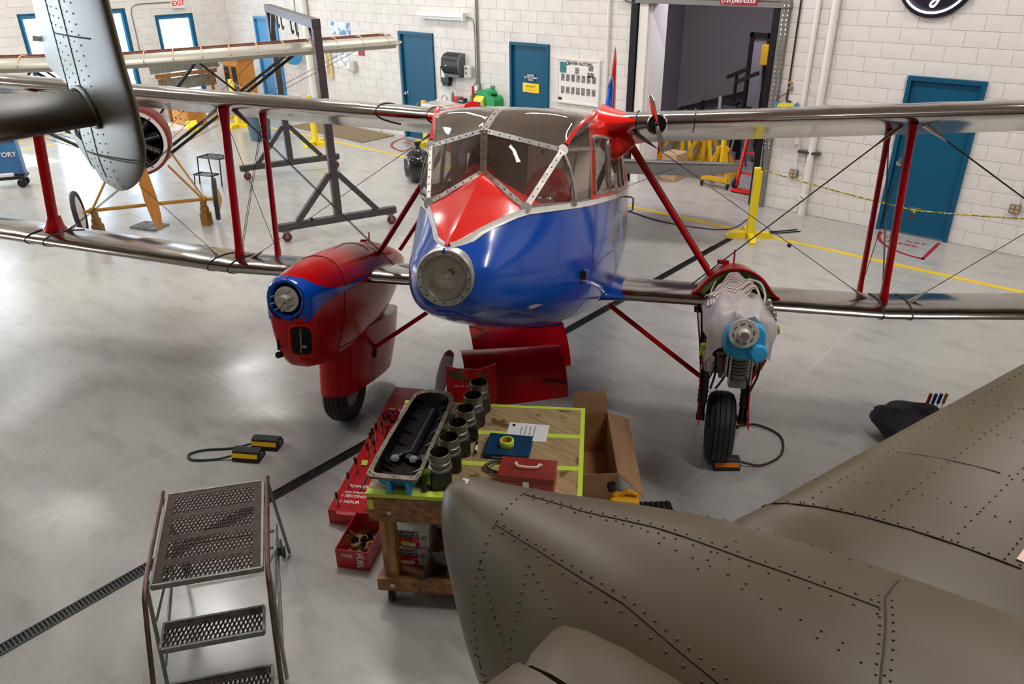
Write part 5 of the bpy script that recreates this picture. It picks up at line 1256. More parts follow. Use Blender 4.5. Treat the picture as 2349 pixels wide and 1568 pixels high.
def rope(pts, lab, sag=.12, r=.009, m=None):
    P = [V(p) for p in pts]; out = []
    for a, b in zip(P[:-1], P[1:]):
        for k in range(16):
            u = k/16; out.append(a.lerp(b, u)+V((0, 0, -sag*4*u*(1-u))))
    out.append(P[-1]); mb = MB(); mb.tube(out, r, 6); return tag(mb.build('barrier_rope', m or M['rope'], None, True), lab, 'rope', 'barrier ropes')
rope([(-4.36, 10.5, 1.03), (-2.40, 10.86, .74), (-.6, 11.1, .90)], 'yellow and black rope slung from the front yellow post past the right-hand door', .02)
rope([(-17.92, 10.19, 1.13), (-14.8, 10.14, 1.10), (-14.2, 10.9, .85)], 'pale rope between the cabinet post and the rug post', .2, .007, M['ribwood'])
rope([(-12.83, 11.70, .95), (-13.5, 11.2, .45), (-14.0, 11.3, .15)], 'slack rope drooping from the post by the bolted door', .1, .007)
# knot with tag on the front rope
kn = thing('rope_knot', 'frayed knot with a small tag tied in the rope before the right-hand door', 'knot', (-2.40, 10.86, .74))
mb = MB(); R5 = random.Random(5)
for k in range(9): mb.cyl((-2.40, 10.86, .74), (-2.40+R5.uniform(-.08, .09), 10.86+R5.uniform(-.05, .05), .74+R5.uniform(-.04, .05)), .005, .003, 5)
mb.sphere((-2.40, 10.86, .735), .022, 8, 6); mb.build('knot', M['rope'], kn)
MB().box((-2.415, 10.86, .655), (.05, .012, .09), bev=.003).build('tag', mat('dark tag', '#3a3a30', .6), kn)
# rug
tag(MB().box((-15.55, 11.55, .008), (2.9, .95, .016), Matrix.Rotation(-.03, 3, 'Z'), bev=.004).build('floor_mat', mat('brown mottled mat', '#6d5f4a', .95, col2='#8f7d62', nscale=45, bump=.3, bscale=60)), 'brown mottled mat on the floor along the back wall', 'mat')
# blue trash can
t = thing('trash_can', 'slate blue plastic trash can beside the yellow post by the gantry', 'trash can', (-16.28, 9.8, 0))
mb = MB(); mb.loft([[V((-16.28+w*math.copysign(abs(math.cos(q*pi/12))**.6, math.cos(q*pi/12)), 9.8+w*math.copysign(abs(math.sin(q*pi/12))**.6, math.sin(q*pi/12)), z)) for q in range(24)] for z, w in ((0, .20), (.6, .25), (.75, .262), (.76, .285), (.80, .285), (.80, .25), (.1, .19))], cap1=True); mb.build('bin', mat('slate blue plastic', '#3f5b6b', .5), t, True)
for sg in (-1, 1):
    mb = MB(); mb.tube([(-16.28+.28*sg, 9.8-.06, .66), (-16.28+.32*sg, 9.8-.05, .68), (-16.28+.32*sg, 9.8+.05, .68), (-16.28+.28*sg, 9.8+.06, .66)], .012, 6); mb.build('handle', bpy.data.materials['slate blue plastic'], t)
# step stool
t = thing('step_stool', 'small black two-step metal stool with grated treads near the old aeroplane', 'step stool', (-13.6, 7.05, 0))
SX = V((.94, .33, 0)); SY_ = V((.33, -.94, 0)); so = V((-13.62, 7.12, 0))
def ST(a, b, z): return so+SX*a+SY_*b+V((0, 0, z))
for a in (-.26, .26):
    mb = MB(); mb.tube([ST(a, -.2, 0), ST(a, -.17, .48), ST(a, .1, .48), ST(a, .16, 0)], .013, 6); mb.build('side_frame', M['black'], t)
for a in (-.18, .22):
    mb = MB(); mb.tube([ST(a, .14, .22), ST(a, .34, .22), ST(a, .38, 0)], .012, 6); mb.build('step_frame', M['black'], t)
def grate(name, o, ux, uy, lx, ly, nx, ny, m, par, r=.006, frame=.012):
    """open diamond grating: crossing bars inside an edge frame (one tread)"""
    mb = MB(); o = V(o); ux, uy = V(ux), V(uy)
    for i in range(nx):
        a0 = i/nx; mb.bar(o+ux*lx*a0, o+ux*lx*min(1, a0+1/nx)+uy*ly, r, r)
        mb.bar(o+ux*lx*min(1, a0+1/nx), o+ux*lx*a0+uy*ly, r, r)
    for k in range(1, ny): mb.bar(o+uy*ly*k/ny, o+uy*ly*k/ny+ux*lx, r, r)
    for p, q_ in ((o, o+ux*lx), (o+uy*ly, o+uy*ly+ux*lx), (o, o+uy*ly), (o+ux*lx, o+ux*lx+uy*ly)): mb.bar(p, q_, frame, frame)
    return mb.build(name, m, par)
grate('tread', ST(-.27, -.2, .49), SX, SY_, .54, .32, 9, 4, M['black'], t); grate('tread', ST(-.2, .14, .23), SX, SY_, .42, .22, 7, 3, M['black'], t)
# trash bag
t = thing('trash_bag', 'full black plastic trash bag tied at the neck beside the cockpit', 'trash bag', (-10.68, 9.62, 0))
mb = MB(); R6 = random.Random(6); secs = []
for z, r_ in ((0, .10), (.02, .17), (.12, .235), (.28, .26), (.44, .23), (.55, .15), (.61, .07), (.64, .035), (.68, .05), (.73, .08)):
    secs.append([V((-10.68+r_*math.cos(q*pi/16)*(1+.10*math.sin(q*2.7+z*9)+.05*math.sin(q*5.1)), 9.62+r_*math.sin(q*pi/16)*(1+.10*math.sin(q*2.7+z*9)+.05*math.sin(q*5.1)), z)) for q in range(32)])
mb.loft(secs, cap1=False); mb.build('bag', M['bag'], t, True, 70)
mb = MB(); mb.tube([(-10.68+.04*math.cos(q*pi/5), 9.62+.04*math.sin(q*pi/5), .63) for q in range(10)], .009, 6, True); mb.build('tie', M['black'], t)
# wall-side furniture at the far left
t = thing('cabinet', 'tall golden wooden cabinet with dark glass doors in the far corner', 'cabinet', (-19.3, 11.3, 0))
cb = lambda c, s_, n, m, b=.006: MB().box(c, s_, bev=b).build(n, m, t)
M['pinegold'] = mat('golden pine', '#c98a3a', .5, col2='#b3732a', nscale=4, stretch=(1, 1, .2))
cb((-19.3, 11.3, .72), (.75, .45, 1.44), 'body', M['pinegold']); cb((-19.3, 11.3, 1.465), (.85, .52, .05), 'cornice', M['pinegold'])
for k in (-1, 1):
    cb((-19.3+.18*k, 11.06, .78), (.33, .03, 1.15), 'door', M['pinegold']); cb((-19.3+.18*k, 11.04, .85), (.23, .012, .85), 'door_glass', mat('dark glass', '#2b2622', .2) if k < 0 else bpy.data.materials['dark glass'])
for k, (dx, w_) in enumerate(((-.25, .2), (0, .16), (.24, .24))):
    tt = thing('framed_picture', ('framed photo at the left on top of the golden cabinet', 'small square framed photo in the middle on the golden cabinet', 'framed photo at the right on top of the golden cabinet')[k], 'picture', (-19.3+dx, 11.3, 1.49))
    MB().box((-19.3+dx, 11.22, 1.57), (w_, .025, .16), bev=.004).build('frame', M['black'], tt); MB().box((-19.3+dx, 11.204, 1.57), (w_-.06, .006, .10)).build('picture', M['paper'], tt)
t = thing('chest', 'golden wooden chest with round knobs on the floor behind the old engine', 'chest', (-19.4, 9.75, 0))
cb((-19.4, 9.75, .26), (.8, .5, .5), 'body', M['pinegold'])
for dx in (-.25, .0, .25):
    for z in (.36, .16): MB().sphere((-19.4+dx, 9.49, z), .02, 8, 6).build('knob', M['black'], t)
t = thing('workbench', 'long wooden bench with grey panels standing by the window wall', 'bench', (-19.9, 10.4, 0))
for yy in (9.6, 10.9): MB().box((-20.1, yy, .55), (.08, .08, 1.1), bev=.004).build('post', M['woodside'], t)
MB().box((-20.1, 10.25, 1.12), (.06, 1.7, .10), bev=.004).build('rail', M['woodside'], t); MB().box((-20.13, 10.25, 1.32), (.03, 1.9, .26)).build('panel', M['galv'], t); MB().box((-20.13, 10.25, .9), (.03, 1.6, .30)).build('panel', M['galv'], t)
tag(MB().box((-19.5, 10.7, .2), (.45, .5, .4), bev=.01).build('yellow_crate', M['yellow']), 'yellow plastic crate on the floor before the wooden cabinet', 'crate')
mb = MB(); mb.extrude([(-18.9, 9.35, 0), (-18.5, 9.2, 0), (-18.5, 9.2, .10), (-18.7, 9.28, .22), (-18.9, 9.35, .10)], (.1, .22, 0)); tag(mb.build('yellow_ramp', M['yellow']), 'yellow wedge-shaped ramp lying on the floor behind the old engine', 'ramp')
# flag-striped sign hung on the wall
t = thing('striped_banner', 'white banner with dark red stripes and stars hanging by the window wall', 'banner', (WX, 9.9, 1.2))
MB().box((WX+.012, 9.95, 1.30), (.02, .55, .6)).build('cloth', M['paper'], t)
for k in range(5): MB().box((WX+.024, 9.95+.03*k, 1.50-.08*k), (.006, .45-.05*k, .04)).build('stripe', M['maroon'] if k % 2 else M['ink'], t)
# blue tool cart with lettering at the left edge
t = thing('tool_cart', 'blue rolling display cart with white lettering at the left edge', 'cart', (-16.35, 4.45, 0))
CU = V((.52, .854, 0)).normalized(); CN = V((CU.y, -CU.x, 0)); co = V((-16.20, 4.72, 0))
def TC(a, n, z): return co-CU*a+CN*n+V((0, 0, z))
RC = Matrix((CU, CN, V((0, 0, 1)))).transposed()
MB().box(TC(.6, -.12, .72), (1.2, .22, .95), RC, bev=.01).build('cabinet', mat('blue printed panel', '#3f78ad', .4, col2='#2f5f95', nscale=2), t)
MB().box(TC(.6, -.002, 1.0), (1.18, .02, .30), RC).build('photo_panel', mat('dark photo print', '#2b3338', .4, col2='#565a48', nscale=9), t)
text('FIGHTER FACTORY', M['paper'], .12, TC(.55, .012, .62), CU, (0, 0, 1), t, bold=.003)
MB().box(TC(.6, -.1, .2), (1.22, .36, .06), RC, bev=.01).build('tray', M['black'], t)
MB().box(TC(.3, .04, .26), (.28, .08, .06), RC, bev=.01).build('box', M['paper'], t)
for a in (.08, 1.1):
    for n_ in (.0, -.22):
        mb = MB(); mb.lathe([(0, -.025), (.06, -.025), (.08, -.015), (.08, .015), (.06, .025), (0, .025)], TC(a, n_, .08), CN, 16); mb.build('caster', M['rubber'], t, True)
        MB().box(TC(a, n_, .155), (.05, .05, .05), RC).build('caster_fork', M['galv'], t)
# =====================================================================  THINGS ON THE BACK WALL
def wbox(t, name, x0, x1, z0, z1, d, m, bev=.004, y0=0): return MB().box(((x0+x1)/2, WY-.006-y0-d/2, (z0+z1)/2), (x1-x0, d, z1-z0), bev=bev).build(name, m, t)
# strip light with conduit
t = thing('wall_light', 'white fluorescent strip light high on the wall above the bolted blue door', 'wall light', (-12.38, WY, 2.67))
wbox(t, 'housing', -13.05, -11.71, 2.66, 2.745, .12, M['white']); wbox(t, 'diffuser', -13.0, -11.76, 2.608, 2.66, .10, mat('frosted diffuser', '#d5dcdc', .4)); wbox(t, 'end_cap', -11.73, -11.70, 2.60, 2.75, .13, M['white'])
mb = MB(); mb.tube(bez([(-11.70, WY-.04, 2.67), (-11.58, WY-.04, 2.66), (-11.50, WY-.04, 2.60), (-11.47, WY-.04, 2.45)], 6)+[V((-11.47, WY-.04, 1.38))], .011, 8); mb.build('conduit', M['galv'], t, True)
t = thing('conduit_run', 'pair of grey conduits running down the wall to a round gauge box', 'conduit', (-11.44, WY, 1.3))
for x, z in ((-11.43, 1.40), (-11.395, 1.0)): mb = MB(); mb.cyl((x, WY-.03, z), (x, WY-.03, CEIL_Z), .012); mb.build('conduit', M['galv'], t, True)
wbox(t, 'junction_box', -11.51, -11.36, 1.23, 1.41, .07, M['galv']); mb = MB(); mb.lathe([(0, .01), (.05, .01), (.055, 0), (.055, -.01)], (-11.45, WY-.08, 1.31), (0, -1, 0), 20); mb.build('dial', M['paper'], t, True)
# dispensers
t = thing('towel_dispenser', 'black rounded paper towel dispenser on the wall above the sink', 'dispenser', (-12.05, WY, 1.7))
mb = MB(); P_ = [(0, 0), (.14, .02), (.20, .10), (.22, .22), (.20, .33), (.13, .41), (0, .44)]
mb.extrude([V((-12.31, WY-.006-a, 1.53+b)) for a, b in P_], V((.46, 0, 0))); mb.build('cover', M['black'], t, True, 50)
mb = MB(); mb.extrude([V((-11.85, WY-.006-a*.97, 1.53+b)) for a, b in P_], V((.05, 0, 0))); mb.build('side_panel', mat('grey violet plastic', '#5d5a68', .5), t, True, 50)
wbox(t, 'chute', -12.27, -11.84, 1.49, 1.56, .16, bpy.data.materials['grey violet plastic']); wbox(t, 'badge', -12.2, -12.14, 1.72, 1.735, .006, M['paper'], 0, .215)
t = thing('soap_dispenser', 'black soap dispenser with a white label left of the towel dispenser', 'dispenser', (-12.34, WY, 1.5))
wbox(t, 'body', -12.46, -12.20, 1.34, 1.69, .11, M['black'], .02); wbox(t, 'label', -12.42, -12.32, 1.46, 1.63, .006, M['paper'], 0, .11); wbox(t, 'push_bar', -12.43, -12.24, 1.28, 1.34, .09, M['black'], .01)
t = thing('sanitizer_dispenser', 'pale grey hand sanitizer dispenser right of the towel dispenser', 'dispenser', (-11.65, WY, 1.6))
wbox(t, 'body', -11.77, -11.55, 1.49, 1.75, .10, M['carton'], .03); mb = MB(); mb.lathe([(0, .006), (.03, .006), (.03, 0)], (-11.69, WY-.108, 1.60), (0, -1, 0), 3); mb.build('window', M['black'], t); wbox(t, 'badge', -11.72, -11.66, 1.68, 1.70, .006, M['ink'], 0, .10)
t = thing('sanitizer_dispenser', 'light grey sanitizer dispenser beside the notice papers', 'dispenser', (-15.5, WY, 1.45))
wbox(t, 'body', -15.62, -15.40, 1.32, 1.58, .11, M['carton'], .03); wbox(t, 'label', -15.60, -15.53, 1.42, 1.55, .006, M['paper'], 0, .11)
# sink with bottles
t = thing('utility_sink', 'white utility sink with a chrome faucet against the wall', 'sink', (-12.0, WY-.3, 0))
mb = MB(); x0, x1, y0, y1 = -12.62, -11.45, WY-.58, WY-.02
for c, s_ in (((x0+.02, (y0+y1)/2, .78), (.04, y1-y0, .36)), ((x1-.02, (y0+y1)/2, .78), (.04, y1-y0, .36)), (((x0+x1)/2, y0+.02, .78), (x1-x0, .04, .36)), (((x0+x1)/2, y1-.05, .79), (x1-x0, .10, .38)), (((x0+x1)/2, (y0+y1)/2, .62), (x1-x0, y1-y0, .04)), ((-12.1, (y0+y1)/2, .78), (.04, y1-y0, .34))): mb.box(c, s_)
mb.build('basin', M['white'], t)
for x in (x0+.06, x1-.06):
    for y in (y0+.06, y1-.06): MB().cyl((x, y, 0), (x, y, .62), .02).build('leg', M['white'], t)
mb = MB(); mb.tube(bez([(-12.33, y1-.06, .98), (-12.33, y1-.06, 1.06), (-12.33, y1-.16, 1.09), (-12.33, y1-.24, 1.02)], 6), .014, 8); mb.build('faucet', M['chrome'], t, True)
t = thing('spray_bottle', 'slim clear pump bottle on the sink ledge', 'bottle', (-12.12, WY-.1, .98)); MB().lathe([(0, 0), (.035, 0), (.035, .16), (.015, .19), (.012, .22)], (-12.12, WY-.1, .98), (0, 0, 1), 14).build('bottle', M['galv'], t, True); MB().box((-12.13, WY-.11, 1.215), (.05, .02, .02)).build('pump', M['paper'], t)
t = thing('glove_box', 'small red and white carton on the sink ledge', 'box', (-11.95, WY-.1, .98)); MB().box((-11.95, WY-.1, 1.04), (.20, .10, .12), bev=.003).build('carton', M['boxred'], t); MB().box((-11.83, WY-.11, 1.03), (.20, .10, .10), bev=.003).build('carton_front', M['black'], t); text('SUPER', M['paper'], .05, (-11.83, WY-.165, 1.03), (1, 0, 0), (0, 0, 1), t)
t = thing('cleaner_bottle', 'orange and black slanted cleaner bottle at the right of the sink', 'bottle', (-11.5, WY-.1, .98)); MB().lathe([(0, 0), (.03, 0), (.032, .10), (.024, .13)], (-11.5, WY-.1, .98), (.15, 0, 1), 12).build('bottle', mat('orange bottle', '#d8602a', .5), t, True); MB().lathe([(.026, .08), (.03, .17), (.012, .21), (0, .21)], (-11.5, WY-.1, .98), (.15, 0, 1), 12).build('cap', M['black'], t, True)
# eyewash station
t = thing('eyewash_station', 'green portable eyewash tank with yellow tray on the wall by the signed blue door', 'eyewash station', (-11.1, WY, 1.1))
M['eyegreen'] = mat('bright green plastic', '#0f9a54', .4)
mb = MB(); mb.extrude([V((x, WY-.01, z)) for x, z in ((-11.42, .75), (-10.76, .75), (-10.74, 1.16), (-10.79, 1.22), (-10.90, 1.24), (-10.94, 1.31), (-11.02, 1.34), (-11.12, 1.34), (-11.20, 1.27), (-11.36, 1.24), (-11.42, 1.18))], V((0, -.28, 0))); mb.build('tank', M['eyegreen'], t)
mb = MB(); mb.extrude([V((-11.26, WY-.292, .78)), V((-11.26, WY-.34, .80)), V((-11.26, WY-.36, 1.14)), V((-11.26, WY-.292, 1.22))], V((.24, 0, 0))); mb.build('yellow_tray', M['yellow'], t)
wbox(t, 'label', -11.24, -11.05, .86, 1.12, .006, M['paper'], 0, .355); wbox(t, 'label_print', -11.23, -11.06, 1.02, 1.11, .004, mat('dark green print', '#1c4a34', .5), 0, .361); MB().lathe([(0, .003), (.03, .003), (.03, 0)], (-11.145, WY-.375, 1.065), (0, -1, 0), 14).build('eye_symbol', M['paper'], t)
mb = MB(); mb.lathe([(.06, 0), (.06, .04), (0, .04)], (-10.86, WY-.16, 1.225), (0, 0, 1), 16); mb.build('filler_cap', M['black'], t, True); wbox(t, 'bracket', -11.08, -10.98, 1.35, 1.40, .03, M['galv']); mb = MB(); mb.cyl((-11.31, WY-.33, .75), (-11.29, WY-.33, 1.40), .028); mb.build('strap', mat('red strap', '#c02226', .5), t)
# photo board
t = thing('notice_board', 'white framed board of small photos headed with black lettering between door and pipe', 'notice board', (-8.87, WY, 1.66))
wbox(t, 'board', -9.34, -8.39, 1.265, 2.05, .025, M['paper'])
for a, b, c, d_ in ((-9.36, -8.37, 2.03, 2.065), (-9.36, -8.37, 1.25, 1.285), (-9.36, -9.325, 1.285, 2.03), (-8.405, -8.37, 1.285, 2.03)): wbox(t, 'frame', a, b, c, d_, .04, M['white'], .003)
M['photo'] = mat('small photo', '#4a4a4c', .4, col2='#a39c94', nscale=30, contrast=(.42, .6)); M['photo2'] = mat('poster blue', '#1c5f94', .4, col2='#2f8a6a', nscale=7)
wbox(t, 'poster', -9.28, -9.13, 1.80, 1.99, .004, M['photo2'], 0, .026)
for r_, (z, n_) in enumerate(((1.655, 7), (1.43, 7))):
    for k in range(n_): x = -9.25+.12*k; wbox(t, 'photo', x, x+.078, z-.005*k*.0, z+.125, .004, M['photo'], 0, .026)
wbox(t, 'photo', -8.92, -8.84, 1.80, 1.91, .004, M['photo'], 0, .026); wbox(t, 'photo', -8.62, -8.52, 1.87, 1.97, .004, M['photo'], 0, .026); wbox(t, 'photo', -8.64, -8.50, 1.76, 1.84, .004, M['photo'], 0, .026); wbox(t, 'plate', -9.31, -9.23, 1.30, 1.35, .004, M['black'], 0, .026)
text('FIGHTER FACTORY', M['ink'], .068, (-8.845, WY-.034, 1.975), (1, 0, 0), (0, 0, 1), t, bold=.002, shear=.15)
mb = MB(); mb.lathe([(0, .004), (.036, .004), (.036, 0)], (-9.10, WY-.032, 1.975), (0, -1, 0), 20); o_ = mb.build('roundel', M['ink'], t)
mb = MB(); c = V((-9.10, WY-.038, 1.975)); star = [c+V((math.sin(k*pi/5)*(.029 if k % 2 == 0 else .012), 0, math.cos(k*pi/5)*(.029 if k % 2 == 0 else .012))) for k in range(10)]; mb.extrude(star, V((0, -.002, 0))); mb.build('star', M['paper'], t)
# posters
for nm, x0, x1, z0, z1, m, lab in (('wall_poster', -16.25, -15.53, 2.13, 2.40, mat('blue safety print', '#5d8fbf', .4, col2='#dce6ee', nscale=7, contrast=(.45, .55)), 'blue and white illustrated safety poster above the notice papers'), ('notice_papers', -16.38, -15.66, 1.36, 1.84, mat('notice print', '#aebfd0', .5, col2='#efe9e6', nscale=9, contrast=(.45, .5)), 'large sheet of blue and white notices left of the grey dispenser'), ('wall_poster', -15.56, -15.31, 1.70, 1.90, M['paper'], 'white paper notice between the blue notices and the red sign'), ('red_sign', -15.29, -15.07, 1.70, 1.93, mat('crimson sign', '#a3223a', .5), 'crimson sign on the wall right of the notices')):
    tag(MB().box(((x0+x1)/2, WY-.01, (z0+z1)/2), (x1-x0, .008, z1-z0)).build(nm, m), lab, 'poster' if 'sign' not in nm else 'sign')
t = thing('card_rack', 'cream time-card rack on the wall behind the gantry post', 'rack', (-16.45, WY, 1.4))
wbox(t, 'back', -16.52, -16.34, 1.10, 1.70, .06, mat('cream rack', '#d6c48c', .5))
for k in range(12): wbox(t, 'slot', -16.51, -16.40, 1.20+.038*k, 1.226+.038*k, .012, M['ribwood'], .0, .06)
t = thing('wall_bell', 'black horn siren on the wall beside the card rack', 'siren', (-16.7, WY, 1.2)); mb = MB(); mb.lathe([(.02, 0), (.03, .06), (.08, .14), (.085, .15), (0, .13)], (-16.72, WY-.006, 1.17), (0, -1, .0), 18); mb.build('horn', M['black'], t, True)
# pipes
def pipe(name, x, r, z0, z1, m, lab, dy=.0, extra=None):
    t = thing(name, lab, 'pipe', (x, WY, z0)); mb = MB(); mb.cyl((x, WY-.008-r-dy, z0), (x, WY-.008-r-dy, z1), r, n=20); mb.build('pipe', m, t, True); return t
t = pipe('down_pipe', -4.30, .055, 0, CEIL_Z, M['white'], 'thick white vertical pipe between the roll-up door and right-hand blue door')
mb = MB(); mb.lathe([(.062, 0), (.062, .10)], (-4.30, WY-.063, .27), (0, 0, 1), 20); mb.build('coupling', M['white'], t, True)
mb = MB(); mb.lathe([(0, .01), (.06, .01), (.063, 0), (.063, -.03)], (-4.31, WY-.125, .30), (0, -1, 0), 20); g_ = mb.build('clean_out', M['white'], t, True); MB().box((-4.31, WY-.137, .30), (.06, .004, .008), Matrix.Rotation(.5, 3, 'Y')).build('clean_out_slot', M['ink'], g_)
MB().box((-4.33, WY-.07, 1.0), (.34, .09, .035)).build('pipe_clamp', M['steel'], t)
pipe('thin_pipe', -8.22, .03, 0, CEIL_Z, M['white'], 'thin white vertical pipe just left of the roll-up door track')
pipe('corner_pipe', -17.15, .09, 0, CEIL_Z, M['white'], 'thick white vertical pipe behind the gantry near the corner')
pipe('corner_pipe', -4.56, .035, 1.1, CEIL_Z, M['white'], 'slim white pipe left of the thick pipe by the hose reel')
t = pipe('air_line', -4.83, .013, 1.72, CEIL_Z, mat('dark copper', '#3a2a28', .5, .4), 'dark copper air line with brass valve above the hose reel', .01)
MB().box((-4.81, WY-.03, 2.0), (.07, .03, .03)).build('valve', M['gearyel'], t); MB().box((-4.80, WY-.03, 1.92), (.08, .04, .04)).build('regulator', M['galv'], t); MB().box((-4.79, WY-.03, 1.72), (.07, .02, .02)).build('tap_handle', M['black'], t)
mb = MB(); mb.tube(bez([(-4.84, WY-.03, 1.84), (-4.95, WY-.06, 1.76), (-4.96, WY-.08, 1.62), (-4.88, WY-.08, 1.56)], 6), .010, 6); mb.build('feed_hose', mat('red brown hose', '#8a3a34', .6), t, True)
t = thing('hose_reel', 'blue reel wound with yellow air hose on the wall right of the roll-up door', 'hose reel', (-4.72, WY, 1.55))
for x in (-4.885, -4.60): mb = MB(); mb.lathe([(0, -.008), (.15, -.008), (.155, 0), (.15, .008), (0, .008)], (x, WY-.20, 1.59), (1, 0, 0), 28); mb.build('flange', M['bluepale'], t, True)
for k in range(8): mb = MB(); mb.lathe([(.10, -.017), (.128, -.012), (.132, 0), (.128, .012), (.10, .017)], (-4.855+.033*k, WY-.20, 1.59), (1, 0, 0), 24); mb.build('hose_coil', mat('yellow hose', '#c9c23a', .5) if k == 0 else bpy.data.materials['yellow hose'], t, True)
mb = MB(); mb.box((-4.56, WY-.11, 1.59), (.05, .2, .05)); mb.build('bracket', M['bluepale'], t); mb = MB(); mb.cyl((-4.56, WY-.2, 1.60), (-4.42, WY-.2, 1.60), .012); mb.build('handle', M['black'], t)
t = thing('hose_reel', 'blue and yellow hose reel on the wall behind the gantry', 'hose reel', (-17.65, WY, 1.55))
for dx in (-.08, .08): mb = MB(); mb.lathe([(0, -.008), (.20, -.008), (.205, 0), (.20, .008), (0, .008)], (-17.65+dx, WY-.26, 1.55), (.8, -.6, 0), 28); mb.build('flange', M['bluepale'] if dx > 0 else M['yellow'], t, True)
mb = MB(); mb.lathe([(.16, -.07), (.17, .07)], (-17.65, WY-.26, 1.55), (.8, -.6, 0), 24); mb.build('hose_coil', bpy.data.materials['yellow hose'], t, True); MB().box((-17.7, WY-.1, 1.55), (.06, .2, .06)).build('bracket', M['steel'], t)
# outlets
for x, z, lab in ((-4.54, .635, 'grey four-socket outlet box with conduit left of the thick white pipe'), (-1.44, .645, 'grey four-socket outlet box with conduit right of the right-hand blue door')):
    t = thing('outlet_box', lab, 'outlet', (x, WY, z)); wbox(t, 'box', x-.065, x+.065, z-.06, z+.06, .05, M['grey'])
    for dx in (-.03, .03):
        for dz in (-.028, .028): wbox(t, 'socket', x+dx-.02, x+dx+.02, z+dz-.018, z+dz+.018, .006, M['ribwood'], .0, .05)
    mb = MB(); mb.cyl((x+.02, WY-.025, z+.06), (x+.02, WY-.025, CEIL_Z if x > -2 else 1.35), .011); mb.build('conduit', M['white'], t, True)
# neon disc sign
t = thing('neon_sign', 'round dark disc sign with white neon ring high on the wall', 'sign', (-3.0, WY, 3.46)); nc = (-3.03, WY-.006, 3.47)
mb = MB(); mb.lathe([(.485, 0), (.485, .05), (.47, .06), (0, .06)], nc, (0, -1, 0), 56); mb.build('disc', mat('black violet disc', '#1c1426', .35), t, True)
M['neon'] = mat('white neon tube', '#f4f0ff', .3, emit=2.2)
mb = MB(); mb.lathe([(.418+.014*math.cos(q*pi/4), .085+.014*math.sin(q*pi/4)) for q in range(9)], nc, (0, -1, 0), 60); mb.build('neon_ring', M['neon'], t, True)
mb = MB(); mb.tube(bez([(-2.93, WY-.09, 3.36), (-2.955, WY-.09, 3.22), (-3.0, WY-.09, 3.135), (-3.045, WY-.09, 3.14), (-3.03, WY-.09, 3.19), (-2.93, WY-.09, 3.25), (-2.83, WY-.09, 3.31)], 8), .013, 8); mb.build('neon_script', M['neon'], t, True)
# exit sign on the window wall with conduit
t = thing('exit_sign', 'white exit sign with red letters on the window wall', 'sign', (WX, 10.75, 2.6)); MB().box((WX+.03, 10.77, 2.74), (.06, .34, .22), bev=.006).build('case', M['paper'], t); text('EXIT', mat('red letters', '#d02a20', .5, emit=.3), .17, (WX+.062, 10.77, 2.74), (0, 1, 0), (0, 0, 1), t, bold=.004)
mb = MB(); mb.tube(bez([(WX+.02, 10.58, 2.78), (WX+.02, 10.2, 2.78), (WX+.02, 9.65, 2.76), (WX+.02, 9.52, 2.6), (WX+.02, 9.52, 2.3)], 6)+[V((WX+.02, 9.52, 1.3))], .012, 6); mb.build('conduit', M['galv'], t, True)
# chain hoist beside the roll-up door
t = thing('door_chain', 'long steel hand chain hanging beside the right track of the roll-up door', 'chain', (-5.0, WY-.12, .9))
lk = MB(); lk.tube([(.0, 0, .02), (.008, 0, .012), (.008, 0, -.012), (0, 0, -.02), (-.008, 0, -.012), (-.008, 0, .012)], .0035, 5, True)
me0 = lk.build('chain_link', M['chrome']); me0.parent = t
first = True; n_links = 0
for dx in (-.03, .035):
    for k in range(66):
        z = 3.12-.033*k; o = me0 if first else me0.copy()
        if not first: COL.objects.link(o); o.parent = t
        first = False
        o.location = (dx+.006*math.sin(k*.6), -.02+.004*(k % 2), z-.9); o.rotation_euler = (0, 0, (pi/2)*(k % 2))
# =====================================================================  STORE ROOM CONTENTS
def frame_rack(nm, lab, x, y, m, seed, h=1.3, w=.9):
    t = thing(nm, lab, 'jack', (x, y, 0)); rr = random.Random(seed)
    for sx in (-1, 1):
        for sy in (-1, 1):
            MB().bar((x+sx*w*.5, y+sy*w*.4, .1), (x+sx*w*.08, y+sy*w*.06, h), .06, .06).build('leg', m, t)
            mb = MB(); mb.lathe([(0, -.02), (.05, -.02), (.06, 0), (.05, .02), (0, .02)], (x+sx*w*.5, y+sy*w*.4, .06), (1, .2, 0), 14); mb.build('caster', M['rubber'], t, True)
    for sy in (-1, 1): MB().bar((x-w*.5, y+sy*w*.4, .16), (x+w*.5, y+sy*w*.4, .16), .07, .07).build('base_rail', m, t)
    MB().bar((x-w*.25, y, .65), (x+w*.25, y, .65), .06, .06).build('cross_rail', m, t)
    MB().cyl((x, y, .3), (x, y, h+.15), .05).build('ram', M['yellow'] if seed % 2 else m, t)
    return t
M['jackyel'] = mat('grimy yellow paint', '#d9a818', .5)
frame_rack('aircraft_jack', 'grimy yellow tripod jack at the left of the dark store room', -7.35, 13.55, M['jackyel'], 1, .95, .8)
frame_rack('aircraft_jack', 'grimy yellow tripod jack in the middle of the dark store room', -6.75, 13.3, M['jackyel'], 2, .9, .65)
frame_rack('aircraft_jack', 'low yellow jack with casters nearest the store room entrance', -6.15, 12.85, M['jackyel'], 3, .7, .5)
t = thing('hand_truck', 'bright red two-wheeled hand truck by the right edge of the store room', 'hand truck', (-5.6, 12.75, 0))
M['htred'] = mat('bright red tube', '#d8281e', .4)
for dx in (-.16, .16): MB().bar((-5.62+dx, 12.75, .08), (-5.56+dx, 12.95, 1.25), .045, .045).build('rail', M['htred'], t)
for z in (.3, .65, 1.0): MB().bar((-5.78, 12.78+.15*z, z), (-5.42, 12.78+.15*z, z), .03, .03).build('rung', M['htred'], t)
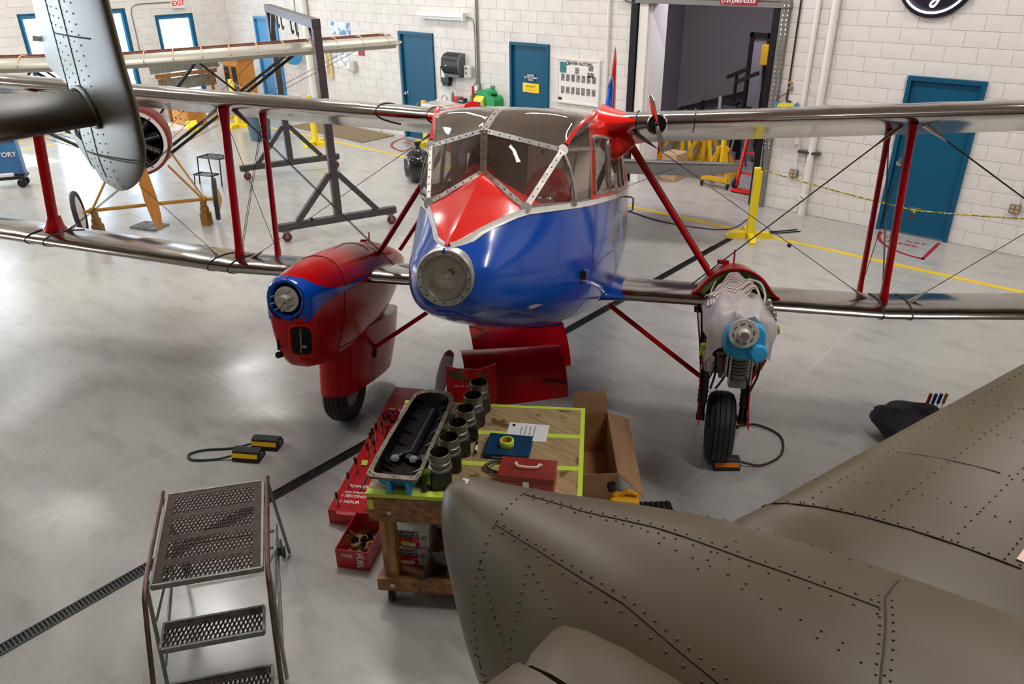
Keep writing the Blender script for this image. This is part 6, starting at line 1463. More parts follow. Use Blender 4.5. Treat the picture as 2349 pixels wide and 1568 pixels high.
for dx in (-.2, .2): mb = MB(); mb.lathe([(0, -.03), (.09, -.03), (.11, -.015), (.11, .015), (.09, .03), (0, .03)], (-5.62+dx, 12.8, .11), (1, 0, 0), 18); mb.build('wheel', M['rubber'], t, True)
MB().box((-5.62, 12.66, .03), (.36, .2, .02)).build('toe_plate', M['htred'], t)
for k, (x, y, lab) in enumerate(((-6.72, 14.25, 'tall grey tripod stand with black head, left one in the store room'), (-6.32, 13.85, 'tall grey tripod stand with black head, right one in the store room'))):
    t = thing('tripod_stand', lab, 'tripod', (x, y, 0))
    for q in range(3): MB().cyl((x+.38*math.cos(q*2.1+.4), y+.38*math.sin(q*2.1+.4), 0), (x+.06*math.cos(q*2.1+.4), y+.06*math.sin(q*2.1+.4), 1.2), .022).build('leg', M['galv'], t)
    MB().cyl((x, y, 1.15), (x, y, 1.72), .03).build('column', M['black'], t); MB().bar((x-.18, y, 1.66), (x+.2, y, 1.84), .07, .07).build('head', M['black'], t); MB().box((x, y, 1.2), (.22, .22, .06), bev=.01).build('collar', M['black'], t)
for k, (x, y, h, lab) in enumerate(((-7.75, 15.0, .85, 'short silver A-frame stand at the left of the store room'), (-7.25, 14.75, 1.0, 'silver A-frame stand with tall white tube in the store room'))):
    t = thing('axle_stand', lab, 'stand', (x, y, 0))
    for dx in (-.2, .2): MB().cyl((x+dx, y, 0), (x, y, h*.7), .02).build('leg', M['galv'], t)
    MB().cyl((x, y, h*.55), (x, y, h+.2), .035).build('ram', M['black'] if k == 0 else M['carton'], t)
for k, (x, y, w_, h, m, lab) in enumerate(((-7.95, 13.3, .5, .55, M['boxred'], 'red and white box stacked inside the store room'), (-7.05, 12.72, .32, .5, M['ribwood'], 'wicker-coloured open crate inside the store room'), (-7.0, 15.6, .5, .8, M['grease'], 'dark equipment case in the middle of the store room'), (-5.75, 14.35, .7, 1.15, mat('violet tarp', '#3a2f4a', .6), 'dark violet covered load at the right of the store room'), (-6.3, 16.6, .6, .9, mat('dark maroon case', '#3a1c24', .6), 'dark maroon case against the store room wall'))):
    tag(MB().box((x, y, h/2), (w_, .4, h), bev=.015).build('storage_box', m), lab, 'box')
tag(MB().box((-6.38, 14.73, 2.05), (.2, .12, .36), bev=.01).build('electrical_box', M['jackyel']), 'yellow box fixed high on the black frame in the store room', 'box')
M['jackyel'].node_tree.nodes['Principled BSDF'].inputs['Roughness'].default_value = .5
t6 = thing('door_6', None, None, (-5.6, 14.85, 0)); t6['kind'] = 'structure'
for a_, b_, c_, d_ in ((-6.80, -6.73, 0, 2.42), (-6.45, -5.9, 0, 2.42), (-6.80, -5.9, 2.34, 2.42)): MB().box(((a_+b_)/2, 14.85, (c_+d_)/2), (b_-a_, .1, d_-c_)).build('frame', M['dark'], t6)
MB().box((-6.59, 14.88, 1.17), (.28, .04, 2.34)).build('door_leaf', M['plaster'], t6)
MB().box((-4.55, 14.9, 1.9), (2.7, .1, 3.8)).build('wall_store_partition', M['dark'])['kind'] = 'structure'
# sloping stair soffit inside the store
mb = MB(); mb.extrude([V((-9.4, 16.9, .45)), V((-3.2, 16.9, 2.5)), V((-3.2, 16.9, 4.0)), V((-9.4, 16.9, 4.0))], V((0, .25, 0))); o = mb.build('wall_store_stair', mat('warm grey plaster', '#a39f9c', .8)); o['kind'] = 'structure'
# =====================================================================  FLOOR MARKINGS AND DRAIN
def mark(name, mb, m, lab): return tag(mb.build(name, m), lab, 'floor marking')
M['yline'] = mat('yellow floor paint', '#e5c51c', .4, col2='#d9b818', nscale=3)
mark('floor_line', MB().box((-8.8, 10.74, .0015), (24.0, .10, .003)), M['yline'], 'long yellow painted line on the floor along the back wall')
mark('floor_line', MB().box((-19.7, 2.0, .0015), (.10, 15.0, .003)), M['yline'], 'inner yellow painted line on the floor along the window wall')
mark('floor_line', MB().box((-20.55, 2.0, .0015), (.09, 15.0, .003)), M['yline'], 'outer yellow painted line on the floor close to the window wall')
for (hx, hy, r_, sg, lab, ts) in ((-2.20, 12.02, .86, -1, 'maroon curved keep-clear marking on the floor before the right-hand blue door', .11), (-12.75, 12.02, 1.0, -1, 'maroon curved keep-clear marking on the floor before the bolted blue door', .12)):
    t = thing('door_swing_marking', lab, 'floor marking', (hx, hy, 0))
    mb = MB(); arcp = [(hx+sg*r_*math.sin(k*pi/36), hy-r_*math.cos(k*pi/36)) for k in range(19)]
    mb.sheet([[V((x, y, .003)) for x, y in arcp], [V((hx+(x-hx)*.94, hy+(y-hy)*.94, .003)) for x, y in arcp]], .003); mb.build('arc', M['maroon'], t)
    MB().box((hx-.025, hy-r_*.5, .0015), (.05, r_, .003)).build('edge_line', M['maroon'], t)
    for i, tx in enumerate(('DO  NOT', 'STAND')): text(tx, M['maroon'], ts, (hx-.43, hy-.22-.16*i, .003), (1, 0, 0), (0, 1, 0), t, bold=.002, spacing=1.25, depth=.0005)
t = thing('trench_drain', 'long black slotted trench drain grating set across the hangar floor', 'drain', (-4.66, 4.0, 0))
g0 = MB(); Lg = .5; w_ = .085
for x in (-.045, .045): g0.box((x, 0, .003), (.012, Lg-.004, .006))
for k in range(20): g0.box((0, -Lg/2+.0125+.025*k, .0025), (w_, .011, .005))
seg = g0.build('grate', M['black']); seg.parent = t
for i in range(24):
    o = seg if i == 0 else seg.copy()
    if i: COL.objects.link(o); o.parent = t
    o.location = (0, -5.6+Lg*i+.1-4+3.6, .0)
MB().box((-4.66, 4.0, .0006), (.10, 12.6, .0012)).build('channel', M['dark'], t)
# =====================================================================  ROLLING WOOD BENCH AND WHAT STANDS ON IT
CUx, CVx = V((.82, .572, 0)), V((-.572, .82, 0)); CFL = V((-3.113, 2.199, 0)); CH = .95; CL, CW = 1.30, 1.06
def CA(u, v, z): return CFL+CUx*u+CVx*v+V((0, 0, z))
RK = Matrix((CUx, CVx, V((0, 0, 1)))).transposed()
def kbox(t, name, u, v, z, su, sv, sz, m, bev=.004, rot=0): return MB().box(CA(u, v, z), (su, sv, sz), RK@Matrix.Rotation(rot, 3, 'Z'), bev=bev).build(name, m, t)
bench = thing('rolling_bench', 'wheeled timber work bench with lime tape strips across its stained top', 'bench', tuple(CA(CL/2, CW/2, 0)))
# top planks with stains
def wood_top():
    m = mat('oil stained planks', '#a3906a', .6); nt = m.node_tree; L = nt.links.new; b = nt.nodes['Principled BSDF']; tc = nt.nodes.new('ShaderNodeTexCoord')
    mp = nt.nodes.new('ShaderNodeMapping'); mp.inputs['Rotation'].default_value = (0, 0, -math.atan2(CUx.y, CUx.x)); mp.inputs['Scale'].default_value = (1.2, 16, 1); mp.vector_type = 'TEXTURE' if False else 'POINT'; L(tc.outputs['Object'], mp.inputs[0])
    n1 = nt.nodes.new('ShaderNodeTexNoise'); n1.inputs['Scale'].default_value = 3; n1.inputs['Detail'].default_value = 6; L(mp.outputs[0], n1.inputs['Vector'])
    r1 = nt.nodes.new('ShaderNodeValToRGB'); r1.color_ramp.elements[0].position, r1.color_ramp.elements[1].position = .3, .7; r1.color_ramp.elements[0].color, r1.color_ramp.elements[1].color = srgb('#94794f'), srgb('#b8a077'); L(n1.outputs['Fac'], r1.inputs[0])
    n2 = nt.nodes.new('ShaderNodeTexNoise'); n2.inputs['Scale'].default_value = 5.5; n2.inputs['Detail'].default_value = 2; L(tc.outputs['Object'], n2.inputs['Vector'])
    r2 = nt.nodes.new('ShaderNodeValToRGB'); r2.color_ramp.elements[0].position, r2.color_ramp.elements[1].position = .62, .68; r2.color_ramp.elements[0].color, r2.color_ramp.elements[1].color = (1, 1, 1, 1), srgb('#a39272'); L(n2.outputs['Fac'], r2.inputs[0])
    mx = nt.nodes.new('ShaderNodeMix'); mx.data_type = 'RGBA'; mx.blend_type = 'MULTIPLY'; mx.inputs['Factor'].default_value = 1; L(r1.outputs[0], mx.inputs['A']); L(r2.outputs[0], mx.inputs['B']); L(mx.outputs['Result'], b.inputs['Base Color']); return m
M['benchtop'] = wood_top()
for k in range(3): kbox(bench, 'top_plank', CL/2, CW*(k+.5)/3, CH-.02, CL, CW/3-.003, .04, M['benchtop'])
kbox(bench, 'apron', CL/2, .02, CH-.13, CL, .04, .18, M['woodside']); kbox(bench, 'apron', CL/2, CW-.02, CH-.13, CL, .04, .18, M['woodside']); kbox(bench, 'apron', .02, CW/2, CH-.13, .04, CW-.08, .18, M['woodside']); kbox(bench, 'apron', CL-.02, CW/2, CH-.13, .04, CW-.08, .18, M['woodside'])
for u in (.09, CL-.09):
    for v in (.085, CW-.085): kbox(bench, 'leg', u, v, .55, .09, .09, .66, M['woodleg'])
kbox(bench, 'shelf', CL/2, CW/2, .205, CL-.06, CW-.06, .03, M['woodside']); 
for v in (.03, CW-.03): kbox(bench, 'shelf_rail', CL/2, v, .195, CL, .045, .10, M['woodside'])
for u in (.03, CL-.03): kbox(bench, 'shelf_rail', u, CW/2, .195, .045, CW-.1, .10, M['woodside'])
for u in (.07, CL-.07):
    for v in (.07, CW-.07):
        mb = MB(); mb.box(CA(u, v, .135), (.07, .07, .02), RK)
        for s_ in (-1, 1): mb.bar(CA(u+.022*s_, v, .13), CA(u+.022*s_, v+.01, .05), .035, .005, CUx)
        c_ = mb.build('caster_fork', M['galv'], bench); mb = MB(); mb.lathe([(0, -.016), (.05, -.016), (.06, -.01), (.06, .01), (.05, .016), (0, .016)], CA(u, v+.01, .06), CUx, 18); mb.build('caster_wheel', M['rubber'], c_, True)
for k, v in enumerate((.345, .70)): kbox(bench, 'tape_strip', CL/2+.02, v, CH+.001, CL-.04, .045, .002, M['tape'], 0)
kbox(bench, 'tape_strip', CL/2, .012, CH+.001, CL, .05, .002, M['tape'], 0); kbox(bench, 'tape_strip', CL/2, -.002, CH-.017, CL, .002, .034, M['tape'], 0); kbox(bench, 'tape_strip', CL/2, CW-.012, CH+.001, CL, .03, .002, M['tape'], 0); kbox(bench, 'tape_strip', CL-.012, CW/2, CH+.002, .03, CW, .002, M['tape'], 0)
kbox(bench, 'tape_strip', CL+.001, CW/2, CH-.015, .002, CW, .03, M['tape'], 0)
for u, z in ((.13, .80), (.10, .195)): mb = MB(); mb.lathe([(0, .006), (.012, .005), (.016, 0)], CA(u, -.001, z) if z > .5 else CA(u, .006, z), -CVx, 12); mb.build('bolt_head', M['alu'], bench, True)
kbox(bench, 'tape_patch', .02, -.002, .86, .035, .002, .07, M['tape'], 0, 0)
# oil pan ------------------------------------------------------------------
op = thing('oil_pan', 'long oily black engine sump with studded flange lying open on the bench', 'oil pan', tuple(CA(.2, .48, CH)))
ol = [(.05, -.02), (.30, -.03), (.335, .0), (.345, .05), (.36, .3), (.38, .6), (.395, .88), (.34, .985), (.22, 1.01), (.13, .98), (.095, .90), (.06, .6), (.03, .3), (.015, .05), (.02, .0)]
ol = [(p.x, p.y) for p in bez([V((a, b, 0)) for a, b in ol+[ol[0]]], 4)[:-1]]
ctr = (.205, .48); inn = lambda k, z, dz=0: [CA(lerp(ctr[0], a, k), lerp(ctr[1], b, 1-(1-k)*.45), z) for a, b in ol]
mb = MB(); mb.loft([inn(1, CH+.135), inn(1, CH+.118), inn(.86, CH+.118), inn(.83, CH+.112), inn(.83, CH+.135), inn(1, CH+.135)], cap0=False, cap1=False)
fl = mb.build('flange', mat('oxidised flange', '#8a7b6b', .5, .3, col2='#5f5247', nscale=20), op, True, 30)
mb = MB(); mb.loft([inn(.835, CH+.128), inn(.79, CH+.105), inn(.70, CH+.06)], cap0=False, cap1=True); mb.build('basin', M['grease'], op, True, 30)
mb = MB()
for k in range(0, len(ol), 2):
    a, b = ol[k]; p = CA(lerp(ctr[0], a, .92), lerp(ctr[1], b, .965), CH+.135); mb.cyl(p-V((0, 0, .001)), p+V((0, 0, .0008)), .0055, n=8)
tag(mb.build('bolt_holes', M['dark'], fl), kind='stuff')
for v in (.14, .19, .42, .56, .72, .86):
    mb = MB(); mb.tube(bez([CA(.06+.05*v, v+.03, CH+.085), CA(.13+.05*v, v, CH+.06), CA(.20+.04*v, v-.005, CH+.05), CA(.27+.04*v, v, CH+.06), CA(.33+.02*v, v+.03, CH+.085)], 5), .009, 6); mb.build('baffle_rib', M['grease'], op, True)
mb = MB(); mb.tube([CA(.215+.05*k/8, .30+.52*k/8, CH+.065) for k in range(9)], .035, 10); mb.build('pickup_tube', mat('wet black casting', '#0f0c0b', .38, .2), op, True)
R8 = random.Random(8)
for k in range(7):
    p = CA(.13+.03*k, .26+R8.uniform(-.04, .04), CH+.07); mb = MB(); mb.lathe([(0, .03), (.028, .028), (.032, 0), (.02, -.03)], p, (R8.uniform(-.3, .3), R8.uniform(-.3, .3), 1), 12); mb.build('pump_gear', bpy.data.materials['wet black casting'], op, True)
for u in (.15, .27): mb = MB(); mb.bar(CA(u, -.005, CH+.115), CA(u, .015, CH+.01), .05, .03, CUx); mb.build('blue_lug', M['cyan'], op)
mb = MB(); mb.loft([inn(.96, CH+.117), inn(.83, CH+.095), inn(.70, CH+.03), inn(.5, CH+.004)], cap0=False, cap1=True); mb.build('blue_underside', M['cyan'], op, True, 30)
# cylinders -----------------------------------------------------------------
pos = [(.445, .112), (.472, .275), (.498, .44), (.522, .61), (.545, .78), (.562, .955)]
cyl_lab = ['nearest engine cylinder barrel at the front end of the row on the bench', 'second engine cylinder barrel from the front of the row', 'third engine cylinder barrel from the front of the row', 'fourth engine cylinder barrel from the front of the row', 'fifth engine cylinder barrel from the front of the row', 'farthest engine cylinder barrel at the back end of the row on the bench']
M['barrel'] = mat('bare steel barrel', '#8a847b', .38, .7, col2='#6f6a62', nscale=14); M['bore'] = mat('rusty bore', '#3a2a22', .4, .5)
for k, (u, v) in enumerate(pos):
    c = CA(u, v, CH); t = thing('engine_cylinder', cyl_lab[k], 'engine part', tuple(c), .2*k, 'engine cylinders on the bench')
    mb = MB(); secs = []
    for z, r_, lob in ((.0, .066, .009), (.01, .070, .010), (.10, .070, .010), (.125, .068, .006), (.135, .064, 0)):
        secs.append([c+V((math.cos(q*pi/24)*(r_+lob*math.cos(q*pi/24*4)), math.sin(q*pi/24)*(r_+lob*math.cos(q*pi/24*4)), z)) for q in range(48)])
    mb.loft(secs); mb.build('finned_base', M['black'], t, True, 50)
    mb = MB(); mb.lathe([(.066, .13), (.072, .138), (.072, .146), (.062, .15), (.0615, .172), (.066, .176), (.066, .184), (.061, .188), (.061, .243), (.0575, .245), (.0575, .14)], c, (0, 0, 1), 36); mb.build('barrel', M['barrel'], t, True, 50)
    mb = MB(); mb.lathe([(.0574, .242), (.0574, .12), (0, .12)], c, (0, 0, 1), 28); mb.build('bore', M['bore'], t, True)
# papers, book, tape, toolbox, wire, marker, bag -----------------------------
t = thing('manual', 'dark blue hardbound manual lying on the bench', 'book', tuple(CA(.81, .51, CH))); th = math.radians(-2)
MB().box(CA(.815, .512, CH+.022), (.265, .215, .034), RK@Matrix.Rotation(-.06, 3, 'Z')).build('pages', M['paper'], t)
MB().box(CA(.815, .512, CH+.041), (.29, .235, .005), RK@Matrix.Rotation(-.06, 3, 'Z'), bev=.002).build('cover', mat('dark blue cover', '#153a5c', .4), t); MB().box(CA(.815, .512, CH+.0035), (.29, .235, .005), RK@Matrix.Rotation(-.06, 3, 'Z'), bev=.002).build('cover', bpy.data.materials['dark blue cover'], t); MB().box(CA(.809, .397, CH+.022), (.29, .006, .042), RK@Matrix.Rotation(-.06, 3, 'Z')).build('spine', mat('navy spine', '#12204f', .5), t)
text('ENGINE PARTS MANUAL', M['paper'], .016, CA(.809, .3935, CH+.022), -CUx, (0, 0, -1), t, depth=.0003)
t = thing('paper_sheet', 'white printed sheet of paper partly under the blue manual', 'paper', tuple(CA(.92, .72, CH))); MB().box(CA(.92, .725, CH+.0035), (.275, .205, .002), RK@Matrix.Rotation(-.06, 3, 'Z')).build('sheet', M['paper'], t)
for k in range(4): MB().box(CA(.875+.03*k, .74-.002*k, CH+.005), (.004, .10+.02*(k % 2), .0006), RK@Matrix.Rotation(-.06, 3, 'Z')).build('print_line', M['ink'], t)
MB().box(CA(.82, .80, CH+.005), (.02, .03, .0006), RK).build('print_mark', M['ink'], t)
c = CA(.805, .50, CH+.0435); t = thing('tape_roll', 'roll of lime yellow masking tape standing on the blue manual', 'tape', tuple(c)); mb = MB(); mb.lathe([(.043, 0), (.046, .003), (.046, .042), (.043, .045), (.035, .045), (.035, 0)], c, (0, 0, 1), 32); mb.build('tape', M['tape'], t, True, 50); mb = MB(); mb.lathe([(.035, .0), (.035, .044), (.033, .044), (.033, 0)], c, (0, 0, 1), 28); mb.build('core', mat('yellow core', '#c9a81c', .6), t, True)
t = thing('toolbox', 'red metal toolbox with a white carrying handle at the bench front', 'toolbox', tuple(CA(.975, .13, CH))); M['tbred'] = mat('worn red enamel', '#b23a26', .4, col2='#a02f1f', nscale=7, coat=.2); RT = RK@Matrix.Rotation(-.06, 3, 'Z')
MB().box(CA(.975, .14, CH+.055), (.33, .19, .11), RT, bev=.012).build('body', M['tbred'], t); 
mb = MB(); ux, uy = CUx*math.cos(-.06)+CVx*math.sin(-.06), CVx*math.cos(-.06)-CUx*math.sin(-.06); oc = CA(.975, .14, CH+.11)
mb.loft([[oc+ux*s_+uy*a+V((0, 0, b)) for a, b in ((-.097, 0), (-.097, .03), (-.06, .055), (.06, .055), (.097, .03), (.097, 0))] for s_ in (-.168, .168)]); lid = mb.build('lid', mat('dark red lid', '#8f2a1e', .4, coat=.2), t)
hz = .065; mb = MB(); mb.tube(bez([oc+ux*-.075+V((0, 0, .055)), oc+ux*-.07+V((0, 0, hz+.01))-uy*.02, oc+ux*-.05+V((0, 0, hz+.01))-uy*.05, oc+ux*.05+V((0, 0, hz+.01))-uy*.05, oc+ux*.07+V((0, 0, hz+.01))-uy*.02, oc+ux*.075+V((0, 0, .055))], 5), .008, 8); mb.build('handle', mat('cream grip', '#e0cdb0', .5), lid, True)
for s_ in (-.075, .075): mb = MB(); mb.lathe([(0, .008), (.013, .006), (.016, 0)], oc+ux*s_+V((0, 0, .055)), (0, 0, 1), 12); mb.build('handle_rosette', M['alu'], lid, True)
MB().box(oc-uy*.102-V((0, 0, .02)), (.04, .012, .05), RT, bev=.004).build('latch', M['chrome'], t)
c = CA(.765, .30, CH+.004); mb = MB(); R9 = random.Random(9); pts = []
for k in range(110): an = k*.36; rr = .062+.012*math.sin(k*.21)+R9.uniform(-.004, .004); pts.append(c+CUx*(rr*math.cos(an)*1.1+.012*math.sin(k*.05))+CVx*(rr*math.sin(an)*.85)+V((0, 0, .006+.012*abs(math.sin(k*.13)))))
mb.tube(pts, .0025, 5); tag(mb.build('wire_coil', M['black'], None, True), 'loose coil of thin black wire behind the red toolbox', 'wire')
t = thing('marker_pen', 'black and white marker pen on the bench beside the cylinders', 'pen', tuple(CA(.59, .50, CH))); MB().cyl(CA(.603, .47, CH+.008), CA(.60, .53, CH+.008), .008).build('barrel', M['paper'], t); MB().cyl(CA(.60, .53, CH+.008), CA(.598, .58, CH+.008), .009, .006).build('cap', M['black'], t); MB().cyl(CA(.604, .452, CH+.008), CA(.603, .47, CH+.008), .008).build('end_plug', M['black'], t)
mb = MB(); rows = []
for i in range(9):
    rows.append([CA(.355+.05*(j/8-.5)*math.sin(pi*(i+.6)/9.2)*1.6+.012*math.sin(i), .02+.30*i/8, CH+.012+.035*math.sin(pi*j/8)*abs(math.sin(i*1.3+1))) for j in range(9)])
mb.sheet(rows, .003); tag(mb.build('lime_packet', mat('lime crumpled packet', '#a8cf2a', .35, col2='#2c3338', nscale=14, contrast=(.55, .6)), None, True), 'crumpled lime green packet between the sump and the cylinders', 'packet')
# under-shelf: magneto cartons, black bags -----------------------------------
for k, (u, v, z, lab) in enumerate(((.20, .33, .29, 'lower printed aircraft magneto carton on the bench shelf'), (.215, .34, .435, 'upper printed aircraft magneto carton stacked on the bench shelf'))):
    t = thing('magneto_carton', lab, 'box', tuple(CA(u, v, .22 if k == 0 else .365)), 0, 'magneto cartons on the shelf'); su, sv, sz = .21, .30, .138
    MB().box(CA(u, v, z), (su, sv, sz), RK, bev=.002).build('carton', M['carton'], t)
    MB().box(CA(u-.0335, v-sv/2-.0006, z-.03), (su*.68, .0012, .078), RK).build('red_band', M['boxred'], t); MB().box(CA(u-.0335, v-sv/2-.0008, z-.05), (.09, .001, .03), RK).build('bar_label', M['paper'], t)
    for i, tx in enumerate(('AIRCRAFT', 'MAGNETO')): text(tx, M['ink'], .031, CA(u-.035, v-sv/2-.001, z+.049-.028*i), CUx, (0, 0, 1), t, bold=.0012, depth=.0004)
    text('SLICK', M['paper'], .02, CA(u+.02, v-sv/2-.0014, z-.02), CUx, (0, 0, 1), t, depth=.0004)
    mb = MB(); mb.lathe([(0, .001), (.022, .001), (.022, 0)], CA(u+.072, v-sv/2, z+.01), -CVx, 16); mb.build('emblem', M['grey'], t)
MB().box(CA(.17, .155, .425), (.06, .002, .035), RK@Matrix.Rotation(.25, 3, 'Y')).build('sticky_note', M['lime'], bpy.data.objects['magneto_carton.001'])
t = thing('black_carton', 'black and red carton lying on top of the magneto cartons', 'box', tuple(CA(.22, .40, .505))); MB().box(CA(.215, .42, .535), (.20, .26, .06), RK, bev=.002).build('carton', M['black'], t); MB().box(CA(.305, .42, .535), (.05, .262, .062), RK, bev=.002).build('red_end', M['boxred'], t); text('aft', M['paper'], .04, CA(.305, .40, .567), CVx, -CUx, t, depth=.0004)
def lump(name, c, r, lab, cat, m, seed, sc=(1, 1, .7), rough=.18):
    mb = MB(); rr = random.Random(seed); secs = []
    ph = [rr.uniform(0, 6) for _ in range(6)]
    for k in range(13):
        t_ = -pi/2+pi*k/12; row = []
        for i in range(22):
            a = 2*pi*i/22; f = 1+rough*(math.sin(3*a+ph[0]+2*t_)*.5+math.sin(5*a+ph[1]-3*t_)*.35+math.sin(7*t_+ph[2]+2*a)*.4)+rr.uniform(-.04, .04)
            row.append(V(c)+V((math.cos(t_)*math.cos(a)*r*sc[0]*f, math.cos(t_)*math.sin(a)*r*sc[1]*f, max(-r*sc[2]*.92, math.sin(t_)*r*sc[2]*f))))
        secs.append(row)
    mb.loft(secs); return tag(mb.build(name, m, None, True, 25), lab, cat)
lump('plastic_bag', CA(.60, .42, .22+.20), .23, 'heap of crumpled glossy black plastic bags on the bench shelf', 'plastic bag', M['bag'], 4, (1.0, 1.1, .95), .3)
mb = MB(); mb.sheet([[CA(.30+.14*u+.02*math.sin(5*v_), .02+.10*math.sin(2*u)-.02*v_, .42-.25*v_+.02*math.sin(7*u+4*v_)) for u in [k/8 for k in range(9)]] for v_ in [k/8 for k in range(9)]], .003); tag(mb.build('plastic_bag', M['bag'], None, True, 20), 'crumpled black plastic flap hanging over the front rail of the bench shelf', 'plastic bag')
tag(MB().box(CA(.62, .10, .31), (.09, .012, .06), RK@Matrix.Rotation(.4, 3, 'Y'), bev=.002).build('lime_tag', M['lime']), 'small lime green tag on the black bags under the bench', 'tag')
# =====================================================================  RED CARTONS ON THE FLOOR LEFT OF THE BENCH
t = thing('long_carton', 'long flat red printed carton on the floor with tubes standing on it', 'box', (-4.3, 3.1, 0)); LA = V((-.96, 1.50, 0)).normalized(); LB = V((LA.y, -LA.x, 0)); lo = V((-4.045, 2.50, 0)); LL = 1.83
def LC(a, b, z): return lo+LA*a+LB*b+V((0, 0, z))
RL = Matrix((LB, LA, V((0, 0, 1)))).transposed()
MB().box(LC(LL/2, .14, .066), (.285, LL, .13), RL, bev=.003).build('carton', M['boxred'], t)
for i, (tx, a, s_, b_) in enumerate((('POWER', .30, .048, .14), ('FULL THROTTLE', .225, .026, .15), ('1 SECOND', .18, .042, .14), ('1 HOUR', .11, .044, .13))): text(tx, M['paper'], s_, LC(a, b_, .1316), LB, LA, t, bold=.001, depth=.0003)
text('FUEL', M['paper'], .075, LC(1.42, .15, .1316), LB, LA, t, bold=.002, depth=.0003, sx=1.2); text('MILWAUKEE', M['paper'], .022, LC(1.50, .17, .1316), LB, LA, t, depth=.0003); text('M18', M['paper'], .03, LC(1.72, .05, .1316), LB, LA, t, depth=.0003)
mb = MB(); mb.sheet([[LC(-.002+.0*k, b, .13) for b in (.06, .15, .26)], [LC(-.03, b, .125) for b in (.08, .17, .30)], [LC(-.035, b, .10) for b in (.10, .2, .36)]], .003); mb.build('open_flap', M['boxred'], t)
tubes = [(.06, .06), (.30, .06), (.48, .07), (.78, .12), (.83, .075), (.95, .085), (1.05, .10), (1.09, .09), (1.13, .11), (1.16, .13), (.70, .10), (.90, .08)]
M['brass'] = mat('brass', '#b89a4a', .35, .8)
tl = ['at the nearest end', 'second from the near end', 'third from the near end', 'leaning in the middle', 'in the middle by the edge', 'just past the middle', 'beside the brass one', 'with bare brass finish', 'right of the brass one', 'farthest along the box', 'short one in the middle', 'left of the middle pair']
for k, (a, b) in enumerate(tubes):
    c = LC(a, b, .1315); lean = V((R9.uniform(-.12, .12), R9.uniform(-.12, .12), 1)).normalized(); h = .12+.015*(k % 3)
    t2 = thing('push_rod_tube', 'small metal tube standing on the red carton, '+tl[k], 'engine part', tuple(c), 0, 'tubes on the red carton')
    MB().cyl(c, c+lean*h*.45, .011, n=12).build('tube', M['brass'] if k == 7 else M['alu'], t2, True); MB().cyl(c+lean*h*.45, c+lean*h*.6, .012, n=12).build('collar', M['brass'], t2, True); MB().cyl(c+lean*h*.6, c+lean*h, .0115, n=12).build('sleeve', M['brass'] if k == 7 else M['black'], t2, True)
for k, (a0, b0, a1, b1, r_) in enumerate(((.25, .17, .95, .155, .006), (.95, .155, 1.25, .12, .007), (.55, .26, .70, .17, .005), (.80, .27, 1.0, .23, .004), (1.05, .25, 1.20, .22, .004), (1.1, .20, 1.35, .24, .006))):
    mb = MB(); mb.cyl(LC(a0, b0, .1315+r_), LC(a1, b1, .1315+r_), r_, n=8); tag(mb.build('rod', M['grease'] if k % 2 else M['steel']), ('long oily rod lying along the middle of the red carton', 'oily rod continuing towards the far end of the red carton', 'short rod lying across the red carton near the sump', 'thin dark rod on the red carton beside the sump edge', 'thinner dark rod at the far part of the red carton', 'bent dark rod on the red carton behind the plastic bag')[k], 'rod')
lump('parts_bag', LC(1.28, .13, .175), .06, 'small clear red bag of parts on the far end of the red carton', 'bag', mat('red clear plastic', '#a8202a', .2, col2='#2a1214', nscale=9), 12, (1, 1, .7), .25)
tag(MB().box(LC(.58, .10, .155), (.05, .045, .003), RL@Matrix.Rotation(.5, 3, 'X')).build('note_tag', M['tape']), 'small lime paper tag among the tubes on the red carton', 'tag')
t = thing('open_carton', 'open red printed carton full of oily parts in front of the bench', 'box', (-3.6, 2.45, 0)); b0 = V((-3.63, 2.25, 0)); BU = V((.22, .125, 0)).normalized(); BV = V((-BU.y, BU.x, 0)); RBx = Matrix((BU, BV, V((0, 0, 1)))).transposed()
def BX(u, v, z): return b0+BU*u+BV*v+V((0, 0, z))
w_, d_, h_ = .24, .40, .165
for u, v, su, sv, n_ in ((w_/2, .003, w_, .006, 'front_panel'), (w_/2, d_-.003, w_, .006, 'back_panel'), (.003, d_/2, .006, d_-.012, 'side_panel'), (w_-.003, d_/2, .006, d_-.012, 'side_panel')): MB().box(BX(u, v, h_/2), (su, sv, h_), RBx).build(n_, M['boxred'], t)
MB().box(BX(w_/2, d_/2, .004), (w_-.012, d_-.012, .006), RBx).build('bottom', M['card_in'], t)
text('FUEL', M['paper'], .06, BX(.175, -.0012, .085), V((0, 0, -1)), BU, t, bold=.0015, depth=.0003, sx=1.1); text('M18', M['paper'], .02, BX(.205, -.0012, .12), V((0, 0, -1)), BU, t, depth=.0003)
for k in range(6): MB().box(BX(.05+.014*k, -.0006, .12-.003*(k % 3)), (.006, .001, .03), RBx).build('print_line', M['paper'], t)
MB().box(BX(-.001, .2, .14), (.0012, .36, .03), RBx).build('black_band', M['black'], t); text('RED-ONLY', M['paper'], .026, BX(-.002, .2, .14), -BV, (0, 0, 1), t, depth=.0003)
for k in range(9):
    p = BX(R9.uniform(.05, .19), R9.uniform(.06, .34), R9.uniform(.06, .12)); mb = MB()
    if k % 2: mb.lathe([(.008, -.03), (.022, -.02), (.022, .02), (.008, .03)], p, (R9.uniform(-1, 1), R9.uniform(-1, 1), .6), 10)
    else: mb.bar(p, p+V((R9.uniform(-.08, .08), R9.uniform(-.08, .08), .02)), .02, .012)
    tag(mb.build('rocker_part', M['grease'], None, True), 'oily black rocker part jumbled inside the open red carton', 'engine part', 'parts in the open red carton')
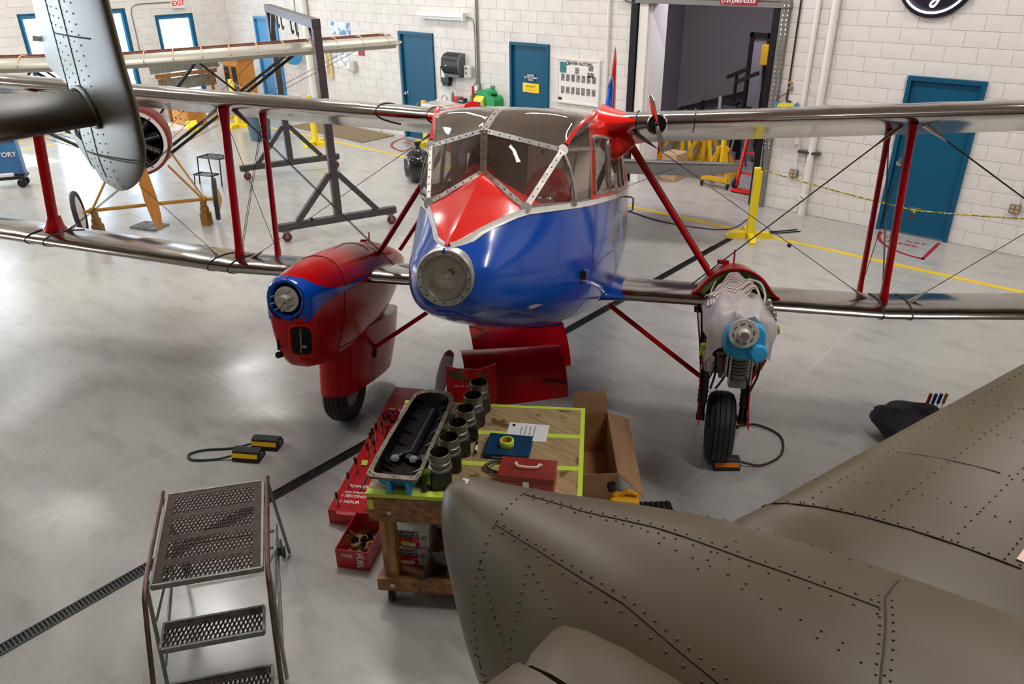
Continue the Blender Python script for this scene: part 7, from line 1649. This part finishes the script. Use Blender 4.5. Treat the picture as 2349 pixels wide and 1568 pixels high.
# =====================================================================  CARDBOARD BOX, JUG, RIGHT OF THE BENCH
t = thing('cardboard_box', 'empty open brown cardboard box with raised flaps beside the bench', 'box', (-2.75, 4.05, 0)); K0 = V((-2.66, 3.76, 0)); KU = V((.72, .69, 0)).normalized(); KV = V((-.64, .77, 0)).normalized()
def KX(u, v, z): return K0+KU*u+KV*v+V((0, 0, z))
kw, kd, kh = .30, .84, .40
def panel(name, pts, th=.006, m=None, par=t):
    p = [V(x) for x in pts]; mb = MB(); n = (p[1]-p[0]).cross(p[3]-p[0]).normalized(); mb.extrude(p, n*th); return mb.build(name, m or M['card'], par)
panel('front_wall', [KX(0, 0, 0), KX(kw, 0, 0), KX(kw, 0, kh), KX(0, 0, kh)]); panel('back_wall', [KX(0, kd, 0), KX(kw, kd, 0), KX(kw, kd, kh), KX(0, kd, kh)], m=M['card_in']); panel('side_wall', [KX(0, 0, 0), KX(0, kd, 0), KX(0, kd, kh), KX(0, 0, kh)]); panel('side_wall', [KX(kw, 0, 0), KX(kw, kd, 0), KX(kw, kd, kh), KX(kw, 0, kh)], m=M['card_in']); panel('bottom', [KX(0, 0, .004), KX(kw, 0, .004), KX(kw, kd, .004), KX(0, kd, .004)], m=M['card_in'])
panel('flap', [KX(kw, .0, kh), KX(kw, kd, kh), KX(kw+.17, kd-.08, kh-.02), KX(kw+.19, -.12, kh-.14)]); panel('flap', [KX(0, kd, kh), KX(kw, kd, kh), KX(kw-.02, kd+.02, kh+.20), KX(.02, kd+.02, kh+.20)])
t = thing('oil_jug', 'yellow plastic oil jug with black cap beside the cardboard box', 'jug', (-2.31, 3.86, 0)); c = V((-2.31, 3.86, 0)); RJ = Matrix.Rotation(.6, 3, 'Z'); MB().box(c+V((0, 0, .16)), (.22, .13, .32), RJ, bev=.03).build('body', mat('yellow jug', '#e8a80c', .35), t); mb = MB(); mb.cyl(c+RJ@V((-.07, 0, .30)), c+RJ@V((-.09, 0, .39)), .028, .024); mb.build('neck', bpy.data.materials['yellow jug'], t); mb = MB(); mb.cyl(c+RJ@V((-.088, 0, .37)), c+RJ@V((-.10, 0, .42)), .033); mb.build('cap', M['black'], t)
mb = MB(); mb.tube([c+RJ@V((-.03, 0, .32)), c+RJ@V((.02, 0, .37)), c+RJ@V((.09, 0, .34)), c+RJ@V((.10, 0, .22))], .016, 8); mb.build('handle', bpy.data.materials['yellow jug'], t, True)
t = thing('ribbed_pad', 'black ribbed rubber pad lying behind the yellow oil jug', 'pad', (-2.2, 4.12, 0)); RP = Matrix.Rotation(.75, 3, 'Z'); MB().box((-2.2, 4.12, .04), (.30, .22, .08), RP, bev=.01).build('pad', M['black'], t)
for k in range(7): MB().box(V((-2.2, 4.12, .084))+RP@V((-.12+.04*k, 0, 0)), (.018, .2, .012), RP).build('ridge', M['rubber'], t)
# =====================================================================  REMOVED COWLS ON THE FLOOR BEHIND THE BENCH
def cowl(name, lab, o, ux, uy, L_, prof, th=.008, m=M['red'], holes=None):
    """curved sheet: profile (across, height) swept along ux"""
    t = thing(name, lab, 'cowling', tuple(o)); o, ux, uy = V(o), V(ux).normalized(), V(uy).normalized(); mb = MB()
    rows = []
    for i in range(13):
        u = i/12; rows.append([o+ux*L_*u+uy*a*(1-.12*u)+V((0, 0, max(.01, z*(1-.10*u)))) for a, z in prof])
    mb.sheet(rows, th); mb.build('shell', m, t, True, 50); return t
cx = V((.62, .78, 0)).normalized(); cy = V((cx.y, -cx.x, 0))
P1 = [(.30, .012), (.27, .10), (.20, .20), (.10, .28), (0, .33), (-.10, .36), (-.16, .37)]
t1 = cowl('engine_cowl', 'removed red engine cowl panel with blue stripe lying farthest behind the bench', V((-4.95, 5.02, 0)), cx, cy, 1.0, P1)
mb = MB(); o = V((-4.95, 5.02, 0)); mb.sheet([[o+cx*(.45+.55*k/6)+cy*(-.08-.02*k/6*0+.005)*(1-.12*(.45+.55*k/6))+V((0, 0, (.353+.012*j*(k/6)-.012*(k/6))*(1-.1*(.45+.55*k/6))+.004)) for k in range(7)] for j in (0, 1, 2, 3)]); mb.build('blue_stripe', M['blue'], t1)
mb = MB(); mb.loft([[o+cx*(.62+.06*k)+cy*(.16+r_*math.cos(q*pi/6))+V((0, 0, .20+r_*.6*math.sin(q*pi/6))) for q in range(12)] for k, r_ in enumerate((.005, .03, .045, .052, .055, .056))]); mb.build('blister', M['red'], t1, True)
for u in (.25, .92): mb = MB(); mb.lathe([(0, -.004), (.03, -.004), (.03, .004), (0, .004)], o+cx*u-cy*.145*(1-.12*u)+V((0, 0, .37*(1-.1*u))), cy, 16); mb.build('lug', M['red'], t1)
mb = MB(); mb.tube(bez([o+cx*.0-cy*.16+V((0, 0, .38)), o+cx*.10-cy*.12+V((0, 0, .385)), o+cx*.16-cy*.02+V((0, 0, .35)), o+cx*.02+cy*.05+V((0, 0, .33))], 6), .007, 6); mb.build('cut_out_edge', M['green'], t1)
P2 = [(.36, .012), (.34, .10), (.28, .22), (.20, .32), (.08, .40), (-.04, .42), (-.12, .40)]
t2 = cowl('engine_cowl', 'larger removed red engine cowl panel lying just behind the bench', V((-4.62, 4.55, 0)), cx, cy, .98, P2)
o = V((-4.62, 4.55, 0)); mb = MB(); mb.bar(o+cx*.75+cy*.27+V((0, 0, .20)), o+cx*.97+cy*.30+V((0, 0, .16)), .02, .01); mb.build('rub_strip', M['black'], t2)
t = thing('chin_cowl', 'red lower nose cowl with oval intake opening standing behind the cylinders', 'cowling', (-4.35, 4.25, 0)); o = V((-4.50, 4.22, 0)); u_ = V((.72, .69, 0)).normalized(); n_ = V((u_.y, -u_.x, 0))
mb = MB(); rows = []
for i in range(15):
    z = .02+.42*i/14; r_ = []
    for j in range(17):
        s_ = j/16; r_.append(o+u_*(.46*s_)+n_*(.10*math.sin(pi*s_)-.10*(z/.5)**2)+V((0, 0, z)))
    rows.append(r_)
mb.sheet(rows, .008)
mb.build('shell', M['redcab'], t, True, 50)
mb = MB(); oc = o+u_*.20+V((0, 0, .385))+n_*.012; el = [oc+u_*(.19*math.cos(k*pi/12))+V((0, 0, .045*math.sin(k*pi/12)-.02*math.cos(k*pi/12)))+n_*(-.06*math.sin(k*pi/12)*.5) for k in range(24)]; mb.extrude(el, n_*.025); mb.build('intake_opening', M['green'], t); mb = MB(); mb.tube([p+n_*.028 for p in el], .008, 6, True); mb.build('intake_rim', M['redcab'], t, True)
text('TP 30 LBS', M['paper'], .035, o+u_*.14+n_*.075+V((0, 0, .30)), -u_, V((0, 0, -1)), t, depth=.0005)
t = thing('propeller_blade', 'silver propeller blade with red tip leaning behind the red cowls', 'propeller blade', (-4.85, 4.35, 0)); p0, p1 = V((-4.66, 4.22, .03)), V((-4.86, 4.62, .34)); d = (p1-p0).normalized(); sd = V((.5, .6, .3)); sd = (sd-d*sd.dot(d)).normalized(); nn = d.cross(sd)
for nm, ts, m in (('blade', [(0, .03), (.2, .05), (.5, .07), (.75, .07), (.9, .06)], M['carton']), ('red_tip', [(.9, .06), (.97, .05), (1.02, .02)], mat('faded red tip', '#7a3a34', .4))):
    mb = MB(); mb.loft([[p0.lerp(p1, a)+sd*w*math.cos(q*pi/7)+nn*.012*math.sin(q*pi/7) for q in range(14)] for a, w in ts]); mb.build(nm, m, t, True, 60)
# =====================================================================  CHOCKS
def chock(name, lab, c, d, L_, r_, stripe):
    t = thing(name, lab, 'wheel chock', (c[0], c[1], 0), 0, 'rubber wheel chocks'); c = V((c[0], c[1], 0)); d = V(d).normalized(); s_ = V((-d.y, d.x, 0)); mb = MB()
    pr_ = [(-.065, 0), (.065, 0), (.07, .03), (.04, .09), (.02, .10), (-.02, .10), (-.04, .09), (-.07, .03)]
    mb.extrude([c-d*L_/2+s_*a*r_+V((0, 0, b*r_)) for a, b in pr_], d*L_); mb.build('chock', M['rubber'], t)
    mb = MB(); a0, a1 = V((0, 0, 0))+s_*-.068*r_+V((0, 0, .042*r_)), s_*-.05*r_+V((0, 0, .075*r_)); off = (s_*-.0024+V((0, 0, .0014)))
    mb.add([c-d*L_*.5+a0+off, c+d*L_*.46+a0+off, c+d*L_*.46+a1+off, c-d*L_*.5+a1+off], [(0, 1, 2, 3)]); mb.build('reflective_stripe', stripe, t)
    for e in (-1, 1): mb = MB(); mb.lathe([(.012, .001), (.02, .003), (.02, 0)], c+d*e*L_/2+V((0, 0, .05*r_)), d*e, 12); mb.build('eyelet', M['alu'], t)
    return t
ys_ = mat('yellow reflective stripe', '#e8b80c', .4); os_ = mat('orange reflective stripe', '#d87a1c', .4)
chock('wheel_chock', 'nearer black rubber chock with yellow stripe on the open floor', (-5.27, 2.575), (.84, .54, 0), .24, 1.0, ys_); chock('wheel_chock', 'farther black rubber chock with yellow stripe on the open floor', (-5.30, 2.78), (.84, .54, 0), .24, 1.0, ys_); chock('wheel_chock', 'black chock with orange stripe against the tyre of the uncowled engine', (-2.09, 5.075), (.77, .64, 0), .21, 1.0, os_)
mb = MB(); mb.tube(bez([(-5.33, 2.50, .05), (-5.45, 2.38, .012), (-5.60, 2.24, .012), (-5.70, 2.26, .012), (-5.66, 2.38, .012), (-5.5, 2.55, .012), (-5.36, 2.70, .05)], 8), .010, 8); tag(mb.build('chock_rope', mat('dark green rope', '#25382f', .8)), 'dark green rope loop joining the two yellow-striped chocks', 'rope')
mb = MB(); mb.tube(bez([(-1.99, 5.15, .05), (-1.86, 5.27, .012), (-1.80, 5.52, .012), (-1.92, 5.78, .012), (-2.15, 5.82, .012), (-2.28, 5.70, .012)], 8), .010, 8); tag(mb.build('chock_rope', mat('brown rope', '#3f3028', .8)), 'dark brown rope curving round the tyre from the orange-striped chock', 'rope')
chock('wheel_chock', 'black chock behind the tyre of the uncowled engine', (-2.38, 5.65), (.77, .64, 0), .21, 1.0, os_)
# =====================================================================  ROLLING STEP LADDER
t = thing('step_ladder', 'rusty steel rolling step ladder with expanded-metal treads at the lower left', 'step ladder', (-3.6, 1.3, 0))
DU = V((.585, .811, 0)).normalized(); DD = V((.836, -.549, 0)).normalized(); lo = V((-4.274, 1.502, 0))
def LD(u, d, z): return lo+DU*u+DD*d+V((0, 0, z))
def mesh_tread(name, u0, u1, d0, d1, z, nu, nd, bands=()):
    """expanded-metal tread: staggered diamond strands with a channel frame"""
    mb = MB(); du, dd = (u1-u0)/nu, (d1-d0)/nd; r_ = .0075
    for i in range(nu):
        for j in range(nd):
            a, b = u0+du*i, d0+dd*j
            for p, q_ in (((a, b), (a+du/2, b+dd/2)), ((a+du/2, b+dd/2), (a+du, b)), ((a, b+dd), (a+du/2, b+dd/2)), ((a+du/2, b+dd/2), (a+du, b+dd))): mb.bar(LD(p[0], p[1], z), LD(q_[0], q_[1], z), r_, .010)
    g = mb.build(name, M['grating'], t)
    fr = MB()
    for p, q_ in (((u0, d0), (u1, d0)), ((u0, d1), (u1, d1)), ((u0, d0), (u0, d1)), ((u1, d0), (u1, d1))): fr.bar(LD(p[0], p[1], z-.008), LD(q_[0], q_[1], z-.008), .014, .034)
    fr.build('tread_frame', M['galv'], g)
    return g
mesh_tread('platform', .0, .59, .0, .83, .76, 24, 14)
for d_ in (.0, .21, .42, .63): MB().box(LD(.295, d_+.03, .764), (.57, .055, .004), Matrix((DU, DD, V((0, 0, 1)))).transposed()).build('anti_slip_band', M['grating'], t)
for u in (.03, .56): MB().box(LD(u, .415, .7652), (.05, .80, .0046), Matrix((DU, DD, V((0, 0, 1)))).transposed()).build('anti_slip_band', M['grating'], t)
mesh_tread('tread', .02, .56, .86, 1.05, .5, 22, 3); mesh_tread('tread', .02, .57, 1.07, 1.27, .25, 22, 3)
for d_, z in ((.868, .504), (1.078, .254)): MB().box(LD(.29, d_+.012, z), (.52, .05, .004), Matrix((DU, DD, V((0, 0, 1)))).transposed()).build('anti_slip_band', M['grating'], t)
for u in (-.03, .62):
    mb = MB(); mb.tube(bez([LD(u, -.02, .775), LD(u, .4, .775), LD(u, .82, .76), LD(u-.0, .95, .66), LD(u, 1.16, .36), LD(u, 1.38, .02)], 8), .014, 8); mb.build('side_rail', mat('rusty brown tube', '#4f3a30', .45, .5, col2='#6a5044', nscale=12) if u < 0 else bpy.data.materials['rusty brown tube'], t, True)
    for p, q_ in (((u, .02, .75), (u+(.04 if u > 0 else -.02), -.12, .02)), ((u, .80, .75), (u, .98, .02)), ((u, .82, .50), (u, .02, .40)), ((u, .02, .40), (u, .90, .22)), ((u, .78, .74), (u, .12, .30))): mb = MB(); mb.cyl(LD(*p), LD(*q_), .0115, n=8); mb.build('frame_tube', M['galv'], t, True)
for z, d_ in ((.34, .0), (.12, -.09)): mb = MB(); mb.cyl(LD(-.03, d_, z), LD(.62, d_, z), .0115, n=8); mb.build('cross_tube', M['galv'], t, True)
for u in (-.03, .62):
    mb = MB(); mb.lathe([(0, -.012), (.035, -.012), (.04, 0), (.035, .012), (0, .012)], LD(u, -.12, .04), DU, 14); mb.build('caster', M['rubber'], t, True)
MB().box(LD(.645, .28, .42), (.03, .09, .07), Matrix((DU, DD, V((0, 0, 1)))).transposed(), bev=.006).build('brake_block', M['black'], t)
# =====================================================================  BACKPACK BEHIND THE OLIVE WING
lump('backpack', (-.98, 6.42, .17), .33, 'dark fabric tool bag on the floor partly behind the olive wing', 'bag', mat('black violet fabric', '#241f2b', .8), 21, (1.25, .8, .55), .1)
for k, c in enumerate(('#c03030', '#2a4ab8', '#2a4ab8', '#d8a020')):
    x, y = -1.02+.035*k, 6.72+.03*k; tt = thing('screwdriver', ('red-handled', 'blue-handled left', 'blue-handled right', 'amber-handled')[k]+' screwdriver sticking up out of the dark tool bag', 'tool', (x, y, .2)); MB().cyl((x, y, .26), (x+.01, y, .36), .014, n=8).build('handle', mat('handle '+str(k), c, .4), tt); MB().cyl((x, y, .15), (x, y, .26), .004, n=6).build('shaft', M['alu'], tt)
# black air cable on the floor by the roll-up door
mb = MB(); mb.tube(bez([(-7.6, 10.6, .008), (-6.78, 10.52, .008), (-5.9, 10.35, .008), (-5.2, 10.45, .008), (-4.85, 10.7, .008), (-4.85, 11.2, .008), (-4.95, 11.7, .008), (-5.0, 11.95, .3), (-5.05, 11.98, 1.2)], 10), .009, 6); tag(mb.build('air_cable', M['black'], None, True), 'black cable snaking over the floor past the front yellow post', 'cable')
mb = MB(); mb.tube(bez([(-4.42, 10.75, .02), (-4.25, 11.0, .015), (-4.05, 11.3, .008)], 6), .010, 6); mb.tube(bez([(-4.42, 10.75, .02), (-4.2, 10.95, .015), (-3.98, 11.25, .008)], 6), .010, 6); tag(mb.build('rope_tails', M['black'], None, True), 'pair of dark rope ends lying behind the front yellow post', 'rope')
